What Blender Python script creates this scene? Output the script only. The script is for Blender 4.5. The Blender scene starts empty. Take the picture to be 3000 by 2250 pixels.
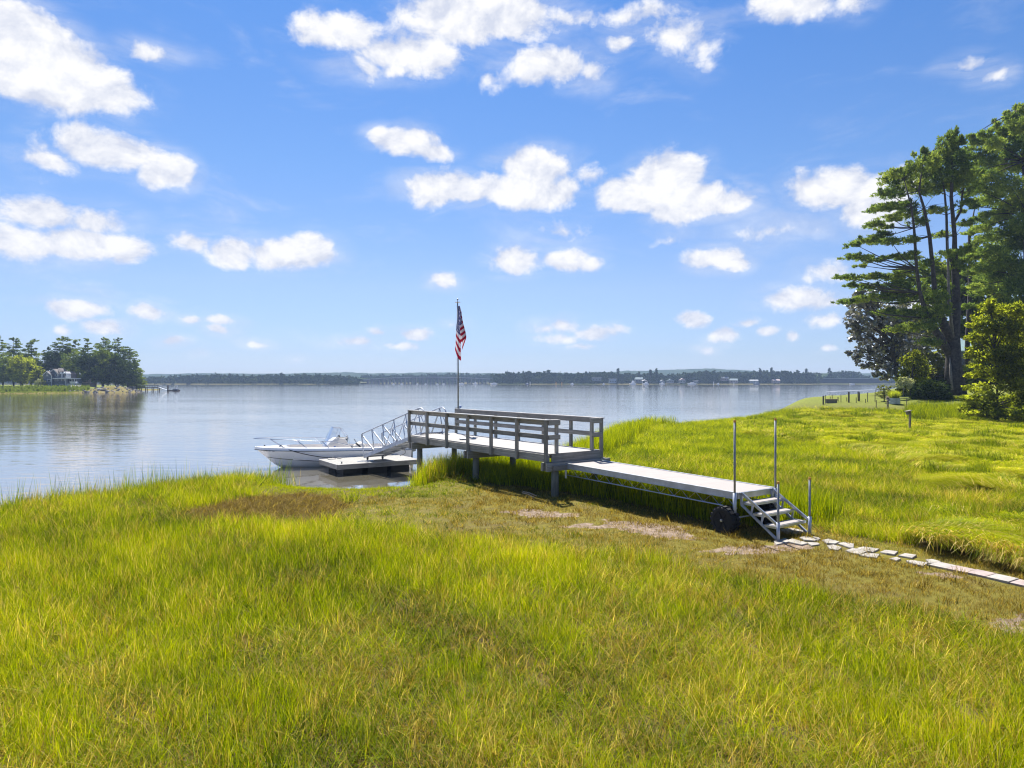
import bpy, math, random
import numpy as np
from mathutils import Matrix, Vector

# ------------------------------------------------------------------ scene, camera, light
sc = bpy.context.scene
COL = sc.collection
F = 2050.0            # focal length in photo pixels (3000 wide)
VH = 1115.0           # horizon row
CZ = 3.9              # camera height over the water (water is z = 0)
cam_d = bpy.data.cameras.new("camera")
cam_d.sensor_fit = 'HORIZONTAL'
cam_d.sensor_width = 36.0
cam_d.lens = F / 3000 * 36
cam_d.shift_y = -(1125 - VH) / 3000
cam_d.clip_start = 0.1
cam_d.clip_end = 9000
cam = bpy.data.objects.new("camera", cam_d)
COL.objects.link(cam)
cam.location = (0, 0, CZ)
cam.rotation_euler = (math.pi / 2, 0, 0)
sc.camera = cam

SUN_EL = math.radians(58)
SUN_AZ = math.radians(-14)      # clockwise from +Y
sunv = Vector((math.sin(SUN_AZ) * math.cos(SUN_EL), math.cos(SUN_AZ) * math.cos(SUN_EL), math.sin(SUN_EL)))
sun_d = bpy.data.lights.new("sun", 'SUN')
sun_d.energy = 4.6
sun_d.angle = math.radians(0.55)
sun_d.color = (1.0, 0.955, 0.88)
sun = bpy.data.objects.new("sun", sun_d)
COL.objects.link(sun)
sun.location = (0, 0, 60)
sun.rotation_euler = sunv.to_track_quat('Z', 'Y').to_euler()

vs = sc.view_settings
vs.view_transform = 'Standard'
vs.look = 'None'
EXPO = 1.19
vs.exposure = EXPO
vs.gamma = 1.0
vs.use_curve_mapping = False
sc.cycles.filter_width = 1.15
sc.cycles.max_bounces = 7
sc.cycles.diffuse_bounces = 3
sc.cycles.glossy_bounces = 3
sc.cycles.transmission_bounces = 4
sc.cycles.transparent_max_bounces = 8
sc.cycles.volume_bounces = 0
sc.cycles.caustics_reflective = True
sc.cycles.caustics_refractive = False
sc.cycles.sample_clamp_indirect = 4.0


# ------------------------------------------------------------------ node helper
class NT:
    def __init__(self, tree):
        self.t = tree
        self.n = tree.nodes
        self.l = tree.links

    def add(self, typ, ins=None, **props):
        nd = self.n.new(typ)
        for k, v in props.items():
            setattr(nd, k, v)
        if ins:
            for k, v in ins.items():
                s = nd.inputs[k]
                if isinstance(v, bpy.types.NodeSocket):
                    self.l.new(v, s)
                else:
                    s.default_value = v
        return nd

    def math(self, op, a, b=0.0, c=None, clamp=False):
        ins = {0: a, 1: b}
        if c is not None:
            ins[2] = c
        nd = self.add('ShaderNodeMath', ins, operation=op, use_clamp=clamp)
        return nd.outputs[0]

    def vmath(self, op, a, b=None, c=None, out=0):
        ins = {0: a}
        if b is not None:
            ins[1] = b
        if c is not None:
            ins[2] = c
        return self.add('ShaderNodeVectorMath', ins, operation=op).outputs[out]

    def mix(self, fac, a, b, blend='MIX'):
        nd = self.add('ShaderNodeMix', data_type='RGBA', blend_type=blend)
        for s, v in ((nd.inputs[0], fac), (nd.inputs[6], a), (nd.inputs[7], b)):
            if isinstance(v, bpy.types.NodeSocket):
                self.l.new(v, s)
            else:
                s.default_value = v if not isinstance(v, tuple) or len(v) == 4 else (*v, 1)
        return nd.outputs[2]

    def smooth(self, x, lo, hi):
        nd = self.add('ShaderNodeMapRange', {0: x, 1: lo, 2: hi, 3: 0.0, 4: 1.0}, interpolation_type='SMOOTHSTEP')
        return nd.outputs[0]

    def noise(self, vec, scale, detail=4, rough=0.5, dist=0.0, dim='3D'):
        nd = self.add('ShaderNodeTexNoise', {'Scale': scale, 'Detail': detail, 'Roughness': rough, 'Distortion': dist}, noise_dimensions=dim)
        if vec is not None:
            self.l.new(vec, nd.inputs['Vector'])
        return nd

    def ramp(self, fac, stops, interp='LINEAR'):
        nd = self.add('ShaderNodeValToRGB', {0: fac})
        cr = nd.color_ramp
        cr.interpolation = interp
        while len(cr.elements) < len(stops):
            cr.elements.new(0.5)
        for e, (p, c) in zip(cr.elements, stops):
            e.position = p
            e.color = (*c, 1) if len(c) == 3 else c
        return nd.outputs[0]


# ------------------------------------------------------------------ world: Nishita sky plus clouds by direction
w = bpy.data.worlds.new("World")
sc.world = w
w.use_nodes = True
w.node_tree.nodes.clear()
N = NT(w.node_tree)
sky = N.add('ShaderNodeTexSky', sky_type='NISHITA', sun_disc=False, sun_elevation=SUN_EL, sun_rotation=SUN_AZ,
            altitude=0, air_density=1.0, dust_density=0.35, ozone_density=3.0)
tc = N.add('ShaderNodeTexCoord')
D = N.vmath('NORMALIZE', tc.outputs['Generated'])
sx = N.add('ShaderNodeSeparateXYZ', {0: D})
az = N.math('ARCTAN2', sx.outputs[0], sx.outputs[1])
el = N.math('ARCSINE', sx.outputs[2])
P = N.add('ShaderNodeCombineXYZ', {0: az, 1: el}).outputs[0]
# cumulus, each a few lobes: (column, row, half width, half height, strength) of the photograph, turned into azimuth / elevation
CL = [
 (40,80,190,90,1.3),(150,200,240,110,1.5),(290,250,170,80,1.3),(60,210,160,90,1.2),(330,290,60,40,.7),(450,145,85,34,.62),
 (240,410,90,55,.85),(340,440,150,60,1.2),(480,500,90,60,1.2),(120,460,90,30,.7),(90,440,40,60,.35),
 (110,620,190,45,.85),(300,650,100,50,.75),(60,700,140,60,1.0),(250,715,190,55,1.2),(370,735,70,40,1.0),
 (560,710,90,32,.75),(690,735,120,50,1.0),(820,745,100,50,1.1),(930,740,80,55,1.05),
 (1000,90,150,65,1.0),(1200,150,170,70,1.0),(1400,50,240,95,1.4),(1180,200,80,35,.6),(1100,190,120,40,.5),(1620,50,180,30,.5),(1880,40,150,35,.5),(1990,90,120,60,.65),(2050,130,60,60,.55),(1830,115,55,26,.7),
 (1620,200,140,60,.9),(1440,235,45,35,.55),(1720,215,70,50,.75),
 (1190,410,100,42,1.1),(1270,440,65,34,.9),(1120,390,50,30,.8),
 (1290,550,110,60,1.05),(1360,560,90,50,.95),(1550,490,110,70,1.35),(1530,560,160,60,1.3),(1640,560,60,50,.95),
 (1950,510,110,70,1.3),(1870,560,120,60,1.2),(2020,590,130,60,1.3),(2140,600,90,40,1.0),(1720,510,60,40,.45),
 (2280,680,130,40,.55),(2380,670,60,35,.4),(1620,680,90,32,.36),(1950,700,60,22,.36),
 (2450,550,130,65,1.25),(2560,600,110,70,1.25),(2400,560,70,50,1.0),(2650,520,90,50,1.0),
 (2350,10,120,60,1.1),(2250,0,70,50,.8),(2500,0,60,50,.6),(2820,200,70,28,.65),(2900,225,60,30,.7),
 (1510,760,85,45,.9),(1640,760,70,36,.95),(1720,775,40,22,.6),(2100,760,80,36,1.0),(2150,775,45,30,.8),
 (1290,825,50,25,.8),(2330,880,110,36,.85),(2410,890,70,30,.7),(2420,935,60,24,.7),(2420,800,60,30,.5),
 (230,905,110,30,.95),(320,955,70,26,.95),(440,912,60,24,.95),(190,965,30,18,.5),(560,938,35,16,.8),(660,940,55,18,.7),(650,968,45,18,.6),
 (505,1002,45,16,.8),(740,1002,45,14,.6),(1225,976,65,20,.85),(1120,972,35,14,.6),(1060,1002,75,16,.6),(1180,1012,60,16,.7),(1340,955,30,14,.5),
 (1650,955,60,26,.85),(1740,975,80,22,.9),(1640,985,80,20,.7),(1600,960,50,20,.6),(1700,1008,60,14,.6),
 (2030,935,50,26,1.0),(2120,975,60,26,1.0),(2190,945,50,18,.7),(2250,970,45,14,.7),(2065,1020,30,14,.5),(2330,980,22,16,.6),(2420,1020,25,12,.5),
 (580,1040,22,8,.35),(880,1045,25,10,.4),(2700,900,120,40,.6),
]
warp = N.noise(P, 9.0, 3, 0.55)
Pw = N.vmath('MULTIPLY_ADD', N.vmath('SUBTRACT', warp.outputs[1], (0.5, 0.5, 0.5)), (0.055, 0.03, 0.0), P)
dens = None
for (cu, cv, ru, rv, st) in CL:
    a0 = math.atan((cu - 1500) / F)
    ca = math.cos(a0)
    e0 = math.atan((VH - cv) / F * ca)
    ra = ru / F * ca * ca * 1.2
    re = rv / F * ca * math.cos(e0) ** 2 * 1.2
    v_ = N.vmath('MULTIPLY_ADD', Pw, (1 / ra, 1 / re, 0), (-a0 / ra, -e0 / re, 0))
    ln = N.vmath('LENGTH', v_, out=1)
    b_ = N.math('MULTIPLY_ADD', ln, -st, st)
    dens = b_ if dens is None else N.math('SMOOTH_MAX', dens, b_, 0.12)
# the same fair weather cumulus go on round the rest of the sky
D2 = N.vmath('DIVIDE', D, N.add('ShaderNodeCombineXYZ', {0: N.math('ADD', N.math('ABSOLUTE', sx.outputs[2]), 0.22), 1: N.math('ADD', N.math('ABSOLUTE', sx.outputs[2]), 0.22), 2: 1.0}).outputs[0])
gen = N.noise(D2, 1.3, 2, 0.5)
genv = N.math('MULTIPLY_ADD', gen.outputs[0], 4.0, -2.45)
inaz = N.math('MAXIMUM', N.smooth(N.math('ABSOLUTE', az), 0.66, 0.8), N.smooth(el, 0.53, 0.66))
genv = N.math('ADD', genv, N.math('MULTIPLY_ADD', inaz, 3.0, -3.0))
dens = N.math('MAXIMUM', dens, genv)
fb = N.noise(N.vmath('MULTIPLY', P, (1.0, 1.25, 1.0)), 15.0, 10, 0.62, 0.25)
d2 = N.math('ADD', dens, N.math('MULTIPLY_ADD', fb.outputs[0], 1.5, -0.92))
fade = N.smooth(el, 0.0, 0.05)
fb3 = N.noise(P, 52.0, 6, 0.6, 0.2)
d2 = N.math('ADD', d2, N.math('MULTIPLY_ADD', fb3.outputs[0], 0.5, -0.25))
alpha = N.smooth(d2, -0.16, 0.36)
wis = N.noise(N.vmath('MULTIPLY', Pw, (2.2, 7.5, 1.0)), 2.0, 8, 0.62, 0.5)
wisp = N.math('MULTIPLY', N.smooth(wis.outputs[0], 0.52, 0.80), 0.34)
halo = N.math('MULTIPLY', N.smooth(dens, -0.55, 0.25), N.math('MULTIPLY', N.smooth(wis.outputs[0], 0.40, 0.66), 0.40))
alpha = N.math('MULTIPLY', N.math('MAXIMUM', alpha, N.math('MAXIMUM', wisp, halo)), fade)
# soft grey bellies and relief from the same noise looked up a little way towards the sun
fb2 = N.noise(N.vmath('ADD', N.vmath('MULTIPLY', P, (1.0, 1.25, 1.0)), (-0.004, 0.020, 0.0)), 15.0, 5, 0.62, 0.25)
relief = N.math('SUBTRACT', fb.outputs[0], fb2.outputs[0])
shade = N.math('ADD', 0.40, N.math('MULTIPLY', relief, 4.0))
shade = N.math('ADD', shade, N.math('MULTIPLY', N.smooth(d2, 0.0, 0.9), 0.42), clamp=True)
ccol = N.mix(shade, (0.305, 0.325, 0.385), (0.445, 0.445, 0.455))
SKY_STR = 0.0535
skyc = N.mix(1.0, sky.outputs[0], (0.475, 0.80, 1.12), 'MULTIPLY')
skyc = N.add('ShaderNodeVectorMath', {0: skyc, 'Scale': SKY_STR}, operation='SCALE').outputs[0]
tintr = N.ramp(N.math('MULTIPLY', el, 1.0), [(0.0, (1.42, 0.98, 0.99)), (0.04, (1.34, 0.92, 0.95)), (0.13, (1.66, 1.03, 0.92)), (0.29, (1.36, 1.06, 0.98)), (0.50, (0.98, 1.0, 1.05)), (1.0, (0.95, 1.0, 1.02))])
skyc = N.mix(1.0, skyc, tintr, 'MULTIPLY')
# faint high veil brightening towards the horizon
lowf = N.math('POWER', N.math('SUBTRACT', 1.0, N.math('ABSOLUTE', sx.outputs[2]), clamp=True), 5.0)
skyc = N.mix(N.math('MULTIPLY', lowf, 0.0), skyc, (0.55, 0.68, 0.9))
final = N.mix(alpha, skyc, ccol)
bg = N.add('ShaderNodeBackground', {0: final, 1: 1.0})
wo = N.add('ShaderNodeOutputWorld', {0: bg.outputs[0]})


# ------------------------------------------------------------------ small geometry library
def R(a):
    return math.radians(a)


MATS = {}


def new_mat(name):
    m = bpy.data.materials.new(name)
    m.use_nodes = True
    m.node_tree.nodes.clear()
    MATS[name] = m
    return m, NT(m.node_tree)


def out(n, sh):
    o = n.add('ShaderNodeOutputMaterial')
    n.l.new(sh, o.inputs[0])
    return o


def mesh_obj(name, V, Fc, mat=None, parent=None, smooth=False, M=None, attrs=None):
    me = bpy.data.meshes.new(name)
    V = np.asarray(V, dtype=np.float32).reshape(-1, 3)
    if isinstance(Fc, np.ndarray) and Fc.ndim == 2:
        k = Fc.shape[1]
        me.vertices.add(len(V))
        me.vertices.foreach_set('co', V.ravel())
        me.loops.add(Fc.size)
        me.loops.foreach_set('vertex_index', Fc.astype(np.int32).ravel())
        me.polygons.add(len(Fc))
        me.polygons.foreach_set('loop_start', np.arange(0, Fc.size, k, dtype=np.int32))
        me.polygons.foreach_set('loop_total', np.full(len(Fc), k, dtype=np.int32))
        me.update(calc_edges=True)
    else:
        me.from_pydata([tuple(map(float, v)) for v in V], [], [tuple(map(int, f)) for f in Fc])
    if attrs:
        for an, arr in attrs.items():
            arr = np.asarray(arr, dtype=np.float32)
            if arr.ndim == 1:
                a = me.attributes.new(an, 'FLOAT', 'POINT')
                a.data.foreach_set('value', arr)
            elif arr.shape[1] == 3:
                a = me.attributes.new(an, 'FLOAT_VECTOR', 'POINT')
                a.data.foreach_set('vector', arr.ravel())
            else:
                a = me.attributes.new(an, 'FLOAT_COLOR', 'POINT')
                a.data.foreach_set('color', arr.ravel())
    if smooth:
        me.polygons.foreach_set('use_smooth', np.ones(len(me.polygons), dtype=bool))
    if mat is not None:
        me.materials.append(mat)
    return link(name, me, parent, M)


ROOTM = {}


def link(name, me, parent=None, M=None):
    o = bpy.data.objects.new(name, me)
    COL.objects.link(o)
    M = M or Matrix.Identity(4)
    ROOTM[o.name] = M.copy()
    if parent is not None:
        o.parent = parent
        o.matrix_basis = ROOTM[parent.name].inverted() @ M
    else:
        o.matrix_basis = M
    return o


def tag(o, label=None, cat=None, group=None, kind=None):
    if label:
        o['label'] = label
    if cat:
        o['category'] = cat
    if group:
        o['group'] = group
    if kind:
        o['kind'] = kind
    return o


def thing(name, loc, label, cat, group=None, rz=0.0):
    M = Matrix.Translation(Vector(loc)) @ Matrix.Rotation(rz, 4, 'Z')
    o = link(name, None, None, M)
    o.empty_display_size = 0.3
    return tag(o, label, cat, group)


def setting(name, loc=(0, 0, 0)):
    o = link(name, None, None, Matrix.Translation(Vector(loc)))
    o['kind'] = 'structure'
    return o


class MB:
    """collects boxes, tubes, prisms in world space"""
    def __init__(self):
        self.v = []
        self.f = []

    def add(self, V, Fc):
        b = len(self.v)
        self.v += [tuple(map(float, p)) for p in V]
        self.f += [tuple(i + b for i in f) for f in Fc]
        return self

    def box(self, a, b, w, h, up=(0, 0, 1), w2=None, h2=None):
        a = Vector(a); b = Vector(b)
        d = (b - a).normalized()
        up = Vector(up)
        s = up.cross(d)
        if s.length < 1e-5:
            s = Vector((1, 0, 0)).cross(d)
            if s.length < 1e-5:
                s = Vector((0, 1, 0)).cross(d)
        s.normalize()
        u = d.cross(s).normalized()
        V = []
        for p, ww, hh in ((a, w, h), (b, w2 or w, h2 or h)):
            for i, j in ((-1, -1), (1, -1), (1, 1), (-1, 1)):
                V.append(p + s * (i * ww / 2) + u * (j * hh / 2))
        return self.add(V, [(0, 3, 2, 1), (4, 5, 6, 7), (0, 1, 5, 4), (1, 2, 6, 5), (2, 3, 7, 6), (3, 0, 4, 7)])

    def abox(self, x0, x1, y0, y1, z0, z1):
        V = [(x, y, z) for z in (z0, z1) for x, y in ((x0, y0), (x1, y0), (x1, y1), (x0, y1))]
        return self.add(V, [(3, 2, 1, 0), (4, 5, 6, 7), (0, 1, 5, 4), (1, 2, 6, 5), (2, 3, 7, 6), (3, 0, 4, 7)])

    def tube(self, pts, r, n=6, cap=True):
        pts = [Vector(p) for p in pts]
        k = len(pts)
        rr = r if isinstance(r, (list, tuple)) else [r] * k
        V = []
        Fc = []
        prev = None
        for i, p in enumerate(pts):
            d = (pts[min(i + 1, k - 1)] - pts[max(i - 1, 0)]).normalized()
            if prev is None:
                s = d.cross(Vector((0, 0, 1)))
                if s.length < 1e-3:
                    s = d.cross(Vector((1, 0, 0)))
            else:
                s = prev - d * prev.dot(d)
                if s.length < 1e-4:
                    s = d.cross(Vector((0, 0, 1)))
            s.normalize()
            prev = s
            t = d.cross(s)
            for j in range(n):
                a = 2 * math.pi * j / n
                V.append(p + (s * math.cos(a) + t * math.sin(a)) * rr[i])
        for i in range(k - 1):
            for j in range(n):
                j2 = (j + 1) % n
                Fc.append((i * n + j, i * n + j2, (i + 1) * n + j2, (i + 1) * n + j))
        if cap:
            Fc.append(tuple(range(n - 1, -1, -1)))
            Fc.append(tuple((k - 1) * n + j for j in range(n)))
        return self.add(V, Fc)

    def prism(self, poly, ext):
        """polygon (3D points, in order) extruded by vector ext"""
        ext = Vector(ext)
        k = len(poly)
        V = [Vector(p) for p in poly] + [Vector(p) + ext for p in poly]
        Fc = [tuple(range(k - 1, -1, -1)), tuple(range(k, 2 * k))]
        for i in range(k):
            j = (i + 1) % k
            Fc.append((i, j, k + j, k + i))
        return self.add(V, Fc)

    def lathe(self, prof, c, n=16, axis=(0, 0, 1)):
        c = Vector(c)
        ax = Vector(axis).normalized()
        s = ax.cross(Vector((1, 0, 0)))
        if s.length < 1e-3:
            s = ax.cross(Vector((0, 1, 0)))
        s.normalize()
        t = ax.cross(s)
        V = []
        for (r, h) in prof:
            for j in range(n):
                a = 2 * math.pi * j / n
                V.append(c + ax * h + (s * math.cos(a) + t * math.sin(a)) * r)
        Fc = []
        k = len(prof)
        for i in range(k - 1):
            for j in range(n):
                j2 = (j + 1) % n
                Fc.append((i * n + j, i * n + j2, (i + 1) * n + j2, (i + 1) * n + j))
        Fc.append(tuple(range(n - 1, -1, -1)))
        Fc.append(tuple((k - 1) * n + j for j in range(n)))
        return self.add(V, Fc)

    def build(self, name, mat, parent=None, M=None, smooth=False):
        """vertices are in world space; M (or the parent's matrix) becomes the object's frame"""
        if M is None:
            M = ROOTM[parent.name] if parent is not None else None
            if M is None:
                c = Vector(self.v[0])
                M = Matrix.Translation(c)
        inv = M.inverted()
        V = [inv @ Vector(v) for v in self.v]
        me = bpy.data.meshes.new(name)
        me.from_pydata([tuple(v) for v in V], [], self.f)
        if smooth:
            me.polygons.foreach_set('use_smooth', np.ones(len(me.polygons), dtype=bool))
        me.materials.append(mat)
        return link(name, me, parent, M)


_box_cache = {}


def board(name, a, b, wd, ht, mat, parent, up=(0, 0, 1)):
    """a box from a to b as an object whose local X runs along it (grain follows); alike boards share mesh data"""
    a = Vector(a); b = Vector(b)
    L = (b - a).length
    d = (b - a).normalized()
    s = Vector(up).cross(d)
    if s.length < 1e-4:
        s = Vector((0.588, -0.808, 0)) if abs(d.z) > .9 else Vector((0, 0, 1)).cross(d)
    s.normalize()
    u = d.cross(s)
    key = (round(L, 2), round(wd, 3), round(ht, 3), mat.name)
    me = _box_cache.get(key)
    if me is None:
        e = min(wd, ht) * 0.07
        pts = []
        h_, w_ = ht / 2, wd / 2
        ring = [(-w_ + e, -h_), (w_ - e, -h_), (w_, -h_ + e), (w_, h_ - e), (w_ - e, h_), (-w_ + e, h_), (-w_, h_ - e), (-w_, -h_ + e)]
        for x in (-L / 2, L / 2):
            pts += [(x, y, z) for y, z in ring]
        fc = [tuple(range(7, -1, -1)), tuple(range(8, 16))] + [(i, (i + 1) % 8, 8 + (i + 1) % 8, 8 + i) for i in range(8)]
        me = bpy.data.meshes.new(name)
        me.from_pydata(pts, [], fc)
        me.materials.append(mat)
        _box_cache[key] = me
    M = Matrix.Translation((a + b) / 2) @ Matrix((d, s, u)).transposed().to_4x4()
    return link(name, me, parent, M)


def vert_board(name, x, y, z0, z1, wa, wb, mat, parent, ang):
    """a vertical post of section wa x wb turned by ang about Z"""
    s = Vector((math.cos(ang), math.sin(ang), 0))
    return board(name, (x, y, z0), (x, y, z1), wa, wb, mat, parent, up=s)


def copy_tree(o, M, label=None, group=None):
    """copy a thing with its parts and sub-parts, placed by matrix M"""
    c = o.copy()
    COL.objects.link(c)
    c.matrix_basis = M
    ROOTM[c.name] = M.copy()
    if label:
        c['label'] = label
    if group:
        c['group'] = group
    for ch in [x for x in ALLCH.get(o.name, [])]:
        k = ch.copy()
        COL.objects.link(k)
        k.parent = c
        for g in ALLCH.get(ch.name, []):
            q = g.copy()
            COL.objects.link(q)
            q.parent = k
    return c


ALLCH = {}


def index_children():
    ALLCH.clear()
    for o in bpy.data.objects:
        if o.parent:
            ALLCH.setdefault(o.parent.name, []).append(o)


# photo pixel -> world helpers (used only to take places off the photograph)
def at(u, v, Y):
    return Vector(((u - 1500) / F * Y, Y, CZ - (v - VH) / F * Y))


def atz(u, v, z):
    Y = F * (CZ - z) / (v - VH)
    return Vector(((u - 1500) / F * Y, Y, z))


rng = np.random.default_rng(7)
random.seed(7)
# ------------------------------------------------------------------ materials
def vec_obj(n):
    return n.add('ShaderNodeTexCoord').outputs['Object']


def make_wood(name, base, dark, rough=0.85, gx=1.4, gy=38.0, rnd=0.35, stain=0.5):
    m, n = new_mat(name)
    oc = vec_obj(n)
    info = n.add('ShaderNodeObjectInfo')
    off = n.add('ShaderNodeCombineXYZ', {0: n.math('MULTIPLY', info.outputs['Random'], 37.0), 1: n.math('MULTIPLY', info.outputs['Random'], 11.0), 2: 0.0}).outputs[0]
    p = n.vmath('ADD', oc, off)
    g = n.noise(n.vmath('MULTIPLY', p, (gx, gy, gy)), 1.0, 5, 0.6, 0.6)
    big = n.noise(p, 1.6, 4, 0.6)
    f = n.smooth(g.outputs[0], 0.3, 0.72)
    c = n.mix(f, dark, base)
    c = n.mix(n.math('MULTIPLY', n.smooth(big.outputs[0], 0.45, 0.75), stain), c, tuple(x * 0.5 for x in dark))
    hsv = n.add('ShaderNodeHueSaturation', {'Value': n.math('MULTIPLY_ADD', info.outputs['Random'], rnd, 1 - rnd / 2), 'Color': c})
    bump = n.add('ShaderNodeBump', {'Strength': 0.35, 'Distance': 0.006, 'Height': g.outputs[0]})
    bs = n.add('ShaderNodeBsdfPrincipled', {'Base Color': hsv.outputs[0], 'Roughness': rough, 'Normal': bump.outputs[0]})
    out(n, bs.outputs[0])
    return m


def make_plain(name, col, rough=0.5, metal=0.0, var=0.12, scale=3.0, spec=0.5, bump=0.0, bscale=40.0, col2=None, coat=0.0):
    m, n = new_mat(name)
    oc = vec_obj(n)
    info = n.add('ShaderNodeObjectInfo')
    nz = n.noise(n.vmath('ADD', oc, n.add('ShaderNodeCombineXYZ', {0: n.math('MULTIPLY', info.outputs['Random'], 23.0)}).outputs[0]), scale, 6, 0.62)
    c2 = col2 or tuple(x * (1 - var * 2.2) for x in col)
    c = n.mix(n.smooth(nz.outputs[0], 0.35, 0.7), c2, col)
    ins = {'Base Color': c, 'Roughness': rough, 'Metallic': metal, 'Specular IOR Level': spec, 'Coat Weight': coat}
    if bump:
        nb = n.noise(oc, bscale, 4, 0.6)
        ins['Normal'] = n.add('ShaderNodeBump', {'Strength': bump, 'Distance': 0.01, 'Height': nb.outputs[0]}).outputs[0]
    rr = n.math('MULTIPLY_ADD', nz.outputs[0], 0.25, rough - 0.12, clamp=True)
    ins['Roughness'] = rr
    bs = n.add('ShaderNodeBsdfPrincipled', ins)
    out(n, bs.outputs[0])
    return m


M_wood = make_wood('weathered_wood', (0.34, 0.325, 0.30), (0.18, 0.17, 0.155))
M_deck = make_wood('sunbleached_deck', (0.39, 0.375, 0.36), (0.29, 0.275, 0.26), rnd=0.16, stain=0.18)
M_pile = make_wood('pile_wood', (0.23, 0.225, 0.19), (0.12, 0.125, 0.105), gx=2.0, gy=26, rnd=0.2)
M_oldpost = make_wood('old_post_wood', (0.11, 0.085, 0.07), (0.05, 0.04, 0.035), rnd=0.5)
M_birdwood = make_wood('grey_board', (0.25, 0.22, 0.17), (0.13, 0.11, 0.085))
M_tanwood = make_wood('tan_board', (0.5, 0.38, 0.27), (0.38, 0.27, 0.18))
M_alu = make_plain('aluminium', (0.56, 0.58, 0.62), 0.38, 0.85, 0.1, 5.0)
M_aludull = make_plain('aluminium_frame', (0.50, 0.53, 0.60), 0.45, 0.4, 0.12, 4.0)
M_pole = make_plain('galvanised_pole', (0.30, 0.31, 0.32), 0.5, 0.7, 0.15, 8.0)
M_orange = make_plain('orange_cap', (0.62, 0.28, 0.04), 0.5)
M_panel = make_plain('composite_decking', (0.335, 0.30, 0.28), 0.8, 0, 0.05, 2.0, bump=0.3, bscale=120)
M_floatdeck = make_wood('float_deck', (0.34, 0.33, 0.30), (0.25, 0.24, 0.22), rnd=0.12, stain=0.2)
M_black = make_plain('black_plastic', (0.008, 0.009, 0.014), 0.72, 0, 0.3, 6.0)
M_dark = make_plain('dark_rubber', (0.02, 0.02, 0.022), 0.7)
M_gel = make_plain('white_gelcoat', (0.86, 0.86, 0.88), 0.22, 0, 0.03, 1.5, coat=0.3)
M_gelcream = make_plain('cream_gelcoat', (0.72, 0.69, 0.66), 0.35, 0, 0.05, 2.0)
M_vinyl = make_plain('cream_vinyl', (0.66, 0.62, 0.55), 0.55, 0, 0.05, 2.0)
M_steel = make_plain('stainless', (0.62, 0.64, 0.68), 0.18, 1.0, 0.05, 8.0)
M_rope = make_plain('dark_rope', (0.05, 0.045, 0.05), 0.9, bump=0.4, bscale=200)
M_whiteplastic = make_plain('white_plastic', (0.7, 0.72, 0.75), 0.4, 0, 0.05)
M_blueplastic = make_plain('blue_plastic', (0.06, 0.16, 0.5), 0.4)
M_stone = make_plain('pale_flagstone', (0.40, 0.365, 0.315), 0.85, 0, 0.18, 5.0, bump=0.5, bscale=25)
M_pinkpaver = make_plain('pink_paver', (0.38, 0.305, 0.28), 0.9, 0, 0.12, 5.0, bump=0.3, bscale=60)
M_greypaver = make_plain('grey_paver', (0.40, 0.365, 0.33), 0.9, 0, 0.12, 5.0, bump=0.3, bscale=60)
M_shingle = make_plain('blue_grey_shingle', (0.15, 0.18, 0.235), 0.85, 0, 0.2, 2.0)
M_trim = make_plain('white_trim', (0.66, 0.67, 0.69), 0.6, 0, 0.04)
M_roof = make_plain('brown_grey_roof', (0.23, 0.20, 0.185), 0.9, 0, 0.15, 2.0)
M_glass = make_plain('dark_window', (0.025, 0.035, 0.045), 0.08, 0, 0.1)
M_bark = make_plain('pine_bark', (0.085, 0.072, 0.065), 0.95, 0, 0.3, 4.0, bump=0.9, bscale=9)
M_barkpale = make_plain('pale_bark', (0.24, 0.215, 0.19), 0.9, 0, 0.2, 6.0, bump=0.6, bscale=10)
M_galv = make_plain('galvanised_tub', (0.42, 0.46, 0.5), 0.4, 0.6, 0.1, 6.0)
M_red = make_plain('red_plastic', (0.45, 0.05, 0.04), 0.5)
M_rock = make_plain('granite_rock', (0.27, 0.25, 0.235), 0.9, 0, 0.3, 0.6, bump=0.6, bscale=3)
M_gravelpile = make_plain('grey_gravel', (0.30, 0.29, 0.31), 0.95, 0, 0.18, 1.6)
M_sand = make_plain('pale_sand', (0.46, 0.40, 0.31), 0.95, 0, 0.15, 0.8)

# clear windscreen
m, n = new_mat('clear_acrylic')
gl = n.add('ShaderNodeBsdfGlossy', {'Roughness': 0.06, 'Color': (0.9, 0.93, 1, 1)})
tr = n.add('ShaderNodeBsdfTransparent', {'Color': (0.88, 0.90, 0.93, 1)})
fr = n.add('ShaderNodeFresnel', {'IOR': 1.6})
mx = n.add('ShaderNodeMixShader', {0: n.math('MULTIPLY_ADD', fr.outputs[0], 0.35, 0.03, clamp=True), 1: tr.outputs[0], 2: gl.outputs[0]})
out(n, mx.outputs[0])
M_acrylic = m


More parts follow.
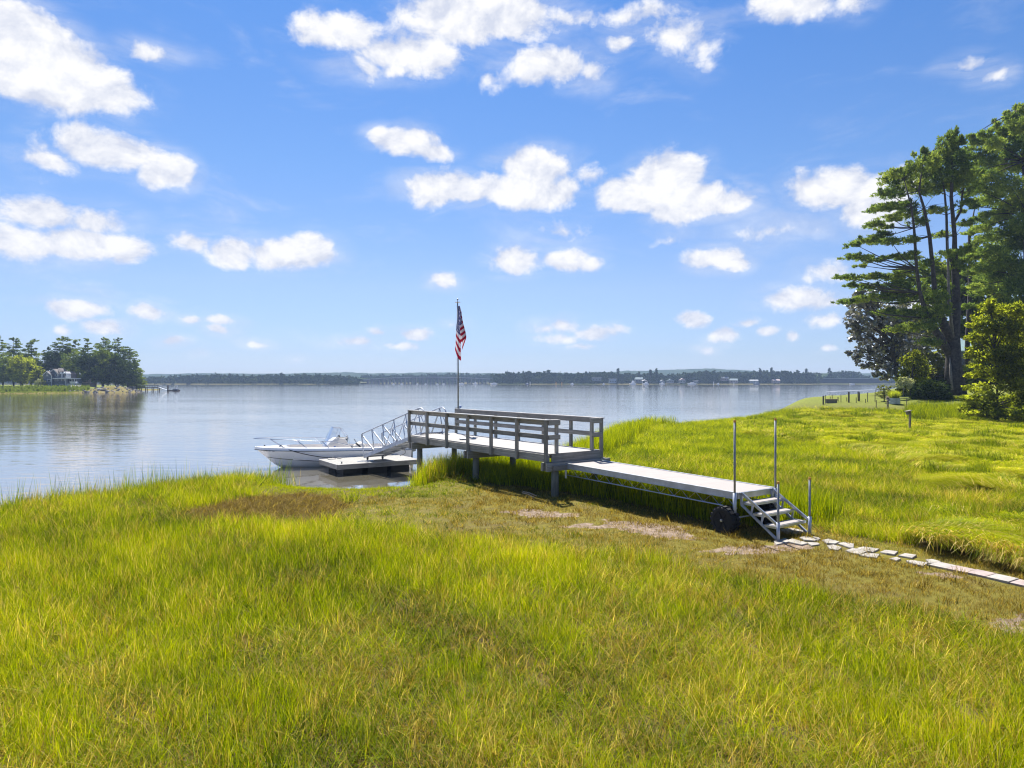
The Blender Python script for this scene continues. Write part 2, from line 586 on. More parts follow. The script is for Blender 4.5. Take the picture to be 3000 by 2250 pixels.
def make_leaf(name, cols, trans=0.35, attr='tint', gloss=0.0, rnd=0.3, tcol=1.5):
    """foliage: colour from a per-leaf attribute through a ramp, part of the light passes through"""
    m, n = new_mat(name)
    at_ = n.add('ShaderNodeAttribute', attribute_name=attr)
    k = len(cols)
    c = n.ramp(at_.outputs['Fac'], [(i / (k - 1), c) for i, c in enumerate(cols)])
    info = n.add('ShaderNodeObjectInfo')
    hs = n.add('ShaderNodeHueSaturation', {'Color': c, 'Value': n.math('MULTIPLY_ADD', info.outputs['Random'], rnd, 1 - rnd / 2)})
    df = n.add('ShaderNodeBsdfDiffuse', {0: hs.outputs[0]})
    tl = n.add('ShaderNodeBsdfTranslucent', {0: n.mix(1.0, hs.outputs[0], (tcol, tcol * 1.05, tcol * 0.55), 'MULTIPLY')})
    sh = n.add('ShaderNodeMixShader', {0: trans, 1: df.outputs[0], 2: tl.outputs[0]}).outputs[0]
    if gloss:
        g = n.add('ShaderNodeBsdfGlossy', {'Roughness': 0.35, 'Color': (0.8, 0.85, 0.95, 1)})
        sh = n.add('ShaderNodeMixShader', {0: gloss, 1: sh, 2: g.outputs[0]}).outputs[0]
    out(n, sh)
    return m


L_pine = make_leaf('pine_needles', [(0.055, 0.092, 0.03), (0.115, 0.165, 0.042), (0.195, 0.245, 0.052), (0.30, 0.33, 0.075)], 0.45)
L_pinedark = make_leaf('dense_pine_needles', [(0.03, 0.055, 0.02), (0.06, 0.095, 0.026), (0.105, 0.15, 0.035), (0.18, 0.22, 0.05)], 0.35)
L_pinefar = make_leaf('far_pine_needles', [(0.06, 0.085, 0.026), (0.115, 0.15, 0.03), (0.19, 0.215, 0.045)], 0.42)
L_decid = make_leaf('deciduous_leaves', [(0.075, 0.11, 0.025), (0.14, 0.18, 0.03), (0.22, 0.25, 0.05)], 0.45)
L_yellow = make_leaf('yellow_green_leaves', [(0.09, 0.11, 0.014), (0.20, 0.22, 0.02), (0.46, 0.46, 0.04)], 0.72)
L_maple = make_leaf('dark_maple_leaves', [(0.06, 0.056, 0.048), (0.115, 0.105, 0.078), (0.20, 0.18, 0.12)], 0.3, gloss=0.22)
L_olive = make_leaf('olive_leaves', [(0.09, 0.10, 0.04), (0.16, 0.17, 0.055), (0.25, 0.25, 0.09)], 0.42)
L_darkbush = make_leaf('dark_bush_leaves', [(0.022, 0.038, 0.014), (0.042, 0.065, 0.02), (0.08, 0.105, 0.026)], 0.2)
L_cream = make_leaf('cream_blossom', [(0.35, 0.38, 0.16), (0.55, 0.55, 0.30), (0.7, 0.68, 0.45)], 0.3, tcol=1.0)
L_far = make_leaf('far_wood_leaves', [(0.026, 0.042, 0.022), (0.046, 0.068, 0.027), (0.072, 0.096, 0.036)], 0.1)
L_reed = make_leaf('tall_reed_blades', [(0.10, 0.13, 0.02), (0.2, 0.23, 0.03), (0.3, 0.28, 0.06)], 0.4)

# grass blades: tint comes from the instance, variation from each blade
m, n = new_mat('marsh_grass_blade')
ta = n.add('ShaderNodeAttribute', attribute_name='tint', attribute_type='INSTANCER').outputs['Fac']
da = n.add('ShaderNodeAttribute', attribute_name='dry', attribute_type='INSTANCER').outputs['Fac']
bv = n.add('ShaderNodeAttribute', attribute_name='bv').outputs['Fac']
f_ = n.math('ADD', ta, n.math('MULTIPLY_ADD', bv, 0.7, -0.35), clamp=True)
green = n.ramp(f_, [(0.0, (0.022, 0.042, 0.001)), (0.3, (0.14, 0.20, 0.001)), (0.6, (0.335, 0.375, 0.001)), (0.82, (0.49, 0.48, 0.006)), (0.95, (0.60, 0.52, 0.04)), (1.0, (0.72, 0.62, 0.18))])
dryc = n.ramp(bv, [(0.0, (0.07, 0.042, 0.014)), (0.45, (0.24, 0.16, 0.028)), (0.85, (0.48, 0.35, 0.075)), (1.0, (0.76, 0.60, 0.27))])
sc_ = n.math('MULTIPLY_ADD', ta, 1.1, 0.45)
dryc = n.mix(1.0, dryc, n.add('ShaderNodeCombineColor', {0: sc_, 1: n.math('MULTIPLY', sc_, 0.97), 2: sc_}).outputs[0], 'MULTIPLY')
c = n.mix(n.smooth(n.math('ADD', da, n.math('MULTIPLY_ADD', bv, 0.7, -0.35)), 0.4, 0.6), green, dryc)
df = n.add('ShaderNodeBsdfDiffuse', {0: c})
tl = n.add('ShaderNodeBsdfTranslucent', {0: n.mix(1.0, c, (1.45, 1.45, 0.5), 'MULTIPLY')})
gs = n.add('ShaderNodeBsdfGlossy', {'Roughness': 0.5, 'Color': (0.7, 0.72, 0.55, 1)})
s1 = n.add('ShaderNodeMixShader', {0: 0.45, 1: df.outputs[0], 2: tl.outputs[0]})
s2 = n.add('ShaderNodeMixShader', {0: 0.012, 1: s1.outputs[0], 2: gs.outputs[0]})
out(n, s2.outputs[0])
M_blade = m

# ground: mud, moss, dead mat, short turf from the zone attribute
m, n = new_mat('marsh_ground')
za = n.add('ShaderNodeAttribute', attribute_name='zone')
zs = n.add('ShaderNodeSeparateColor', {0: za.outputs['Color']})
g = n.add('ShaderNodeNewGeometry').outputs['Position']
n1 = n.noise(g, 0.9, 8, 0.65)
n2 = n.noise(g, 7.0, 6, 0.7)
n3 = n.noise(g, 45.0, 3, 0.6)
mud = n.mix(n.smooth(n2.outputs[0], 0.35, 0.7), (0.16, 0.115, 0.08), (0.33, 0.25, 0.185))
litter = n.mix(n.smooth(n3.outputs[0], 0.3, 0.7), (0.06, 0.042, 0.02), (0.17, 0.12, 0.045))
moss = n.mix(n.smooth(n2.outputs[0], 0.3, 0.7), (0.105, 0.088, 0.012), (0.18, 0.155, 0.02))
c = n.mix(n.smooth(n.math('ADD', zs.outputs[1], n.math('MULTIPLY_ADD', n1.outputs[0], 0.9, -0.45)), 0.35, 0.65), litter, moss)
n4 = n.noise(n.vmath('MULTIPLY', g, (1.0, 1.8, 1.0)), 2.6, 5, 0.65)
c = n.mix(n.smooth(n.math('ADD', zs.outputs[0], n.math('MULTIPLY_ADD', n4.outputs[0], 1.8, -0.9)), 0.44, 0.56), c, mud)
lawn = n.mix(n.smooth(n2.outputs[0], 0.3, 0.7), (0.10, 0.125, 0.016), (0.19, 0.205, 0.03))
c = n.mix(zs.outputs[2], c, lawn)
bp = n.add('ShaderNodeBump', {'Strength': 0.8, 'Distance': 0.05, 'Height': n.math('ADD', n2.outputs[0], n.math('MULTIPLY', n3.outputs[0], 0.4))})
bs = n.add('ShaderNodeBsdfPrincipled', {'Base Color': c, 'Roughness': 0.95, 'Specular IOR Level': 0.2, 'Normal': bp.outputs[0]})
out(n, bs.outputs[0])
M_ground = m

# water: mirror-like at a low angle, olive below, long gentle ripples
m, n = new_mat('river_water')
g = n.add('ShaderNodeNewGeometry').outputs['Position']
sp = n.add('ShaderNodeSeparateXYZ', {0: g})
calm = n.noise(n.vmath('MULTIPLY', g, (0.012, 0.03, 1)), 1.0, 3, 0.6)
w1 = n.noise(n.vmath('MULTIPLY', g, (0.55, 1.5, 1)), 1.0, 3, 0.5, 0.3)
w2 = n.noise(n.vmath('MULTIPLY', g, (2.2, 5.5, 1)), 1.0, 3, 0.55, 0.2)
w3 = n.noise(n.vmath('MULTIPLY', g, (0.12, 0.3, 1)), 1.0, 2, 0.5)
hgt = n.math('ADD', n.math('MULTIPLY', w1.outputs[0], 0.026), n.math('MULTIPLY', w2.outputs[0], 0.0035))
hgt = n.math('ADD', hgt, n.math('MULTIPLY', w3.outputs[0], 0.03))
# sheltered water by the float lies nearly flat
near = n.vmath('LENGTH', n.vmath('MULTIPLY', n.vmath('SUBTRACT', g, (-5.5, 27.0, 0)), (1, 1.3, 0)), out=1)
amp = n.math('MULTIPLY', n.math('MULTIPLY_ADD', n.smooth(near, 2.0, 11.0), 0.75, 0.25), n.math('MULTIPLY_ADD', n.smooth(calm.outputs[0], 0.35, 0.65), 0.7, 0.5))
amp = n.math('MULTIPLY', amp, n.math('MULTIPLY_ADD', n.smooth(sp.outputs[1], 60, 350), 0.1, 1.0))
hgt = n.math('MULTIPLY', hgt, amp)
bp = n.add('ShaderNodeBump', {'Strength': 1.0, 'Distance': 1.0, 'Height': hgt})
df = n.add('ShaderNodeBsdfDiffuse', {0: (0.165, 0.15, 0.11, 1)})
gs = n.add('ShaderNodeBsdfGlossy', {'Roughness': 0.03, 'Color': (1.0, 0.95, 0.91, 1), 'Normal': bp.outputs[0]})
fr = n.add('ShaderNodeFresnel', {'IOR': 1.95, 'Normal': bp.outputs[0]})
mx = n.add('ShaderNodeMixShader', {0: n.math('MULTIPLY_ADD', fr.outputs[0], 0.56, 0.41, clamp=True), 1: df.outputs[0], 2: gs.outputs[0]})
out(n, mx.outputs[0])
M_water = m

# ------------------------------------------------------------------ terrain
SHORE = [(-400, -300), (-120, -40), (-45, 4), (-24, 12.5), (-15.5, 17.2), (-13.2, 20.6), (-11.6, 23.6), (-10.2, 25.0), (-8.6, 25.4), (-7.2, 25.1), (-6.2, 24.3),
         (-5.2, 23.7), (-4.5, 23.9), (-3.95, 24.9), (-3.7, 26.0), (-3.2, 27.2), (-2.2, 28.3), (-0.6, 29.2), (1.0, 30.2), (2.2, 32), (3.7, 37),
         (6.2, 45), (8.2, 52), (10.5, 53.5), (13, 56), (17, 60), (23, 66), (27.5, 73), (33, 82), (41, 92), (54, 104), (88, 124), (200, 160), (700, 200), (700, -300)]
SH = np.array(SHORE, dtype=float)


def sdist(x, y):
    """signed distance to the near shore line, positive on land"""
    x = np.asarray(x, float); y = np.asarray(y, float)
    dm = np.full(x.shape, 1e9)
    inside = np.zeros(x.shape, bool)
    k = len(SH)
    for i in range(k):
        ax, ay = SH[i]; bx, by = SH[(i + 1) % k]
        ex, ey = bx - ax, by - ay
        t = np.clip(((x - ax) * ex + (y - ay) * ey) / (ex * ex + ey * ey), 0, 1)
        dm = np.minimum(dm, np.hypot(x - ax - t * ex, y - ay - t * ey))
        c = ((ay > y) != (by > y)) & (x < (bx - ax) * (y - ay) / (by - ay + 1e-12) + ax)
        inside ^= c
    return np.where(inside, dm, -dm)


def sm(t, a, b):
    t = np.clip((t - a) / (b - a), 0, 1)
    return t * t * (3 - 2 * t)


def wob(x, y, s, ph=0.0):
    return (np.sin(x * s + 1.3 * np.sin(y * s * 0.7 + ph) + ph) + np.sin(y * s * 1.13 + 1.7 * np.sin(x * s * 0.6 + 2 * ph)) + np.sin((x + y) * s * 0.63 + ph * 3)) / 3


def height(x, y):
    x = np.asarray(x, float); y = np.asarray(y, float)
    d = sdist(x, y) + 0.25 * wob(x, y, 1.9)
    z = np.where(d < 0, np.maximum(-1.0, d * 0.4 - 0.02), 0.57 * sm(d, 0, 2.6))
    z = z + np.where(d > 0, (0.035 * wob(x, y, 1.1) + 0.02 * wob(x, y, 3.1, 1.0)) * sm(d, 0.3, 2), 0)
    lawn = sm(y + 0.25 * x, 61, 80) * sm(x, 17, 27)
    z = z + lawn * 1.55 * sm(d, 0, 3.0) + sm(x, 44, 75) * sm(y, 55, 85) * 2.2 * sm(d, 0, 6)
    z = z + sm(x, 40, 90) * sm(y, 20, 60) * 1.5
    return z


def gz(x, y):
    return float(height(np.array([x]), np.array([y]))[0])


def hit(u, v, y0=5.0, y1=110.0, dz=0.0):
    """where the photo's ray (u, v) meets the ground (raised by dz)"""
    Y = np.linspace(y0, y1, 4000)
    X = (u - 1500) / F * Y
    Z = CZ - (v - VH) / F * Y
    g_ = height(X, Y) + dz
    i = int(np.argmax(Z <= g_))
    if Z[i] > g_[i]:
        i = len(Y) - 1
    return Vector((X[i], Y[i], float(g_[i] - dz)))


def inpoly(px, py, poly):
    ins = np.zeros(px.shape, bool)
    k = len(poly)
    for i in range(k):
        ax, ay = poly[i]; bx, by = poly[(i + 1) % k]
        ins ^= ((ay > py) != (by > py)) & (px < (bx - ax) * (py - ay) / (by - ay + 1e-12) + ax)
    return ins


def segdist(px, py, line):
    dm = np.full(px.shape, 1e9)
    for i in range(len(line) - 1):
        ax, ay = line[i]; bx, by = line[i + 1]
        ex, ey = bx - ax, by - ay
        t = np.clip(((px - ax) * ex + (py - ay) * ey) / (ex * ex + ey * ey), 0, 1)
        dm = np.minimum(dm, np.hypot(px - ax - t * ex, py - ay - t * ey))
    return dm


def g2(pts, z=0.58):
    return [tuple(atz(u, v, z)[:2]) for u, v in pts]


# low cropped strip between the tall grass, from the cove past the stairs to the right edge
BAND = g2([(985, 1505), (1035, 1466), (1110, 1452), (1180, 1436), (1232, 1414), (1264, 1404), (1376, 1411), (1544, 1428), (1650, 1446), (1750, 1458), (1869, 1478), (2000, 1512), (2100, 1533), (2200, 1543), (2330, 1530),
           (2420, 1550), (2500, 1573), (2600, 1590), (2700, 1606), (2850, 1632), (3000, 1664), (3500, 1775),
           (3500, 2000), (3000, 1885), (2700, 1800), (2300, 1735), (2000, 1665), (1800, 1630), (1600, 1610), (1400, 1592), (1200, 1565), (1050, 1545), (960, 1530)])
DIRT = [g2(p) for p in ([(1640, 1542), (1700, 1533), (1800, 1540), (1990, 1546), (1985, 1556), (1860, 1552), (1740, 1552)],
                        [(2050, 1606), (2180, 1594), (2330, 1582), (2400, 1602), (2330, 1614), (2200, 1622), (2080, 1616)],
                        [(1460, 1500), (1560, 1490), (1700, 1505), (1690, 1520), (1560, 1515)],
                        [(2680, 1672), (2790, 1680), (2840, 1700), (2760, 1705)],
                        [(2910, 1800), (3000, 1790), (3000, 1850), (2920, 1840)],
                        [(1740, 1520), (1990, 1540), (2060, 1580), (1960, 1580), (1800, 1555)])]
WRACK = g2([(520, 1505), (700, 1465), (860, 1445), (960, 1452), (1040, 1478), (1080, 1515), (900, 1545), (700, 1535), (560, 1530)])
MAT = g2([(2150, 1235), (2400, 1222), (2700, 1232), (3300, 1228), (3600, 1240), (3500, 1450), (3000, 1440), (2780, 1440), (2650, 1350), (2420, 1315), (2200, 1275)], 0.62)
SILK = g2([(2640, 1545), (2760, 1520), (3000, 1530), (3400, 1600), (3400, 1720), (3000, 1670), (2850, 1635), (2700, 1612)])


def axis(lo, hi, dlo, dhi, fine, coarse):
    a = [lo]
    while a[-1] < hi:
        p = a[-1]
        dist = max(0, dlo - p, p - dhi)
        a.append(p + fine + (coarse - fine) * min(1, dist / 25))
    return np.array(a)


xs = axis(-140, 260, -16, 16, 0.22, 3.0)
ys = axis(-60, 150, 4, 34, 0.22, 2.2)
gx_, gy_ = np.meshgrid(xs, ys)
zz = height(gx_, gy_)
fx, fy = gx_.ravel(), gy_.ravel()
dirt = np.zeros(fx.shape)
for q in DIRT:
    dirt = np.maximum(dirt, inpoly(fx, fy, q) * 1.0)
band = inpoly(fx, fy, BAND)
matz = inpoly(fx, fy, MAT)
silk = inpoly(fx, fy, SILK)
lawnm = sm(fy + 0.25 * fx, 68, 74) * sm(fx, 22, 26)
zone = np.stack([np.clip(dirt * 0.62 + 0.12 * band, 0, 1), np.where(band, 0.62, np.where(matz, 0.8, 0.25)), lawnm, np.ones_like(fx)], 1)
nx, ny = len(xs), len(ys)
idx = np.arange(nx * ny).reshape(ny, nx)
quads = np.stack([idx[:-1, :-1].ravel(), idx[:-1, 1:].ravel(), idx[1:, 1:].ravel(), idx[1:, :-1].ravel()], 1)
ground = mesh_obj('ground', np.stack([fx, fy, zz.ravel()], 1), quads, M_ground, smooth=True, attrs={'zone': zone})
tag(ground, kind='structure')

wmb = mesh_obj('water', [(-2000, -330, 0), (2000, -330, 0), (2000, 2000, 0), (-2000, 2000, 0)], [(0, 1, 2, 3)], M_water)
tag(wmb, kind='structure')
bed = mesh_obj('river_bed', [(-2000, -330, -1.6), (2000, -330, -1.6), (2000, 2000, -1.6), (-2000, 2000, -1.6)], [(0, 1, 2, 3)], M_sand)
tag(bed, kind='structure')


# ------------------------------------------------------------------ grass: clump meshes instanced over points
def clump(name, nb, rad, hmin, hmax, width, lean, curl, seed, segs=3):
    r = np.random.default_rng(seed)
    V = []; Fc = []; B = []
    for _ in range(nb):
        a = r.uniform(0, 2 * math.pi); rr = rad * math.sqrt(r.uniform())
        bx, by = rr * math.cos(a), rr * math.sin(a)
        h = r.uniform(hmin, hmax)
        fa = r.uniform(0, 2 * math.pi)
        la = r.uniform(0, 2 * math.pi)
        ln = lean * h * r.uniform(0.2, 1.0)
        cu = curl * h * (r.uniform(0, 1) ** 2)
        dx, dy = math.cos(la), math.sin(la)
        wx, wy = math.cos(fa), math.sin(fa)
        w0 = width * r.uniform(0.6, 1.15)
        bvv = r.uniform()
        b0 = len(V)
        for s in range(segs + 1):
            t = s / segs
            o = ln * t + cu * t * t * 1.4
            zz_ = h * t * (1 - 0.38 * curl * t * t * min(1.0, cu / (h * max(curl, 1e-3)) * 1.6))
            cx, cy = bx + dx * o, by + dy * o
            ww = w0 * (1 - t) ** 0.7 / 2
            if s < segs:
                V += [(cx - wx * ww, cy - wy * ww, zz_), (cx + wx * ww, cy + wy * ww, zz_)]
                B += [bvv, bvv]
            else:
                V.append((cx, cy, zz_)); B.append(bvv)
        for s in range(segs - 1):
            q = b0 + 2 * s
            Fc.append((q, q + 1, q + 3, q + 2))
        q = b0 + 2 * (segs - 1)
        Fc.append((q, q + 1, q + 2))
    me = bpy.data.meshes.new(name)
    me.from_pydata(V, [], Fc)
    a = me.attributes.new('bv', 'FLOAT', 'POINT')
    a.data.foreach_set('value', np.array(B, dtype=np.float32))
    me.materials.append(M_blade)
    return bpy.data.objects.new(name, me)


GC = bpy.data.collections.new('grass_clumps')
names = []


def addc(o):
    o.name = 'clump_%02d' % len(names)
    names.append(o)
    GC.objects.link(o)
    return len(names) - 1


I_UP = [addc(clump('c', 38, 0.15, 0.16, 0.48, 0.012, 0.30, 0.35, s)) for s in range(4)]          # upright green
I_BENT = [addc(clump('c', 40, 0.20, 0.12, 0.42, 0.013, 0.75, 1.3, 20 + s, 4)) for s in range(3)]       # bent, arching
I_TALL = [addc(clump('c', 34, 0.17, 0.55, 1.05, 0.014, 0.16, 0.12, 40 + s)) for s in range(3)]      # tall cordgrass
I_SHORT = [addc(clump('c', 60, 0.17, 0.03, 0.09, 0.008, 0.7, 0.5, 60 + s, 2)) for s in range(2)]    # cropped
I_REED = [addc(clump('c', 10, 0.2, 0.45, 1.15, 0.016, 0.2, 0.1, 70 + s)) for s in range(3)]           # sparse reeds in the water


def make_flat(seed):
    """laid-over salt hay: long blades all combed to +X"""
    r = np.random.default_rng(seed)
    V = []; Fc = []; B = []
    for _ in range(70):
        bx, by = r.uniform(-0.35, 0.35), r.uniform(-0.35, 0.35)
        L = r.uniform(0.35, 0.7); th = r.normal(0, 0.35); top = r.uniform(0.08, 0.22)
        w0 = 0.012; bvv = r.uniform(); b0 = len(V)
        for s in range(4):
            t = s / 3
            cx = bx + math.cos(th) * L * t; cy = by + math.sin(th) * L * t
            z_ = top * math.sin(math.pi * min(1, t * 0.85 + 0.12))
            ww = w0 * (1 - t * 0.8) / 2
            V += [(cx + math.sin(th) * ww, cy - math.cos(th) * ww, z_), (cx - math.sin(th) * ww, cy + math.cos(th) * ww, z_)]
            B += [bvv, bvv]
        for s in range(3):
            q = b0 + 2 * s
            Fc.append((q, q + 1, q + 3, q + 2))
    me = bpy.data.meshes.new('c')
    me.from_pydata(V, [], Fc)
    a = me.attributes.new('bv', 'FLOAT', 'POINT')
    a.data.foreach_set('value', np.array(B, dtype=np.float32))
    me.materials.append(M_blade)
    return bpy.data.objects.new('c', me)


I_FLAT = [addc(make_flat(80 + s)) for s in range(3)]


def scatter(name, P_, rot, scl, idx_, tint, dry):
    me = bpy.data.meshes.new(name)
    k = len(P_)
    me.vertices.add(k)
    me.vertices.foreach_set('co', P_.astype(np.float32).ravel())
    for an, arr, ty in (('rot', rot, 'FLOAT_VECTOR'), ('scl', scl, 'FLOAT_VECTOR')):
        a = me.attributes.new(an, ty, 'POINT')
        a.data.foreach_set('vector', arr.astype(np.float32).ravel())
    a = me.attributes.new('pick', 'INT', 'POINT'); a.data.foreach_set('value', idx_.astype(np.int32))
    for an, arr in (('tint', tint), ('dry', dry)):
        a = me.attributes.new(an, 'FLOAT', 'POINT'); a.data.foreach_set('value', arr.astype(np.float32))
    me.materials.append(M_blade)
    o = link(name, me)
    ng = bpy.data.node_groups.new(name, 'GeometryNodeTree')
    ng.interface.new_socket('Geometry', in_out='INPUT', socket_type='NodeSocketGeometry')
    ng.interface.new_socket('Geometry', in_out='OUTPUT', socket_type='NodeSocketGeometry')
    gi = ng.nodes.new('NodeGroupInput'); go = ng.nodes.new('NodeGroupOutput')
    ci = ng.nodes.new('GeometryNodeCollectionInfo')
    ci.inputs['Collection'].default_value = GC
    ci.inputs['Separate Children'].default_value = True
    ci.inputs['Reset Children'].default_value = True
    ip = ng.nodes.new('GeometryNodeInstanceOnPoints')
    ip.inputs['Pick Instance'].default_value = True

    def na(an, ty):
        q = ng.nodes.new('GeometryNodeInputNamedAttribute')
        q.data_type = ty
        q.inputs['Name'].default_value = an
        return q.outputs['Attribute']
    e2r = ng.nodes.new('FunctionNodeEulerToRotation')
    L_ = ng.links
    L_.new(na('rot', 'FLOAT_VECTOR'), e2r.inputs[0])
    L_.new(gi.outputs[0], ip.inputs['Points'])
    L_.new(ci.outputs[0], ip.inputs['Instance'])
    L_.new(na('pick', 'INT'), ip.inputs['Instance Index'])
    L_.new(e2r.outputs[0], ip.inputs['Rotation'])
    L_.new(na('scl', 'FLOAT_VECTOR'), ip.inputs['Scale'])
    L_.new(ip.outputs[0], go.inputs[0])
    md = o.modifiers.new('grow', 'NODES')
    md.node_group = ng
    tag(o, kind='stuff')
    return o


# candidates: density falls with distance, clump size grows
def cand(x0, x1, y0, y1, step):
    ax = np.arange(x0, x1, step); ay = np.arange(y0, y1, step)
    X, Y = np.meshgrid(ax, ay)
    X = X.ravel() + rng.uniform(-.5, .5, X.size) * step
    Y = Y.ravel() + rng.uniform(-.5, .5, Y.size) * step
    k = (np.abs(X) < Y * 0.80 + 4.0)
    return X[k], Y[k], np.full(k.sum(), step)


parts_ = [cand(-9, 9, 1.5, 8, 0.125), cand(-14, 15, 8, 15, 0.155), cand(-22, 22, 15, 24, 0.21), cand(-18, 30, 24, 38, 0.28), cand(-2, 54, 38, 72, 0.42)]
X = np.concatenate([p[0] for p in parts_]); Y = np.concatenate([p[1] for p in parts_]); ST = np.concatenate([p[2] for p in parts_])
dS = sdist(X, Y)
k = dS > -0.9
X, Y, ST, dS = X[k], Y[k], ST[k], dS[k]
Z = height(X, Y)
# the ground under pier, piles and stairs
P0 = np.array([1.06, 19.8]); EL = np.array([-0.588, 0.809]); EW = np.array([0.809, 0.588])
ps = (X - P0[0]) * EL[0] + (Y - P0[1]) * EL[1]
pt = (X - P0[0]) * EW[0] + (Y - P0[1]) * EW[1]
bandp = inpoly(X, Y, BAND); wr = inpoly(X, Y, WRACK); mt = inpoly(X, Y, MAT); sk = inpoly(X, Y, SILK)
drt = np.zeros(X.shape, bool)
for q in DIRT:
    drt |= inpoly(X, Y, q)
drt &= (wob(X, Y, 3.3, 0.7) * 0.6 + wob(X, Y, 7.1, 2.2) * 0.5) > -0.12
lw = sm(Y + 0.25 * X, 68, 72) * sm(X, 21, 24) > 0.5
n1_ = wob(X, Y, 0.9, 0.3); n2_ = wob(X, Y, 2.7, 1.1); n3_ = wob(X, Y, 0.35, 2.0)
u_ = rng.uniform(0, 1, X.size); u2 = rng.uniform(0, 1, X.size); u3 = rng.uniform(0, 1, X.size)
size = ST / 0.17
pick = np.zeros(X.size, int); hs = np.ones(X.size); tint = 0.5 + 0.15 * n1_ + 0.13 * n2_ + 0.08 * (u_ - .5); dry = np.zeros(X.size)
keep = np.ones(X.size, bool)
dryf = 0.5 * wob(X, Y, 1.7, 4.0) + 0.5 * wob(X, Y, 3.9, 2.0) + 0.5 * n3_
fg = (~bandp) & (~mt) & (~lw)
dryf = dryf + 0.16 * (1 - sm(Y, 8, 13))
pick[:] = rng.integers(0, 4, X.size)
bent = fg & ((u2 < 0.34) | (dryf > 0.30))
pick[bent] = 4 + rng.integers(0, 3, bent.sum())
dryp = fg & (Y < 24) & ((u3 < 0.12) | ((dryf > 0.26) & (u3 < 0.34)) | ((dryf > 0.5) & (u3 < 0.6)))
dry[dryp] = rng.uniform(0.35, 0.75, dryp.sum())
flk = fg & (Y < 30) & (~dryp) & (u_ > 0.55)
dry[flk] = 0.22 + 0.12 * u2[flk]
tint[fg] += 0.22 * (u2[fg] - .5)
tint[fg] -= 0.04
hs *= np.where(fg, 0.80 + 0.16 * sm(Y, 7, 13), 1.0)
hs *= 1 + 0.12 * n2_ + 0.15 * (u_ - .5)
# grass behind the dock and on the right is taller and brighter
right = fg & (pt > -0.2) & (ps < 12) & (Y > 12)
hs[right] *= 0.92
rb = right & (u_ < 0.55)
pick[rb] = 4 + rng.integers(0, 3, rb.sum())
tint[right] += (-0.03 + 0.22 * wob(X, Y, 1.6, 2.4) + 0.14 * wob(X, Y, 3.7, 1.4))[right]
hs[right] *= (1 + 0.25 * wob(X, Y, 1.6, 2.4))[right]
# under and just behind the pier / dock : dark tall cordgrass
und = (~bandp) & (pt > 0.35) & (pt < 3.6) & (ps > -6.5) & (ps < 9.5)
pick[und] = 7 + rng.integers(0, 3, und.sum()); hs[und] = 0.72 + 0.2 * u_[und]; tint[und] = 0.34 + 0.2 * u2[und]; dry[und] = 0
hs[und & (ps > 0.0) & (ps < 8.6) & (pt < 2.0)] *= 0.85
shorefar = (~bandp) & (dS < 2.2) & (X > -4) & (X < 12)
pick[shorefar] = 7 + rng.integers(0, 3, shorefar.sum()); hs[shorefar] = 0.85 + 0.25 * u_[shorefar]; tint[shorefar] = 0.42 + 0.2 * u2[shorefar]
# left shore: tall fringe then sparse reeds standing in the water
fr_ = fg & (dS < 1.3) & (X < -8.4)
pick[fr_] = 7 + rng.integers(0, 3, fr_.sum()); hs[fr_] = 0.55 + 0.3 * u_[fr_]; tint[fr_] = 0.30 + 0.2 * u2[fr_]
lowc = fg & (X > -8.6) & (X < -3) & (dS < 2.5)
hs[lowc] = 0.45 + 0.25 * u_[lowc]
lc2 = fg & (X > -8.0) & (X < -3.2) & (dS < 4.2) & (pt < -0.3) & ~wr
pick[lc2] = 10 + rng.integers(0, 2, lc2.sum()); hs[lc2] = 1.3; dry[lc2] = 0; tint[lc2] = 0.5
rd = (dS < 0.15) & (X < -8.2)
pick[rd] = 12 + rng.integers(0, 3, rd.sum()); hs[rd] = 0.85 + 0.5 * u_[rd]; tint[rd] = 0.16 + 0.2 * u2[rd]
keep[rd & (u3 < 0.35)] = False
keep[(dS < -0.15) & ~(rd | ((X > -3.6) & (X < 12) & (dS > -0.4)))] = False
keep[(dS < 0.3) & (X > -6.3) & (X < -3.4)] = False
# wrack: flattened dead purple-brown grass
pick[wr] = 4 + rng.integers(0, 3, wr.sum()); hs[wr] = 0.55; dry[wr] = 0.85; tint[wr] = 0.10 + 0.15 * u_[wr]
# cropped strip
pick[bandp] = 10 + rng.integers(0, 2, bandp.sum())
hs[bandp] = 0.55 + 0.9 * u2[bandp]
gb = 0.5 + 0.5 * wob(X, Y, 1.3, 5.0)
green_end = sm(-X, 0.5, 4.0) * (Y > 20)
tint[bandp] = (0.12 + 0.24 * gb + 0.1 * u_)[bandp]
dry[bandp] = np.clip(0.80 - 0.55 * gb - 0.55 * green_end + 0.25 * (u_ - .5), 0, 1)[bandp]
ndk = bandp & (X > -1.0) & (pt > -2.6) & (ps < 3)
dry[ndk] = np.clip(dry[ndk] + 0.22, 0, 1)
keep[bandp & drt & (u3 < 0.72)] = False
keep[bandp & (u3 < 0.22 * (1 - green_end))] = False
edge_ = bandp & (u3 > 0.93) & (~drt)
pick[edge_] = rng.integers(0, 4, edge_.sum()); hs[edge_] = 0.45
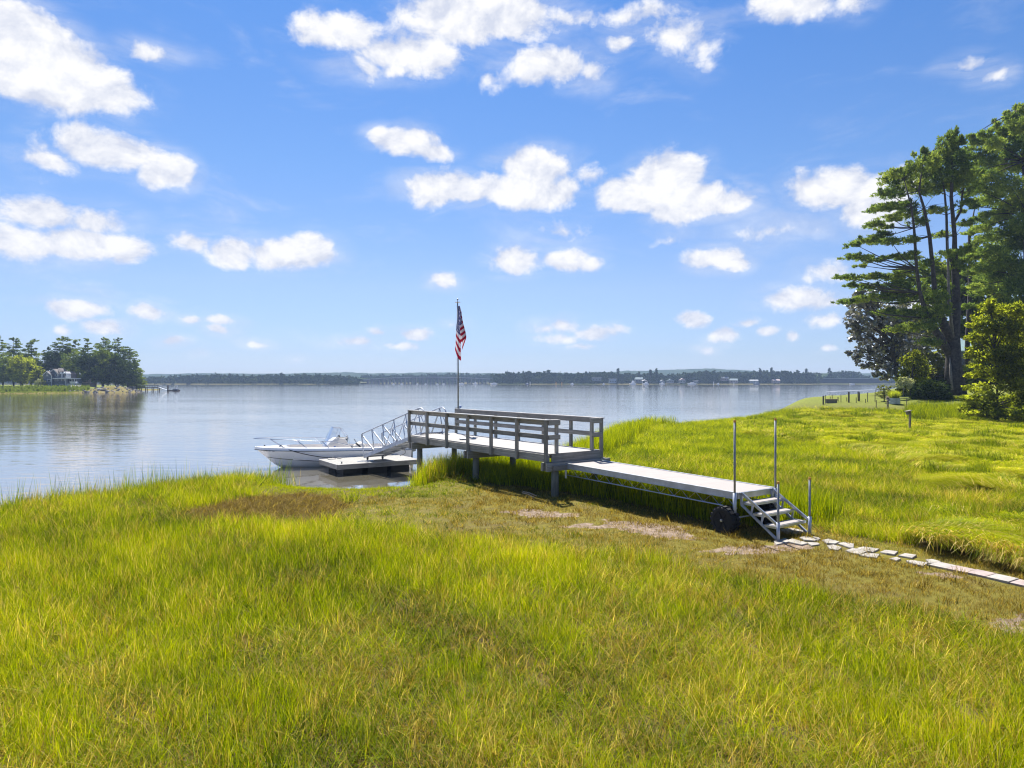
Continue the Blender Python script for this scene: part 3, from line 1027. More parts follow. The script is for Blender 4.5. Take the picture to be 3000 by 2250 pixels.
# matted hay
pick[mt] = 15 + rng.integers(0, 3, mt.sum())
hs[mt] = 1.0; tint[mt] = 0.70 + 0.10 * n2_[mt]
dry[mt] = np.where(u_[mt] < 0.45, 0.32, 0.0)
peak = mt & ((wob(X, Y, 1.25, 3.0) * 0.5 + wob(X, Y, 2.9, 0.5) * 0.7 > 0.30) | ((np.abs(X - 0.33 * Y) < 4) & (u2 < .35)))
pick[peak] = rng.integers(0, 4, peak.sum()); hs[peak] = 1.0; tint[peak] = 0.16 + 0.14 * u_[peak]; dry[peak] = 0
pick[sk] = 15 + rng.integers(0, 3, sk.sum()); tint[sk] = 0.62 + 0.15 * n2_[sk]; dry[sk & (u_ < 0.12)] = 0.5
skp = sk & (wob(X, Y, 2.2, 1.7) > 0.2)
pick[skp] = rng.integers(0, 4, skp.sum()); hs[skp] = 1.3; tint[skp] = 0.4
lv_ = sm(Y + 0.25 * X, 61, 80) * sm(X, 17, 27)
tb = (lv_ > 0.02) & (lv_ < 0.55) & (X > 0.565 * Y)
pick[tb] = 7 + rng.integers(0, 3, tb.sum()); hs[tb] = 0.75 + 0.3 * u_[tb]; tint[tb] = 0.32 + 0.22 * u2[tb]; dry[tb] = 0
keep[lw & ~tb] = False
keep[fg & (dryf > 0.35) & (u_ < 0.22)] = False
# nothing grows through the paving or wheels
PATHL = [tuple(atz(2300, 1590, 0.6)[:2]), tuple(atz(2440, 1590, 0.6)[:2]), tuple(atz(2560, 1618, 0.6)[:2]), tuple(atz(2735, 1653, 0.6)[:2]), tuple(atz(3000, 1710, 0.6)[:2]), tuple(atz(3400, 1800, 0.6)[:2])]
pd = segdist(X, Y, PATHL)
keep[(pd < 0.30) & (u3 < 0.9) & bandp] = False
keep[(Y < 2.2)] = False
k = keep
X, Y, Z, ST, size, pick, hs, tint, dry = [a[k] for a in (X, Y, Z, ST, size, pick, hs, tint, dry)]
yaw = rng.uniform(0, 2 * math.pi, X.size)
fl = (pick >= 15)
yaw[fl] = (1.2 * wob(X, Y, 0.55, 1.0) * math.pi + 0.3 * (rng.uniform(0, 1, X.size) - .5))[fl]
rot = np.stack([rng.normal(0, .06, X.size), rng.normal(0, .06, X.size), yaw], 1)
sxy = 0.95 * size * rng.uniform(0.85, 1.2, X.size)
sxy = np.where(fl, 0.7 + 0.35 * size, sxy)
szz = hs * (0.95 + 0.05 * size)
scl = np.stack([sxy, sxy, szz], 1)
Zl = Z - 0.01
mtk = inpoly(X, Y, MAT) | fl
Zl = np.where(mtk, Zl + 0.14 * (wob(X, Y, 1.25, 3.0) + wob(X, Y, 2.3, 0.4)) + 0.12, Zl)
nearm = Y < 15
for nm, kk in (('marsh_grass', pick < 10), ('short_turf', (pick >= 10) & (pick < 12)), ('shore_reeds', (pick >= 12) & (pick < 15)), ('matted_hay', pick >= 15)):
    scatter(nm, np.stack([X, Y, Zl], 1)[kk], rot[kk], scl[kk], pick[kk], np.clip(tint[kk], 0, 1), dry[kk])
# ------------------------------------------------------------------ wooden pier
PANG = math.atan2(EL[1], EL[0])
DZ = 1.83


def PP(s, t, z):
    return Vector((P0[0] + EL[0] * s + EW[0] * t, P0[1] + EL[1] * s + EW[1] * t, z))


el3 = Vector((EL[0], EL[1], 0)); ew3 = Vector((EW[0], EW[1], 0))
LP = 8.42; WP = 1.95
pier = thing('wooden_pier', PP(4, 1, 0), 'weathered grey wooden pier on round piles with board railings, leading out to the gangway', 'pier')
nb_ = int(LP / 0.142)
for i in range(nb_):
    s = 0.071 + i * LP / nb_
    board('deck_board', PP(s, 0.0, DZ - 0.019), PP(s, WP, DZ - 0.019), 0.136, 0.038, M_deck, pier)
board('rim_board', PP(-0.0, -0.02, DZ - 0.145), PP(LP, -0.02, DZ - 0.145), 0.04, 0.21, M_wood, pier)
board('rim_board', PP(-0.0, WP + 0.02, DZ - 0.145), PP(LP, WP + 0.02, DZ - 0.145), 0.04, 0.21, M_wood, pier)
board('rim_board', PP(-0.022, 0.06, DZ - 0.125), PP(-0.022, WP - 0.04, DZ - 0.125), 0.04, 0.25, M_wood, pier)
board('rim_board', PP(LP + 0.022, 0.02, DZ - 0.14), PP(LP + 0.022, WP - 0.02, DZ - 0.14), 0.04, 0.2, M_wood, pier)
for t in (0.65, 1.3):
    board('joist', PP(0.02, t, DZ - 0.14), PP(LP - 0.02, t, DZ - 0.14), 0.045, 0.19, M_wood, pier)
for s, z0 in ((0.02, -0.3), (4.15, -0.4), (8.03, -0.9)):
    for off in (-0.075, 0.075):
        board('cap_beam', PP(s + off * 1.4, -0.18, DZ - 0.37), PP(s + off * 1.4, WP + 0.3, DZ - 0.37), 0.075, 0.235, M_wood, pier)
    for t in (0.22, 1.74):
        mb = MB().tube([PP(s, t, z0), PP(s, t, 0.9), PP(s, t, DZ - 0.49)], [0.118, 0.108, 0.102], 14)
        p_ = mb.build('pile', M_pile, pier, M=Matrix.Translation(PP(s, t, 0)) @ Matrix.Rotation(-math.pi / 2, 4, 'Y'), smooth=True)


def rail_post(s, t, z0, z1=DZ + 0.93):
    return vert_board('rail_post', *PP(s, t, 0)[:2], z0, z1, 0.09, 0.09, M_wood, pier, PANG)


near_s = [0.0, 1.39, 2.75, 4.12, 5.49, 6.86, 8.24]
far_s = [0.0, 1.39, 2.79, 4.18, 5.57, 6.95, 8.34]
for s in near_s:
    rail_post(s + 0.045, -0.09, DZ - 0.27)
for s in far_s:
    rail_post(s + 0.045, WP + 0.09, DZ - 0.27)
rail_post(0.05, 0.30, DZ + 0.002)
rail_post(0.05, 1.66, DZ + 0.002)
for t, st in ((-0.02, 1), (WP + 0.02, -1)):
    for i in range(2):
        a, b = (0.0, 4.16) if i == 0 else (4.168, 8.33)
        board('top_rail', PP(a, t, DZ + 0.865), PP(b, t, DZ + 0.865), 0.04, 0.13, M_wood, pier)
        board('mid_rail', PP(a, t, DZ + 0.46), PP(b, t, DZ + 0.46), 0.04, 0.135, M_wood, pier)
        board('cap_rail', PP(a - 0.05 * (1 - i), t - 0.045 * st, DZ + 0.947), PP(b, t - 0.045 * st, DZ + 0.947), 0.15, 0.03, M_deck, pier)
for a, b in ((-0.05, 0.37), (1.59, 2.0)):
    board('top_rail', PP(-0.022, a, DZ + 0.865), PP(-0.022, b, DZ + 0.865), 0.04, 0.13, M_wood, pier)
    board('mid_rail', PP(-0.022, a, DZ + 0.46), PP(-0.022, b, DZ + 0.46), 0.04, 0.135, M_wood, pier)
    board('cap_rail', PP(0.03, a + (0.09 if a < 0 else 0), DZ + 0.9475), PP(0.03, b - (0 if a < 0 else .11), DZ + 0.9475), 0.14, 0.029, M_deck, pier)
board('step_ledge', PP(-0.16, -0.0, DZ - 0.40), PP(-0.16, WP + 0.1, DZ - 0.40), 0.04, 0.14, M_wood, pier)

# flagpole and flag
fp = PP(8.36, WP + 0.17, 0)
flagpole = thing('flagpole', (fp.x, fp.y, DZ), 'slim metal flagpole with a round cap on the far end post of the pier', 'flagpole')
MB().tube([(fp.x, fp.y, DZ + 0.15), (fp.x, fp.y, 4.2), (fp.x - 0.02, fp.y, 7.0)], [0.032, 0.028, 0.022], 10).build('pole', M_pole, flagpole, smooth=True)
MB().lathe([(0.11, 0), (0.115, 0.02), (0.05, 0.03)], (fp.x - 0.02, fp.y, 7.0), 14).build('truck', M_aludull, flagpole)
MB().tube([(fp.x - 0.02, fp.y, 7.03), (fp.x - 0.02, fp.y, 7.10)], 0.012, 6).lathe([(0.02, -.03), (0.036, 0), (0.03, 0.03), (0.008, 0.045)], (fp.x - 0.02, fp.y, 7.12), 10).build('finial', M_pole, flagpole)
MB().tube([(fp.x - 0.045, fp.y - 0.03, 2.75), (fp.x - 0.05, fp.y - 0.035, 6.9)], 0.005, 4).build('halyard', M_whiteplastic, flagpole)
MB().box((fp.x - 0.12, fp.y, DZ + 0.98), (fp.x + 0.06, fp.y, DZ + 0.98), 0.03, 0.03).build('cross_pin', M_pole, flagpole)
MB().box((fp.x, fp.y - 0.05, DZ + 1.9), (fp.x, fp.y - 0.02, DZ + 1.9), 0.04, 0.12).build('cleat', M_pole, flagpole)
for z_ in (0.25, 0.85):
    MB().box((fp.x, fp.y, DZ + z_), (fp.x, fp.y, DZ + z_ + .12), 0.10, 0.09).build('bracket', M_pole, flagpole)
MB().lathe([(0.03, 0), (0.05, 0.02), (0.045, 0.07), (0.02, 0.08)], (fp.x + 0.09, fp.y, DZ + 0.99), 8).build('hook', M_blueplastic, flagpole)

m, n = new_mat('flag_cloth')
uv = n.add('ShaderNodeUVMap')
us = n.add('ShaderNodeSeparateXYZ', {0: uv.outputs[0]})
uu, vv = us.outputs[0], us.outputs[1]            # along the fly, down the hoist
stripe = n.math('MODULO', n.math('FLOOR', n.math('MULTIPLY', vv, 13.0)), 2.0)
red = n.mix(stripe, (0.30, 0.012, 0.035), (0.60, 0.57, 0.62))
canton = n.math('MULTIPLY', n.math('LESS_THAN', uu, 0.4), n.math('LESS_THAN', vv, 7 / 13))
# staggered five point stars, 11 columns x 9 rows
cu_ = n.math('MULTIPLY', uu, 12 / 0.4); cv_ = n.math('MULTIPLY', vv, 10 / (7 / 13))
ru_ = n.math('ROUND', cu_); rv_ = n.math('ROUND', cv_)
even = n.math('LESS_THAN', n.math('MODULO', n.math('ADD', ru_, rv_), 2.0), 0.5)
du_ = n.math('MULTIPLY', n.math('SUBTRACT', cu_, ru_), 1.12); dv_ = n.math('SUBTRACT', cv_, rv_)
rr_ = n.math('SQRT', n.math('ADD', n.math('MULTIPLY', du_, du_), n.math('MULTIPLY', dv_, dv_)))
an_ = n.math('ARCTAN2', du_, n.math('MULTIPLY', dv_, -1.0))
pet = n.math('MULTIPLY_ADD', n.math('COSINE', n.math('MULTIPLY', an_, 5.0)), 0.16, 0.36)
inb = n.math('MULTIPLY', n.math('MULTIPLY', n.math('GREATER_THAN', ru_, 0.5), n.math('LESS_THAN', ru_, 11.5)), n.math('MULTIPLY', n.math('GREATER_THAN', rv_, 0.5), n.math('LESS_THAN', rv_, 9.5)))
star = n.math('MULTIPLY', n.math('MULTIPLY', n.math('LESS_THAN', rr_, pet), even), inb)
blue = n.mix(star, (0.018, 0.03, 0.15), (0.7, 0.7, 0.75))
fc_ = n.mix(canton, red, blue)
df = n.add('ShaderNodeBsdfDiffuse', {0: fc_}); tl = n.add('ShaderNodeBsdfTranslucent', {0: fc_})
out(n, n.add('ShaderNodeMixShader', {0: 0.4, 1: df.outputs[0], 2: tl.outputs[0]}).outputs[0])
M_flag = m
na_, nb2 = 70, 36
V = []; UV = []
# folds of the hanging cloth: fly position, bottom edge (x, z below the top), depth, top x, cloth u
FOLD = [(0.0, -0.155, -1.74, -0.05, -0.02, 0.0), (0.18, -0.06, -1.98, -0.12, -0.01, 0.10), (0.36, 0.04, -2.14, -0.17, 0.0, 0.20), (0.46, 0.10, -2.18, -0.10, 0.01, 0.25), (0.56, 0.07, -1.60, 0.02, 0.01, 0.28),
        (0.64, 0.075, -1.45, -0.06, 0.01, 0.30), (0.82, 0.19, -1.36, -0.12, 0.02, 0.38), (0.92, 0.305, -1.24, -0.05, 0.03, 0.46), (1.0, 0.13, -1.75, 0.06, 0.02, 0.62)]
fa = np.array(FOLD)
ztop = 6.86
for j in range(nb2 + 1):
    b = j / nb2
    for i in range(na_ + 1):
        a = i / na_
        xb, zb_, yb, xt, uu_ = (float(np.interp(a, fa[:, 0], fa[:, k2])) for k2 in (1, 2, 3, 4, 5))
        spread = b ** 0.9
        x = xt + (xb - xt) * spread + 0.012 * math.sin(b * 9 + a * 7)
        y = -0.05 + yb * spread + 0.015 * math.sin(a * 19 + b * 5)
        z = ztop + zb_ * b
        V.append((fp.x + 0.035 + x, fp.y - 0.03 + y, z)); UV.append((uu_, b))
Fq = [(j * (na_ + 1) + i, j * (na_ + 1) + i + 1, (j + 1) * (na_ + 1) + i + 1, (j + 1) * (na_ + 1) + i) for j in range(nb2) for i in range(na_)]
flag = mesh_obj('flag', V, Fq, M_flag, smooth=True)
uvl = flag.data.uv_layers.new(name='UVMap')
for lp in flag.data.loops:
    uvl.data[lp.index].uv = UV[lp.vertex_index]
tag(flag, 'limp red, white and blue flag with stars and stripes hanging down the pole', 'flag')

# white dish on the deck
bp_ = PP(5.45, 0.55, DZ)
bowl = MB().lathe([(0.10, 0), (0.13, 0.01), (0.17, 0.045), (0.175, 0.05), (0.16, 0.05), (0.12, 0.02)], bp_ + Vector((0, 0, 0.002)), 20).build('round_dish', M_whiteplastic, smooth=True)
tag(bowl, 'shallow white dish left on the pier deck behind the near railing', 'dish')

# ------------------------------------------------------------------ gangway
gw = thing('gangway', PP(8.4, 1, DZ), 'aluminium truss gangway with curved handrails sloping from the pier down to the float', 'gangway')
FZ = 0.46
A0n, A1n = PP(8.36, 0.47, DZ + 0.0), PP(12.85, 0.12, FZ + 0.13)
A0f, A1f = PP(8.36, 1.42, DZ + 0.0), PP(12.85, 1.07, FZ + 0.13)
axis_g = (A1n - A0n).normalized()
side_g = (A0f - A0n).normalized()
up_g = side_g.cross(axis_g).normalized()
if up_g.z < 0:
    up_g = -up_g
Lg = (A1n - A0n).length
H_ = 1.02


def GP(far, s, h):
    b = A0f if far else A0n
    return b + axis_g * s + up_g * h


for far in (0, 1):
    board('side_channel', GP(far, 0, 0.03), GP(far, Lg, 0.03), 0.05, 0.15, M_aludull, gw, up=up_g)
    e = -axis_g
    pts = [GP(far, -0.42, 0.02) + e * 0.0, GP(far, -0.43, 0.62), GP(far, -0.38, 0.85), GP(far, -0.24, 0.985), GP(far, -0.05, H_), GP(far, Lg - 0.10, H_), GP(far, Lg - 0.02, H_ - 0.03), GP(far, Lg, H_ - 0.13), GP(far, Lg, 0.05)]
    MB().tube(pts, 0.03, 8).build('handrail', M_aludull, gw, smooth=True)
    np_ = 5
    ss = [Lg * i / np_ for i in range(np_ + 1)]
    for s in ss[:-1]:
        MB().tube([GP(far, s, 0.1), GP(far, s, H_ - 0.02)], 0.025, 6).build('upright', M_alu, gw, smooth=True)
    for i in range(np_):
        a, b = ss[i], ss[i + 1]
        if i >= 2:   # lower half: falls towards the pier foot
            board('brace', GP(far, b - 0.03, H_ - 0.05), GP(far, a + 0.03, 0.12), 0.062, 0.03, M_alu, gw, up=side_g)
        if i <= 2:
            board('brace', GP(far, a + 0.03, H_ - 0.05) + side_g * 0.03, GP(far, b - 0.03, 0.12) + side_g * 0.03, 0.062, 0.03, M_alu, gw, up=side_g)
    board('brace', GP(far, -0.41, 0.05), GP(far, -0.03, H_ - 0.08), 0.04, 0.02, M_alu, gw, up=side_g)
    MB().tube([GP(far, -0.42, 0.02), GP(far, 0.02, 0.04)], 0.02, 6).build('rail_foot', M_aludull, gw)
nt = 12
for i in range(nt):
    s0, s1 = Lg * i / nt + 0.004, Lg * (i + 1) / nt - 0.004
    c0 = (GP(0, s0, 0.06) + GP(1, s0, 0.06)) / 2; c1 = (GP(0, s1, 0.06) + GP(1, s1, 0.06)) / 2
    board('tread_panel', c0, c1, 0.89, 0.02, M_aludull, gw, up=up_g)
for i in range(7):
    s = 0.15 + (Lg - 0.3) * i / 6
    board('cross_member', GP(0, s, -0.01) + side_g * 0.03, GP(1, s, -0.01) - side_g * 0.03, 0.06, 0.05, M_aludull, gw, up=up_g)
for i in range(3):
    s0 = 0.15 + (Lg - 0.3) * i / 3; s1 = 0.15 + (Lg - 0.3) * (i + 1) / 3
    board('cross_member', GP(i % 2, s0, -0.05) + side_g * (0.05 if i % 2 == 0 else -0.05), GP(1 - i % 2, s1, -0.05) - side_g * (0.05 if i % 2 == 0 else -0.05), 0.04, 0.03, M_aludull, gw, up=up_g)
for k_ in (0.12, 0.83):
    c = A1n + side_g * k_ - axis_g * 0.08
    c.z = FZ + 0.065
    MB().lathe([(0.045, -0.03), (0.06, -0.025), (0.06, 0.025), (0.045, 0.03)], c, 14, axis=side_g).build('roller', M_dark, gw)
    MB().box(c + Vector((0, 0, -0.01)), c + Vector((0, 0, 0.09)), 0.03, 0.09).build('roller_bracket', M_aludull, gw)

# ------------------------------------------------------------------ float
FA = Vector((-7.1, 28.55, 0)); fe1 = Vector((0.836, 0.549, 0)); fe2 = Vector((-0.549, 0.836, 0))
FLn, FWd = 3.65, 2.45


def FP(a, b, z):
    return FA + fe1 * a + fe2 * b + Vector((0, 0, z))


fl = thing('dock_float', FP(FLn / 2, FWd / 2, 0), 'low rectangular floating dock with pale decking under the foot of the gangway', 'float')
nbf = 24
for i in range(nbf):
    a = FLn * (i + 0.5) / nbf
    board('deck_board', FP(a, 0.045, FZ - 0.018), FP(a, FWd - 0.045, FZ - 0.018), FLn / nbf - 0.005, 0.034, M_floatdeck, fl)
for a0, b0, a1, b1 in ((0, 0, FLn, 0), (0, FWd, FLn, FWd), (0, 0.05, 0, FWd - 0.05), (FLn, 0.05, FLn, FWd - 0.05)):
    board('skirt_board', FP(a0, b0, FZ - 0.115), FP(a1, b1, FZ - 0.115), 0.045, 0.17, M_wood, fl)
    board('edge_trim', FP(a0, b0, FZ - 0.012), FP(a1, b1, FZ - 0.012), 0.06, 0.028, M_deck, fl)
for a, b in ((0.75, 0.72), (0.75, 1.75), (1.85, 0.72), (1.85, 1.75), (2.9, 0.72), (2.9, 1.75)):
    MB().box(FP(a - 0.42, b, 0.10), FP(a + 0.42, b, 0.10), 0.8, 0.36).build('float_tub', M_dark, fl)


def cleat(c, d, par, sc_=1.0):
    d = Vector(d).normalized()
    mb = MB()
    mb.box(c - d * 0.035 * sc_, c + d * 0.035 * sc_, 0.03 * sc_, 0.07 * sc_)
    mb.tube([c - d * 0.11 * sc_ + Vector((0, 0, .05 * sc_)), c - d * 0.05 * sc_ + Vector((0, 0, .042 * sc_)), c + d * 0.05 * sc_ + Vector((0, 0, .042 * sc_)), c + d * 0.11 * sc_ + Vector((0, 0, .05 * sc_))], [0.01 * sc_, .016 * sc_, .016 * sc_, .01 * sc_], 6)
    o_ = mb.build('cleat', M_pole, par)
    return o_


cleat(FP(0.28, 0.35, FZ + 0.03), fe2, fl)
cleat(FP(0.55, FWd - 0.15, FZ + 0.03), fe1, fl)
cleat(FP(3.2, FWd - 0.15, FZ + 0.03), fe1, fl)


def rope(name, pts, r, label, cat='rope', mat=None):
    pts = [Vector(p) for p in pts]
    fine = []
    for i in range(len(pts) - 1):     # Catmull-Rom
        p0, p1, p2, p3 = pts[max(i - 1, 0)], pts[i], pts[i + 1], pts[min(i + 2, len(pts) - 1)]
        for k_ in range(6):
            t = k_ / 6
            fine.append(0.5 * ((2 * p1) + (p2 - p0) * t + (2 * p0 - 5 * p1 + 4 * p2 - p3) * t * t + (3 * p1 - p0 - 3 * p2 + p3) * t ** 3))
    fine.append(pts[-1])
    o = MB().tube(fine, r, 6).build(name, mat or M_rope, smooth=True)
    return tag(o, label, cat)


rope('rope_loop', [FP(1.15, 0.42, FZ + .014), FP(1.5, 0.32, FZ + .014), FP(1.75, 0.5, FZ + .014), FP(1.4, 0.75, FZ + .014), FP(1.05, 0.6, FZ + .014), FP(1.2, 0.45, FZ + .014)], 0.014,
     'small coil of white line lying on the float deck by the gangway', mat=M_whiteplastic)
rope('shore_cord', [FP(3.25, 2.3, FZ + .55), FP(3.5, 2.35, FZ + .50), FP(3.85, 2.1, FZ + .3), FP(3.85, 1.9, FZ + .1), FP(3.55, 1.8, FZ + .012)], 0.016,
     'dark looped cord at the stern end of the float', 'cord', mat=M_dark)
MB().box(FP(0.3, 2.12, FZ + .02), FP(0.62, 2.15, FZ + .02), .12, .035).box(FP(0.75, 2.2, FZ + .02), FP(0.92, 2.2, FZ + .02), .08, .03).build('dock_line', M_vinyl)
tag(bpy.data.objects['dock_line'], 'heap of pale dock line at the boat side edge of the float', 'rope')

# ------------------------------------------------------------------ centre console boat
BOW = Vector((-11.42, 31.05, 0)); bd = Vector((0.917, 0.399, 0)).normalized(); bl = Vector((0.399, -0.917, 0)).normalized()  # bl: towards the camera


def BP(x, y, z):
    """x from the bow tip aft, y towards the camera side, z over the water"""
    return BOW + bd * x + bl * y + Vector((0, 0, z))


boat = thing('motorboat', BP(3.5, 0, 0), 'white open motorboat with bow rail and centre console, moored behind the float', 'boat')
LB = 6.85


def sheer_b(x):
    t = min(1, x / 3.4)
    return 1.14 * (1 - (1 - t) ** 2.3) ** 0.62 * (1 - 0.05 * max(0, (x - 4.5) / 2.35))


def sheer_z(x):
    return 0.97 - 0.19 * min(1, x / LB) ** 0.8 + 0.0


def keel_z(x):
    if x < 1.05:
        return 0.93 - (0.93 + 0.02) * (x / 1.05) ** 0.93
    return max(-0.28, -0.02 - 0.26 * (1 - math.exp(-(x - 1.05) / 1.1)))


xs_b = [0.0, 0.12, 0.3, 0.55, 0.85, 1.2, 1.6, 2.1, 2.7, 3.4, 4.2, 5.0, 5.9, LB]
ring = []
for x in xs_b:
    bs, zs, zk = sheer_b(x), sheer_z(x), keel_z(x)
    if x == 0:
        bs = 0.015
    fr_c = 0.0 if x < 0.5 else min(1, (x - 0.5) / 2.2)
    bc = bs * (0.25 + 0.58 * fr_c ** 0.7) if x > 0.1 else 0.01      # chine half width
    zc = zk + (zs - zk) * (0.42 - 0.0 * fr_c) if x < 1.05 else None
    zchine = 0.50 - 0.36 * min(1, (x - 0.4) / 4.0) ** 0.7 if x > 0.4 else zk + (zs - zk) * 0.45
    zchine = max(zchine, zk + 0.02)
    zrub = zs - 0.12
    brub = bs * 1.0
    ring.append([(0, zk), (bc * 0.55, zk + (zchine - zk) * 0.50), (bc, zchine), (bc + (brub - bc) * 0.16 + 0.01, zchine + 0.03),
                 (bc + (brub - bc) * 0.62, zchine + (zrub - zchine) * 0.5), (brub, zrub), (brub * 0.985 + 0.005, zrub + 0.012), (brub * 0.955, zs)])
V = []; Fc = []
k = len(ring[0])
for x, rg in zip(xs_b, ring):
    off = (0.12 * 0 if x > 0 else 0)
    for (y, z) in rg:
        V.append(BP(x, y, z))
    for (y, z) in rg[1:]:
        V.append(BP(x, -y, z))
st_ = 2 * k - 1
for i in range(len(xs_b) - 1):
    for j in range(k - 1):
        a, b = i * st_ + j, i * st_ + j + 1
        Fc.append((a, b, b + st_, a + st_))
        la = i * st_ + (k + j - 1 if j > 0 else 0); lb = i * st_ + k + j
        Fc.append((la, la + st_, lb + st_, lb))
i = len(xs_b) - 1
Fc.append(tuple([i * st_ + j for j in range(k)] + [i * st_ + k + j for j in range(k - 2, -1, -1)]))
mbh = MB().add(V, Fc)
hull = mbh.build('hull', M_gel, boat, smooth=False)
for p_ in hull.data.polygons:
    p_.use_smooth = len(p_.vertices) == 4
hull.data.attributes.new('sharp_edge', 'BOOLEAN', 'EDGE')
sh_ = hull.data.attributes['sharp_edge'].data
for e_ in hull.data.edges:
    a, b = e_.vertices
    if a // st_ != b // st_ and (a % st_) == (b % st_) and (a % st_) in (2, 3, 5, 6, k + 1, k + 2, k + 4, k + 5):
        sh_[e_.index].value = True
# gunwale deck, inner liner, sole
mbg = MB(); 
outer = []; inner = []; low = []
for x in [0.02, 0.2, 0.45, 0.8, 1.2, 1.6, 2.1, 2.7, 3.4, 4.2, 5.0, 5.9, LB - .02]:
    bs = sheer_b(x) * 0.955; zs = sheer_z(x)
    wdt = 0.16 if x > 1.3 else bs
    outer.append((x, bs, zs)); inner.append((x, max(bs - wdt, 0.0), zs + 0.025)); low.append((x, max(bs - wdt - 0.02, 0.0), 0.38))
for sg in (1, -1):
    V = [BP(x, sg * y, z) for x, y, z in outer] + [BP(x, sg * y, z) for x, y, z in inner]
    n_ = len(outer)
    mbg.add(V, [(j, j + 1, n_ + j + 1, n_ + j) for j in range(n_ - 1)])
mbg.build('gunwale', M_gel, boat, smooth=True)
mbl = MB()
s0 = 4
for sg in (1, -1):
    V = [BP(x, sg * y, z) for x, y, z in inner[s0:]] + [BP(x, sg * y, z) for x, y, z in low[s0:]]
    n_ = len(inner) - s0
    mbl.add(V, [(j, j + 1, n_ + j + 1, n_ + j) for j in range(n_ - 1)])
V = [BP(x, y, z) for x, y, z in low[s0:]] + [BP(x, -y, z) for x, y, z in low[s0:]]
n_ = len(low) - s0
mbl.add(V, [(j, j + 1, n_ + j + 1, n_ + j) for j in range(n_ - 1)])
x, y, z = inner[s0]
mbl.add([BP(x, y, z), BP(x, -y, z), BP(x, -y, .38), BP(x, y, .38)], [(0, 1, 2, 3)])
mbl.add([BP(LB - .05, .95, .80), BP(LB - .05, -.95, .80), BP(LB - .05, -.95, .38), BP(LB - .05, .95, .38)], [(0, 1, 2, 3)])
mbl.build('cockpit_liner', M_gelcream, boat)
# spray stripe and rub rail strips following the hull
for nm, idx_r, dz_, r_, mt_, x0 in (('hull_stripe', 3, 0.015, 0.016, M_black, 0.55), ('rub_rail', 5, 0.0, 0.013, M_dark, 0.0)):
    for sg in (1, -1):
        pts = []
        for x, rg in zip(xs_b, ring):
            if x >= x0:
                pts.append(BP(x, sg * (rg[idx_r][0] + 0.006), rg[idx_r][1] + dz_))
        if nm == 'rub_rail':
            pts = pts[:]
        MB().tube(pts, r_, 5).build(nm, mt_, boat)
# registration characters on the bow (grey, as the photograph shows them)
fcu = bpy.data.curves.new('registration_mark', 'FONT')
fcu.body = 'MS 7281 AK'
fcu.size = 0.095
fcu.extrude = 0.001
p0_, p1_ = BP(0.38, sheer_b(.38) * .9, 0.80), BP(1.1, sheer_b(1.1) * .965, 0.77)
dx_ = (p1_ - p0_).normalized(); upv = (Vector((0, 0, 1)) * 0.9 + bl * 0.42).normalized(); nz_ = dx_.cross(upv).normalized(); upv = nz_.cross(dx_)
Mt = Matrix.Translation(p0_ + nz_ * 0.035) @ Matrix((dx_, upv, nz_)).transposed().to_4x4()
fo = bpy.data.objects.new('registration_text', fcu)
COL.objects.link(fo)
bpy.context.view_layer.update()
tme = bpy.data.meshes.new_from_object(fo.evaluated_get(bpy.context.evaluated_depsgraph_get()))
bpy.data.objects.remove(fo)
tme.materials.clear()
tme.materials.append(M_dark)
link('registration_mark', tme, boat, Mt)
# bow rail
def railpt(x, sg, h):
    return BP(x, sg * (sheer_b(max(x, .12)) * 0.93), sheer_z(x) + 0.02 + h)
near_r = [BP(-0.03, 0, 1.335)] + [BP(0.10, 0.16, 1.335), BP(0.4, 0.42, 1.325)] + [railpt(x, 1, h) for x, h in ((0.9, 0.36), (1.6, 0.335), (2.4, .31), (3.1, .285), (3.6, 0.20), (4.3, 0.02))]
far_r = [BP(0.10, -0.16, 1.335), BP(0.4, -0.42, 1.325)] + [railpt(x, -1, h) for x, h in ((0.9, 0.36), (1.6, 0.335), (2.4, .31), (3.1, .285), (3.6, 0.20), (4.3, 0.02))]
MB().tube(list(reversed(far_r)) + near_r, 0.018, 6).build('bow_rail', M_steel, boat, smooth=True)
for sg in (1, -1):
    for xt, xb in ((0.62, 1.12), (1.7, 2.1), (2.75, 3.05)):
        top = (BP(0.62, sg * 0.56, 1.325) if xt < .7 else railpt(xt, sg, 0.335 if xt < 2 else 0.30))
        MB().tube([top, railpt(xb, sg, 0.0)], 0.015, 5).build('rail_stanchion', M_steel, boat)
cleat(BP(1.05, 0.28, sheer_z(1) + 0.05), bd, boat)
cleat(BP(6.2, 1.0, sheer_z(6.2) + 0.05), bd, boat)
MB().lathe([(0.03, 0), (0.03, 0.05), (0.02, 0.06)], BP(0.42, 0, 0.97), 10).build('bow_light', M_dark, boat)
# console
cx = 3.05
mbc = MB()
pts = [BP(cx, .38, .38), BP(cx + .05, .38, .95), BP(cx + .2, .38, 1.10), BP(cx + .42, .38, 1.26), BP(cx + .85, .38, 1.22), BP(cx + .98, .38, 1.0), BP(cx + 1.0, .38, .38)]
mbc.prism(pts, bl * -0.76)
console = mbc.build('console', M_gelcream, boat)
MB().prism([BP(cx - .38, .3, .38), BP(cx - .38, .3, .66), BP(cx - .02, .3, .72), BP(cx - .02, .3, .38)], bl * -0.6).build('console_seat', M_vinyl, console)
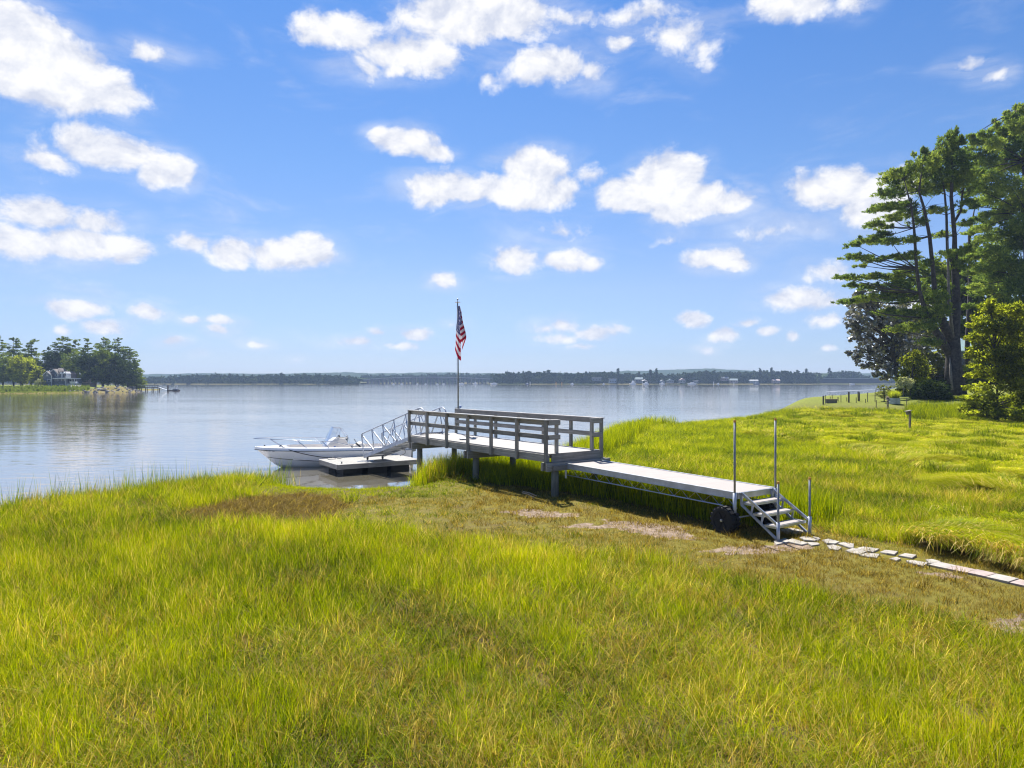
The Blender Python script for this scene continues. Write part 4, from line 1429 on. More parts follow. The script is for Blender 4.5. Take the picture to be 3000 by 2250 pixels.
# wrap-round clear windscreen
W0 = [BP(cx - .02, .42, .90), BP(cx - .10, 0.25, .88), BP(cx - .12, 0, .88), BP(cx - .10, -.25, .88), BP(cx - .02, -.42, .90), BP(cx + .5, -.42, 1.0), ]
W1 = [BP(cx + .34, .30, 1.74), BP(cx + .30, .18, 1.76), BP(cx + .29, 0, 1.77), BP(cx + .30, -.18, 1.76), BP(cx + .34, -.30, 1.74), BP(cx + .72, -.34, 1.70)]
W0 = [BP(cx + .5, .42, 1.0)] + W0; W1 = [BP(cx + .72, .34, 1.70)] + W1
nn = len(W0)
V = W0 + W1
Fq = [(i, i + 1, nn + i + 1, nn + i) for i in range(nn - 1)]
ws = MB().add(V, Fq).build('windscreen', M_acrylic, console)
MB().tube(W1, 0.012, 6).build('screen_frame', M_steel, console)
for sg in (1, -1):
    MB().tube([BP(cx + .72, sg * .34, 1.70), BP(cx + 1.02, sg * .36, 1.22), BP(cx + 1.04, sg * .36, .95)], 0.014, 6).build('grab_rail', M_steel, console)
    MB().tube([BP(cx + .66, sg * .34, 1.70), BP(cx + .48, sg * .36, 1.0)], 0.010, 6).build('grab_rail', M_steel, console)
MB().tube([BP(cx + 1.0 + .12 * math.cos(0) * 0 + .02 * math.sin(q), .17 * math.cos(q), 1.16 + .17 * math.sin(q)) for q in [i * math.pi / 8 for i in range(17)]], 0.014, 5).tube([BP(cx + .92, 0, 1.12), BP(cx + 1.0, 0, 1.16)], .03, 6).build('steering_wheel', M_dark, console)
MB().lathe([(0.05, 0), (0.06, 0.04), (0.05, 0.1), (0.03, 0.13)], BP(cx + .62, .05, 1.25), 10).box(BP(cx + .5, .05, 1.26), BP(cx + .8, .05, 1.26), .1, .03).build('compass', M_dark, console)
MB().box(BP(cx + .50, .36, 1.285), BP(cx + .95, .36, 1.25), .06, .05).build('dash_pad', M_vinyl, console)
# rounded seat under a cream cover with a dark band
sx0 = 4.38
prof = [(0.05, 0), (0.2, 0.01), (0.29, 0.08), (0.31, 0.2), (0.3, 0.34), (0.24, 0.46), (0.12, 0.52), (0.02, 0.53)]
seat = MB()
for i in range(1):
    seat.lathe([(r * 0.9, h * 1.12) for r, h in prof], BP(sx0, .1, .55), 18, axis=(bd * 0.75 + Vector((0, 0, 0.66))))
seat.box(BP(sx0 + .15, .1, .38), BP(sx0 + .15, .1, .7), .4, .4)
helm = seat.build('covered_seat', M_vinyl, boat, smooth=True)
MB().lathe([(0.286, 0.30), (0.288, 0.36), (0.27, 0.37)], BP(sx0, .1, .55), 18, axis=(bd * 0.75 + Vector((0, 0, 0.66)))).build('cover_band', M_dark, helm)
MB().abox(0, 0.001, 0, 0.001, 0, 0.001) if False else None
MB().box(BP(5.9, 0, .38), BP(6.6, 0, .38), 1.6, .0 + .5).build('stern_bench', M_gelcream, boat)
MB().lathe([(0.05, 0), (0.06, 0.02), (0.055, 0.09), (0.03, 0.1)], BP(4.12, .92, .84), 10).build('cup_holder', M_dark, boat)
MB().lathe([(0.03, 0), (0.05, 0.03), (0.03, 0.07)], BP(3.35, .86, .87), 8).build('deck_light', M_blueplastic, boat)
MB().tube([BP(4.55, -.2, .8), BP(4.52, -.2, 1.0), BP(4.42, -.2, 1.14)], 0.015, 6).build('throttle_lever', M_dark, boat)
# outboard, tilted low behind the transom
ob = MB()
ob.prism([BP(LB, .17, .62), BP(LB + .05, .17, .82), BP(LB + .32, .17, .86), BP(LB + .50, .17, .72), BP(LB + .46, .17, .5), BP(LB + .1, .17, .42)], bl * -.34)
mot = ob.build('outboard_motor', M_pole, boat)
MB().prism([BP(LB + .1, .07, .45), BP(LB + .34, .07, .45), BP(LB + .36, .07, -.35), BP(LB + .2, .07, -.35)], bl * -.14).build('motor_leg', M_pole, mot)

rope('mooring_line', [BP(1.05, .3, 1.03), BP(1.35, .86, .86), BP(2.0, 1.08, .66), BP(2.8, 1.16, .49), BP(3.5, 1.13, .42), FP(0.5, FWd - .16, FZ + .05)], 0.016,
     'dark mooring line sagging from the bow cleat to the float')

# ------------------------------------------------------------------ aluminium walkway on wheels
DA = Vector((1.52, 20.03, 0)); da = Vector((0.574, -0.819, 0)).normalized(); dw = Vector((0.819, 0.574, 0)).normalized()
LD, WD = 5.86, 1.38
Z0, Z1 = 1.53, 1.45


def DP(a, b, dz=0.0):
    z = Z0 + (Z1 - Z0) * a / LD
    return DA + da * a + dw * b + Vector((0, 0, z + dz))


dock = thing('dock_section', DP(LD / 2, WD / 2, -1.0), 'long aluminium dock section with tan decking, bridging from the pier end to the wheels', 'dock section')
npn = 5
for i in range(npn):
    a0, a1 = 0.035 + (LD - .07) * i / npn + 0.002, 0.035 + (LD - .07) * (i + 1) / npn - 0.002
    board('deck_panel', DP(a0, WD / 2, -0.012), DP(a1, WD / 2, -0.012), WD - 0.075, 0.02, M_panel, dock)
for b in (0.018, WD - 0.018):
    board('side_beam', DP(0, b, -0.07), DP(LD, b, -0.07), 0.036, 0.14, M_aludull, dock)
    sgn = -1 if b < 1 else 1
    board('beam_lip', DP(0, b + sgn * 0.022, -0.131), DP(LD, b + sgn * 0.022, -0.131), 0.03, 0.014, M_aludull, dock)
    board('beam_lip', DP(0, b, 0.006), DP(LD, b, 0.006), 0.05, 0.012, M_alu, dock)
for a in (0.0, LD):
    board('end_beam', DP(a, 0.04, -0.065), DP(a, WD - .04, -0.065), 0.036, 0.13, M_alu, dock)
for i in range(1, 8):
    board('cross_member', DP(LD * i / 8, 0.04, -0.08), DP(LD * i / 8, WD - .04, -0.08), 0.04, 0.07, M_aludull, dock)
for b in (0.05, WD - 0.05):
    MB().tube([DP(0.05, b, -0.335), DP(LD - 0.02, b, -0.335)], 0.014, 6).build('truss_chord', M_alu, dock)
    nz2 = 26
    pts = [DP(0.06 + (LD - .12) * i / nz2, b, -0.145 if i % 2 else -0.33) for i in range(nz2 + 1)]
    MB().tube(pts, 0.008, 5).build('truss_web', M_alu, dock)


def leg(x, y, z0, z1, zs, name='leg'):
    l_ = MB().tube([(x, y, z0), (x, y, z1)], 0.024, 10).build(name, M_pole, dock if name == 'leg' else None, smooth=True)
    return l_


g_near = gz(*DP(LD, 0)[:2]); 
for b, a in ((-0.03, LD - .02), (WD + 0.0, LD + .02)):
    p = DP(a, b)
    sl = MB().tube([(p.x, p.y, 0.86), (p.x, p.y, p.z - 0.0)], 0.040, 10).build('leg_sleeve', M_aludull, dock, smooth=True)
    lg = MB().tube([(p.x, p.y, 0.84), (p.x, p.y, 3.0)], 0.024, 10).build('leg', M_pole, dock, smooth=True)
    MB().tube([(p.x, p.y, 2.99), (p.x, p.y, 3.04)], 0.027, 10).build('leg_cap', M_orange, lg)
p = DP(0.03, 0.0)
MB().box((p.x, p.y, p.z - 0.42), (p.x, p.y, p.z - 0.02), 0.06, 0.05).build('leg_socket', M_aludull, dock)


def wheel(c, ax, par):
    c = Vector(c)
    ax = Vector(ax).normalized()
    Rr, W = 0.30, 0.27
    wh = MB().lathe([(0.05, -W / 2 + .03), (0.20, -W / 2 + .02), (0.215, -W / 2), (0.275, -W / 2), (0.285, -W / 2 + .02), (0.285, W / 2 - .02), (0.275, W / 2), (0.215, W / 2), (0.20, W / 2 - .02), (0.05, W / 2 - .03)], c, 32, axis=ax).build('wheel', M_black, par)
    s = ax.cross(Vector((0, 0, 1))).normalized()
    t = ax.cross(s)
    mb = MB()
    nl = 18
    for i in range(nl):
        a = 2 * math.pi * i / nl
        for side in (-1, 1):
            aa = a + (math.pi / nl if side > 0 else 0)
            d = s * math.cos(aa) + t * math.sin(aa)
            tg = ax.cross(d)
            cc = c + ax * (side * W * 0.25)
            mb.box(cc + d * 0.288 - ax * .058, cc + d * 0.288 + ax * .058, 0.06, 0.05, up=d)
    mb.build('tread_lugs', M_black, wh)
    sp_ = MB()
    for i in range(6):
        a = 2 * math.pi * i / 6
        d = s * math.cos(a) + t * math.sin(a)
        for sd in (-1, 1):
            sp_.box(c + ax * sd * (W / 2 - .02) + d * 0.05, c + ax * sd * (W / 2 - .02) + d * 0.21, 0.05, 0.025, up=ax)
    sp_.build('wheel_ribs', M_black, wh)
    MB().lathe([(0.02, -W / 2 - .01), (0.033, -W / 2 - .005), (0.033, W / 2 + .005), (0.02, W / 2 + .01)], c, 6, axis=ax).build('hub_cap', M_alu, wh)
    return wh


wc0 = DP(LD - .22, -0.10); wc1 = DP(LD - .22, WD - 0.1)
zw0 = gz(wc0.x, wc0.y) + 0.27
for wc in (wc0, wc1):
    wheel((wc.x, wc.y, zw0), dw, dock)
MB().tube([(wc0.x, wc0.y, zw0), (wc1.x, wc1.y, zw0)], 0.02, 8).build('axle', M_alu, dock, smooth=True)

# stairs
stair = thing('dock_stairs', DP(LD + .4, WD / 2, -0.85), 'aluminium steps with three tan treads going down from the dock section to the stones', 'steps')
SB0, SB1 = 0.14, 1.24
RUN = 0.92
for b in (SB0, SB1):
    top = DP(LD + 0.03, b, -0.01)
    bot = DP(LD + RUN, b); bot.z = 0.80
    MB().box(top, bot + Vector((0, 0, 0.09)), 0.035, 0.055).build('stringer', M_alu, stair)
    t2 = top + Vector((0, 0, -0.25)) + da * 0.0; b2 = bot + Vector((0, 0, -0.2)) - da * 0.03
    MB().box(t2, b2, 0.035, 0.05).build('stringer', M_aludull, stair)
    MB().box(top + Vector((0, 0, .0)), t2, 0.035, 0.05, up=da).build('stringer_end', M_aludull, stair)
    for f_k in (0.33, 0.62):
        p_a = top.lerp(bot + Vector((0, 0, .09)), f_k); p_b = t2.lerp(b2, f_k - .04)
        MB().box(p_a, p_b, 0.03, 0.035, up=da).build('stringer_web', M_aludull, stair)
for a_, z_ in ((0.30, 1.245), (0.585, 1.045), (0.87, 0.85)):
    c0 = DP(LD + a_ - .13, SB0 - .005); c1 = DP(LD + a_ - .13, SB1 + .005)
    c0.z = c1.z = z_ - 0.022
    tr_ = MB().box(c0, c1, 0.27, 0.05).build('tread', M_alu, stair)
    c0 = c0 + dw * .04; c1 = c1 - dw * .04
    c0.z = c1.z = z_ + 0.008
    board('tread_panel', c0, c1, 0.23, 0.012, M_panel, tr_ if False else stair)
for b, lab in ((SB0 - 0.01, 0), (SB1 + 0.03, 1)):
    p = DP(LD + RUN + .02, b)
    g_ = gz(p.x, p.y)
    sl = MB().tube([(p.x, p.y, g_ - .12), (p.x, p.y, 0.95)], 0.036, 10).build('leg_sleeve', M_aludull, stair, smooth=True)
    lg = MB().tube([(p.x, p.y, g_ - .2), (p.x, p.y, 1.76)], 0.024, 10).build('leg', M_pole, stair, smooth=True)
    MB().tube([(p.x, p.y, 1.755), (p.x, p.y, 1.80)], 0.027, 10).build('leg_cap', M_orange, lg)

# ------------------------------------------------------------------ stepping stones and pavers
path = setting('stone_path', atz(2600, 1640, 0.6))
stones = [((60, 240), (150, 225), (175, 250), (80, 262)), ((125, 152), (200, 140), (300, 158), (270, 172), (160, 172)), ((165, 246), (215, 228), (335, 262), (285, 272)), ((285, 222), (325, 205), (420, 232), (395, 246), (320, 240)),
          ((395, 212), (430, 216), (452, 232), (430, 240)), ((350, 266), (425, 264), (440, 276), (380, 282)), ((480, 242), (530, 236), (605, 255), (575, 272), (515, 268)),
          ((520, 292), (565, 288), (628, 305), (600, 322), (540, 312)), ((618, 276), (665, 264), (735, 275), (730, 308), (700, 305)), ((686, 332), (740, 322), (838, 345), (795, 364), (735, 354)),
          ((780, 318), (830, 308), (945, 324), (900, 345), (830, 338)), ((805, 374), (860, 362), (950, 376), (935, 402), (865, 394)), ((980, 348), (1020, 338), (1110, 352), (1085, 374), (1030, 366)),
          ((1055, 414), (1110, 406), (1140, 418), (1110, 431)), ((1140, 386), (1190, 374), (1272, 388), (1240, 405)), ((1208, 436), (1260, 428), (1372, 450), (1330, 472), (1255, 458)),
          ((1372, 424), (1420, 418), (1485, 436), (1440, 448), (1400, 442))]


def slab(pts_px, mat, thick=0.06, lift=0.03, name='stone'):
    P3 = []
    for (zx, zy) in pts_px:
        u, v = 2250 + zx / 2.949, 1500 + zy / 2.949
        q = atz(u, v, 0.60)
        q.z = gz(q.x, q.y) + lift + random.uniform(-.008, .012)
        P3.append(q)
    top = [p + Vector((0, 0, 0)) for p in P3]
    c = sum(top, Vector()) / len(top)
    top = [c + (p - c) * 1.22 for p in top]
    V = [c + (p - c) * 0.96 + Vector((0, 0, 0.0)) for p in top] + [p + Vector((0, 0, -.012)) for p in top] + [p + Vector((0, 0, -thick)) for p in top]
    k_ = len(top)
    area = sum((top[i].x - c.x) * (top[(i + 1) % k_].y - c.y) - (top[(i + 1) % k_].x - c.x) * (top[i].y - c.y) for i in range(k_))
    Fc = [tuple(range(k_)) if area > 0 else tuple(range(k_ - 1, -1, -1))]
    for r_ in (0, 1):
        for i in range(k_):
            j = (i + 1) % k_
            q = (r_ * k_ + i, (r_ + 1) * k_ + i, (r_ + 1) * k_ + j, r_ * k_ + j)
            Fc.append(q if area > 0 else q[::-1])
    return MB().add(V, Fc).build(name, mat, path, M=Matrix.Translation(c))


for s_ in stones:
    slab(s_, M_stone)
pa = atz(2718, 1657.7, 0.6); pb = atz(3000, 1718.7, 0.6)
qa = atz(2752, 1649, 0.6); qb = atz(3000, 1701.8, 0.6)
pdv = ((pb - pa).normalized() + (qb - qa).normalized()).normalized(); pdv.z = 0
pc = (pa + qa) / 2
wside = Vector((-pdv.y, pdv.x, 0))
s_ = 0.0
for i in range(9):
    L_ = [0.30, 0.31, 0.29, 0.33, 0.30, 0.31, 0.30, 0.32, 0.30][i]
    cc = pc + pdv * (s_ + L_ / 2) + wside * random.uniform(-.012, .012)
    s_ += L_ + 0.012
    z_ = gz(cc.x, cc.y) + 0.035 + random.uniform(-.006, .006)
    a_, b_ = cc - pdv * L_ / 2, cc + pdv * L_ / 2
    a_.z = b_.z = z_ - 0.022
    MB().box(a_, b_, 0.36, 0.05).build('paver', M_pinkpaver if i in (1, 2, 4, 7) else M_greypaver, path, M=Matrix.Translation(cc))
# dry sticks by the pier pile
for q0, q1 in (((1532, 1447), (1572, 1460)), ((1530, 1451), (1566, 1464))):
    a_, b_ = atz(*q0, 0.62), atz(*q1, 0.6)
    a_.z = gz(a_.x, a_.y) + .1; b_.z = gz(b_.x, b_.y) + .08
    o = MB().tube([a_, (a_ + b_) / 2 + Vector((0, 0, .02)), b_], [.014, .016, .012], 5).build('dry_stick', M_tanwood)
    tag(o, 'pale dry stick on the turf, the ' + ('upper' if q0[0] == 1532 else 'lower') + ' of two left of the pier pile', 'stick', 'dry sticks beside the pile')
# drift sticks on the bare mud
# ------------------------------------------------------------------ trees
def leaves(centers, radii, n_each, size, asp=0.5, up=0.5, seed=0, shell=0.35, flat=1.0):
    """quads spread through ellipsoid clumps, gathered in small tufts; returns verts, quads, tint"""
    r = np.random.default_rng(seed)
    centers = np.asarray(centers, float); radii = np.asarray(radii, float)
    if radii.ndim == 1:
        radii = np.repeat(radii[:, None], 3, 1)
    n_each = np.asarray(n_each) if np.ndim(n_each) else np.full(len(centers), n_each)
    ci = np.repeat(np.arange(len(centers)), n_each)
    nt_ = np.maximum(2, n_each // 14)
    # tufts inside each clump
    T = []; Tb = []
    for i, k_ in enumerate(nt_):
        d = r.normal(0, 1, (k_, 3)); d /= np.linalg.norm(d, axis=1)[:, None]
        rad = r.uniform(shell, 1.0, k_) ** 0.6
        T.append(centers[i] + d * rad[:, None] * radii[i]); Tb.append(d[:, 2] * rad)
    off = np.concatenate([[0], np.cumsum(nt_)])
    T = np.concatenate(T); Tb = np.concatenate(Tb)
    ti = off[ci] + (r.uniform(0, 1, len(ci)) * nt_[ci]).astype(int)
    sz = radii[ci].mean(1)
    p = T[ti] + r.normal(0, 1, (len(ci), 3)) * np.minimum(radii[ci] * 0.16, size * 2.2) * flat
    d = (p - T[ti]); d /= (np.linalg.norm(d, axis=1)[:, None] + 1e-6)
    d = d + r.normal(0, .5, d.shape); d[:, 2] += up
    d /= np.linalg.norm(d, axis=1)[:, None]
    s = np.cross(d, r.normal(0, 1, d.shape)); s /= (np.linalg.norm(s, axis=1)[:, None] + 1e-6)
    L = size * r.uniform(0.6, 1.3, len(ci))[:, None]
    Wd_ = L * asp
    V = np.stack([p - d * L * .5, p + s * Wd_ * .5, p + d * L * .5, p - s * Wd_ * .5], 1).reshape(-1, 3)
    q = np.arange(len(V)).reshape(-1, 4)
    cl = np.repeat(r.uniform(-0.26, 0.26, len(nt_)), nt_)
    tint_c = np.clip(r.uniform(0.3, 0.7, len(T)) + cl, 0, 1)
    t = np.clip(tint_c[ti] + r.normal(0, .14, len(ci)), 0, 1)
    return V, q, np.repeat(t, 4)


def crown(name, mat, parent, *lv):
    V = np.concatenate([a[0] for a in lv]); t = np.concatenate([a[2] for a in lv])
    q = []; o = 0
    for a in lv:
        q.append(a[1] + o); o += len(a[0])
    M = ROOTM[parent.name]
    Vl = V - np.array(M.translation)
    return mesh_obj(name, Vl, np.concatenate(q), mat, parent, M=Matrix.Translation(M.translation), attrs={'tint': t})


def zp(x, y, Y):
    """pixel of the right-hand zoom (origin 2350,250, scale 1.58) at depth Y"""
    return at(2350 + x / 1.58, 250 + y / 1.58, Y)


def pads_to(Y, pads, scale=1.0, dj=2.0, seed=1):
    r = random.Random(seed)
    C = []; Rr = []
    for (x, y, rx, ry) in pads:
        yy = Y + r.uniform(-dj, dj)
        c = zp(x, y, yy)
        k_ = yy / F / 1.58
        C.append(tuple(c)); Rr.append((rx * k_ * scale, max(rx * 0.75, ry) * k_ * scale, ry * k_ * scale))
    return np.array(C), np.array(Rr)


# tall multi-stemmed pine
YP = 55.0
YP = 76.0
base = Vector(((2795 - 1500) / F * YP, YP, gz((2795 - 1500) / F * YP, YP)))
KP = YP / 55.0
pine = thing('pine_tree', base, 'tall open pine with several dark stems at the edge of the lawn', 'tree')
L1 = [zp(712, 1455, YP), zp(700, 1300, YP), zp(700, 1170, YP), zp(715, 1000, YP + .3), zp(705, 850, YP + .4), zp(706, 700, YP + .3), zp(690, 520, YP), zp(695, 380, YP), zp(690, 225, YP)]
L2 = [zp(700, 1200, YP), zp(660, 1120, YP - .3), zp(615, 990, YP - .4), zp(608, 880, YP - .5), zp(590, 700, YP - .7), zp(565, 570, YP - .6), zp(540, 490, YP - .6), zp(565, 330, YP - .5)]
L3 = [zp(685, 1250, YP), zp(640, 1170, YP - .5), zp(580, 1080, YP - .8), zp(545, 960, YP - 1.2), zp(530, 850, YP - 1.2), zp(518, 660, YP - 1.2), zp(505, 560, YP - 1.0), zp(470, 430, YP - .9)]
L4 = [zp(720, 1000, YP), zp(715, 850, YP + .8), zp(700, 640, YP + .9), zp(735, 580, YP + 1.0), zp(742, 500, YP + 1.1), zp(760, 380, YP + 1.1)]
L5 = [zp(705, 860, YP + .4), zp(672, 760, YP), zp(668, 600, YP), zp(660, 500, YP), zp(640, 380, YP)]
mb = MB()
mb.tube(L1, [q_ * KP for q_ in [.85, .60, .48, .30, .22, .17, .13, .09, .03]], 10)
mb.tube(L2, [q_ * KP for q_ in [.34, .32, .2, .16, .13, .10, .08, .03]], 8)
mb.tube(L3, [q_ * KP for q_ in [.30, .28, .2, .14, .12, .09, .07, .03]], 8)
mb.tube(L4, [q_ * KP for q_ in [.2, .16, .12, .1, .07, .03]], 8)
mb.tube(L5, [q_ * KP for q_ in [.14, .11, .09, .07, .03]], 7)
PADS1 = [(690, 235, 26, 26), (690, 275, 45, 28), (735, 255, 26, 16), (655, 325, 55, 34), (705, 335, 55, 36), (752, 345, 45, 32), (565, 305, 18, 14), (585, 330, 26, 20), (605, 360, 40, 30), (520, 380, 42, 26), (570, 415, 50, 34),
         (640, 410, 55, 38), (700, 420, 60, 38), (765, 420, 50, 36), (485, 420, 44, 26), (425, 408, 38, 18), (420, 440, 44, 22), (500, 460, 50, 24), (560, 478, 40, 22), (620, 480, 40, 20), (705, 470, 60, 20), (385, 495, 36, 14), (435, 500, 44, 20),
         (345, 570, 40, 11), (385, 563, 40, 14), (440, 560, 46, 14), (495, 560, 40, 24), (625, 578, 46, 11), (345, 641, 40, 10), (390, 655, 30, 8), (415, 615, 44, 13), (500, 600, 46, 16), (555, 630, 36, 12), (380, 690, 40, 10), (245, 737, 30, 9),
         (290, 722, 44, 11), (350, 718, 46, 13), (410, 722, 44, 12), (500, 715, 40, 14), (235, 792, 38, 9), (300, 798, 46, 10), (355, 806, 40, 9), (435, 795, 44, 10), (510, 790, 50, 16), (585, 825, 50, 16), (280, 835, 16, 6), (188, 888, 30, 6), (245, 892, 38, 9),
         (310, 885, 40, 9), (370, 885, 46, 12), (440, 885, 50, 15), (235, 925, 24, 7), (295, 932, 46, 11), (375, 932, 50, 15), (455, 925, 56, 18), (200, 1003, 34, 6), (250, 997, 44, 9), (310, 985, 50, 12), (380, 975, 56, 16), (455, 985, 60, 20), (540, 960, 60, 24), (620, 985, 56, 22),
         (400, 1050, 46, 14), (480, 1060, 56, 18), (565, 1055, 56, 20), (645, 1040, 46, 22), (445, 1130, 42, 12), (520, 1118, 52, 15), (600, 1108, 46, 18), (680, 930, 60, 20), (740, 830, 60, 18), (690, 780, 46, 14), (760, 760, 36, 12), (620, 900, 46, 14),
         (790, 470, 40, 26), (770, 540, 36, 12), (760, 640, 34, 10), (600, 1190, 46, 15), (660, 690, 40, 10)]
C1, R1 = pads_to(YP, PADS1, 1.0, 1.9, 3)
stems = L1 + L2 + L3 + L4 + L5
rq = np.random.default_rng(31)
ex_c = []; ex_r = []
for c, r_ in zip(C1, R1):
    for q_ in range(3):
        ex_c.append((c[0] + rq.uniform(-.85, .85) * r_[0], c[1] + rq.uniform(-.6, .6) * r_[1], c[2] + rq.uniform(.5, 1.1) * r_[2]))
        ex_r.append((r_[0] * .28, r_[1] * .28, max(.22, r_[2] * rq.uniform(.45, .8))))
EXC, EXR = np.array(ex_c), np.array(ex_r)
rr = random.Random(5)
for c, r_ in zip(C1, R1):
    c = Vector(c)
    near_ = min([s for s in stems if s.z < c.z + 0.5] or stems, key=lambda s: (s - c).length + 0.7 * abs(s.z - c.z + .5))
    # join on the stem at about the same height
    mid = near_.lerp(c, 0.5) + Vector((0, rr.uniform(-.3, .3), -0.10 * (near_ - c).length * 0.5))
    Lb = (near_ - c).length
    mb.tube([near_, mid, c, c + (c - near_).normalized() * r_[0] * 0.5], [0.03 + 0.011 * Lb, 0.025 + 0.006 * Lb, 0.02, 0.008], 5)
# bare dead twigs in the open middle
for i in range(34):
    s = rr.choice(L1[3:7] + L2[2:6] + L3[2:6] + L4[1:4])
    d = Vector((rr.uniform(-1, 1), rr.uniform(-.6, .6), rr.uniform(-.15, .45))).normalized() * rr.uniform(1.0, 2.8)
    mb.tube([s, s + d * .5 + Vector((0, 0, .12)), s + d], [.035, .022, .007], 4)
mb.build('trunk', M_bark, pine, smooth=True)
MB().tube([L1[2] + Vector((-.28, -.42, 0)), zp(680, 1000, YP - .45), zp(676, 860, YP - .35), zp(674, 720, YP - .3)], [.16, .17, .12, .06], 7).tube([zp(695, 1410, YP - .78), zp(688, 1330, YP - .66), zp(684, 1260, YP - .58)], [.12, .14, .05], 7).build('bare_limb', M_barkpale, pine, smooth=True)
R1[:, 2] *= 1.3
ne = (R1[:, 0] * R1[:, 2] * 900 / KP ** 2 + 260).astype(int)
lv1 = leaves(C1, R1 * 1.06, ne, 0.30 * KP, 0.24, 0.55, 11, shell=0.15, flat=0.9)
lv2 = leaves(C1 + np.array([0, 1.8, 0.2]), R1 * 0.9, (ne * 0.3).astype(int), 0.30 * KP, 0.24, 0.55, 12)
lv3 = leaves(EXC, EXR, np.full(len(EXC), 90), 0.27 * KP, 0.22, 1.1, 14, shell=0.1, flat=0.8)
crown('needles', L_pine, pine, lv1, lv2, lv3)

# second, denser pine at the right edge
PADS2 = [(1000, 105, 18, 24), (1015, 130, 30, 36), (965, 150, 30, 24), (945, 130, 12, 12), (1000, 190, 50, 44), (930, 215, 36, 24), (885, 205, 24, 14), (850, 225, 36, 20), (785, 235, 26, 12), (820, 265, 44, 24), (895, 275, 56, 36), (985, 280, 66, 50),
         (810, 335, 36, 20), (870, 350, 60, 36), (960, 370, 70, 50), (800, 400, 40, 24), (860, 430, 60, 30), (960, 460, 80, 50), (810, 480, 50, 24), (880, 520, 70, 34), (990, 550, 70, 50), (790, 560, 26, 12), (850, 600, 40, 18), (925, 605, 60, 34), (1010, 640, 60, 50),
         (830, 660, 50, 18), (900, 690, 70, 30), (990, 730, 70, 50), (800, 790, 50, 16), (870, 760, 60, 24), (940, 810, 80, 44), (1020, 850, 60, 60), (830, 850, 60, 22), (900, 880, 80, 36), (980, 930, 80, 54), (860, 950, 60, 24), (930, 1000, 60, 34), (1020, 1020, 60, 50),
         (1080, 200, 70, 70), (1100, 330, 90, 80), (1110, 500, 100, 90), (1120, 680, 110, 90), (1130, 860, 110, 90), (1110, 1010, 100, 70), (1060, 120, 40, 50), (1160, 420, 90, 90), (1190, 620, 90, 90), (1180, 800, 90, 90), (780, 1020, 40, 12), (800, 930, 46, 14)]
b2 = Vector(((3030 - 1500) / F * 84, 84, gz((3030 - 1500) / F * 84, 84)))
K2 = 84 / 55.0
pine2 = thing('pine_tree', b2, 'dense tall pine at the right edge of the photo, taller than its open neighbour', 'tree')
Y2 = b2.y
C2, R2 = pads_to(Y2, PADS2, 1.0, 2.6, 9)
st2 = [zp(1078, 1480, Y2), zp(1065, 1200, Y2), zp(1050, 900, Y2), zp(1045, 600, Y2), zp(1030, 350, Y2), zp(1010, 110, Y2)]
mb = MB().tube(st2, [.9, .75, .6, .45, .3, .05], 10)
for c, r_ in zip(C2, R2):
    c = Vector(c)
    s = min(st2, key=lambda s: (s - c).length + abs(s.z - c.z))
    mb.tube([s, s.lerp(c, .5) + Vector((0, 0, .2)), c], [.10, .06, .02], 5)
mb.tube([zp(770, 1440, Y2 + 6), zp(765, 1200, Y2 + 6), zp(778, 950, Y2 + 6), zp(775, 700, Y2 + 6), zp(800, 560, Y2 + 5.5)], [.34, .3, .26, .2, .05], 7)
mb.build('trunk', M_bark, pine2, smooth=True)
ne2 = (R2[:, 0] * R2[:, 2] * 800 / K2 ** 2 + 340).astype(int)
crown('needles', L_pine, pine2, leaves(C2, R2 * 0.92, ne2, 0.32 * K2, 0.26, 0.5, 21, shell=0.2),
      leaves(C2 + np.array([0.3, 2.5, 0]), R2 * 0.75, (ne2 * 0.6).astype(int), 0.34 * K2, 0.26, 0.5, 22))


def ptree(name, label, cat, u, vb, pads, Yoff, mat, bark, size, asp, dens=380, seed=1, trunk_r=0.12, dj=1.5, upv=0.2, stems_n=1, group=None, y0=25, y1=100, Yabs=None):
    b = hit(u, vb, y0, y1)
    if Yabs:
        x_ = (u - 1500) / F * Yabs
        b = Vector((x_, Yabs, gz(x_, Yabs)))
    kk = (b.y + Yoff) / 55.0
    size *= kk; dens /= kk ** 2; trunk_r *= kk ** .5
    t = thing(name, b, label, cat, group)
    C_, R_ = pads_to(b.y + Yoff, pads, 1.0, dj, seed)
    C_[:, 2] = np.maximum(C_[:, 2], b.z + R_[:, 2] * 0.35)
    mb = MB()
    topc = Vector(C_[np.argmax(C_[:, 2])])
    for c, r_ in zip(C_, R_):
        c = Vector(c)
        f_k = max(0.15, min(.8, (c.z - b.z) / max(1, topc.z - b.z) * .7))
        s = b.lerp(Vector((topc.x * .5 + b.x * .5, topc.y, topc.z)), f_k)
        mb.tube([s, s.lerp(c, .5) + Vector((0, 0, .1)), c], [trunk_r * .45, trunk_r * .3, trunk_r * .1], 5)
    mb.tube([b - Vector((0, 0, .2)), b.lerp(Vector((topc.x * .5 + b.x * .5, topc.y, topc.z)), .5), topc], [trunk_r, trunk_r * .7, trunk_r * .15], 7)
    mb.build('trunk' if cat == 'tree' else 'stem', bark, t, smooth=True)
    nn_ = (R_[:, 0] * R_[:, 2] * dens + 80).astype(int)
    crown('crown' if cat == 'tree' else 'foliage', mat, t, leaves(C_, R_ * 1.05, nn_, size, asp, upv, seed + 50, shell=0.25))
    return t


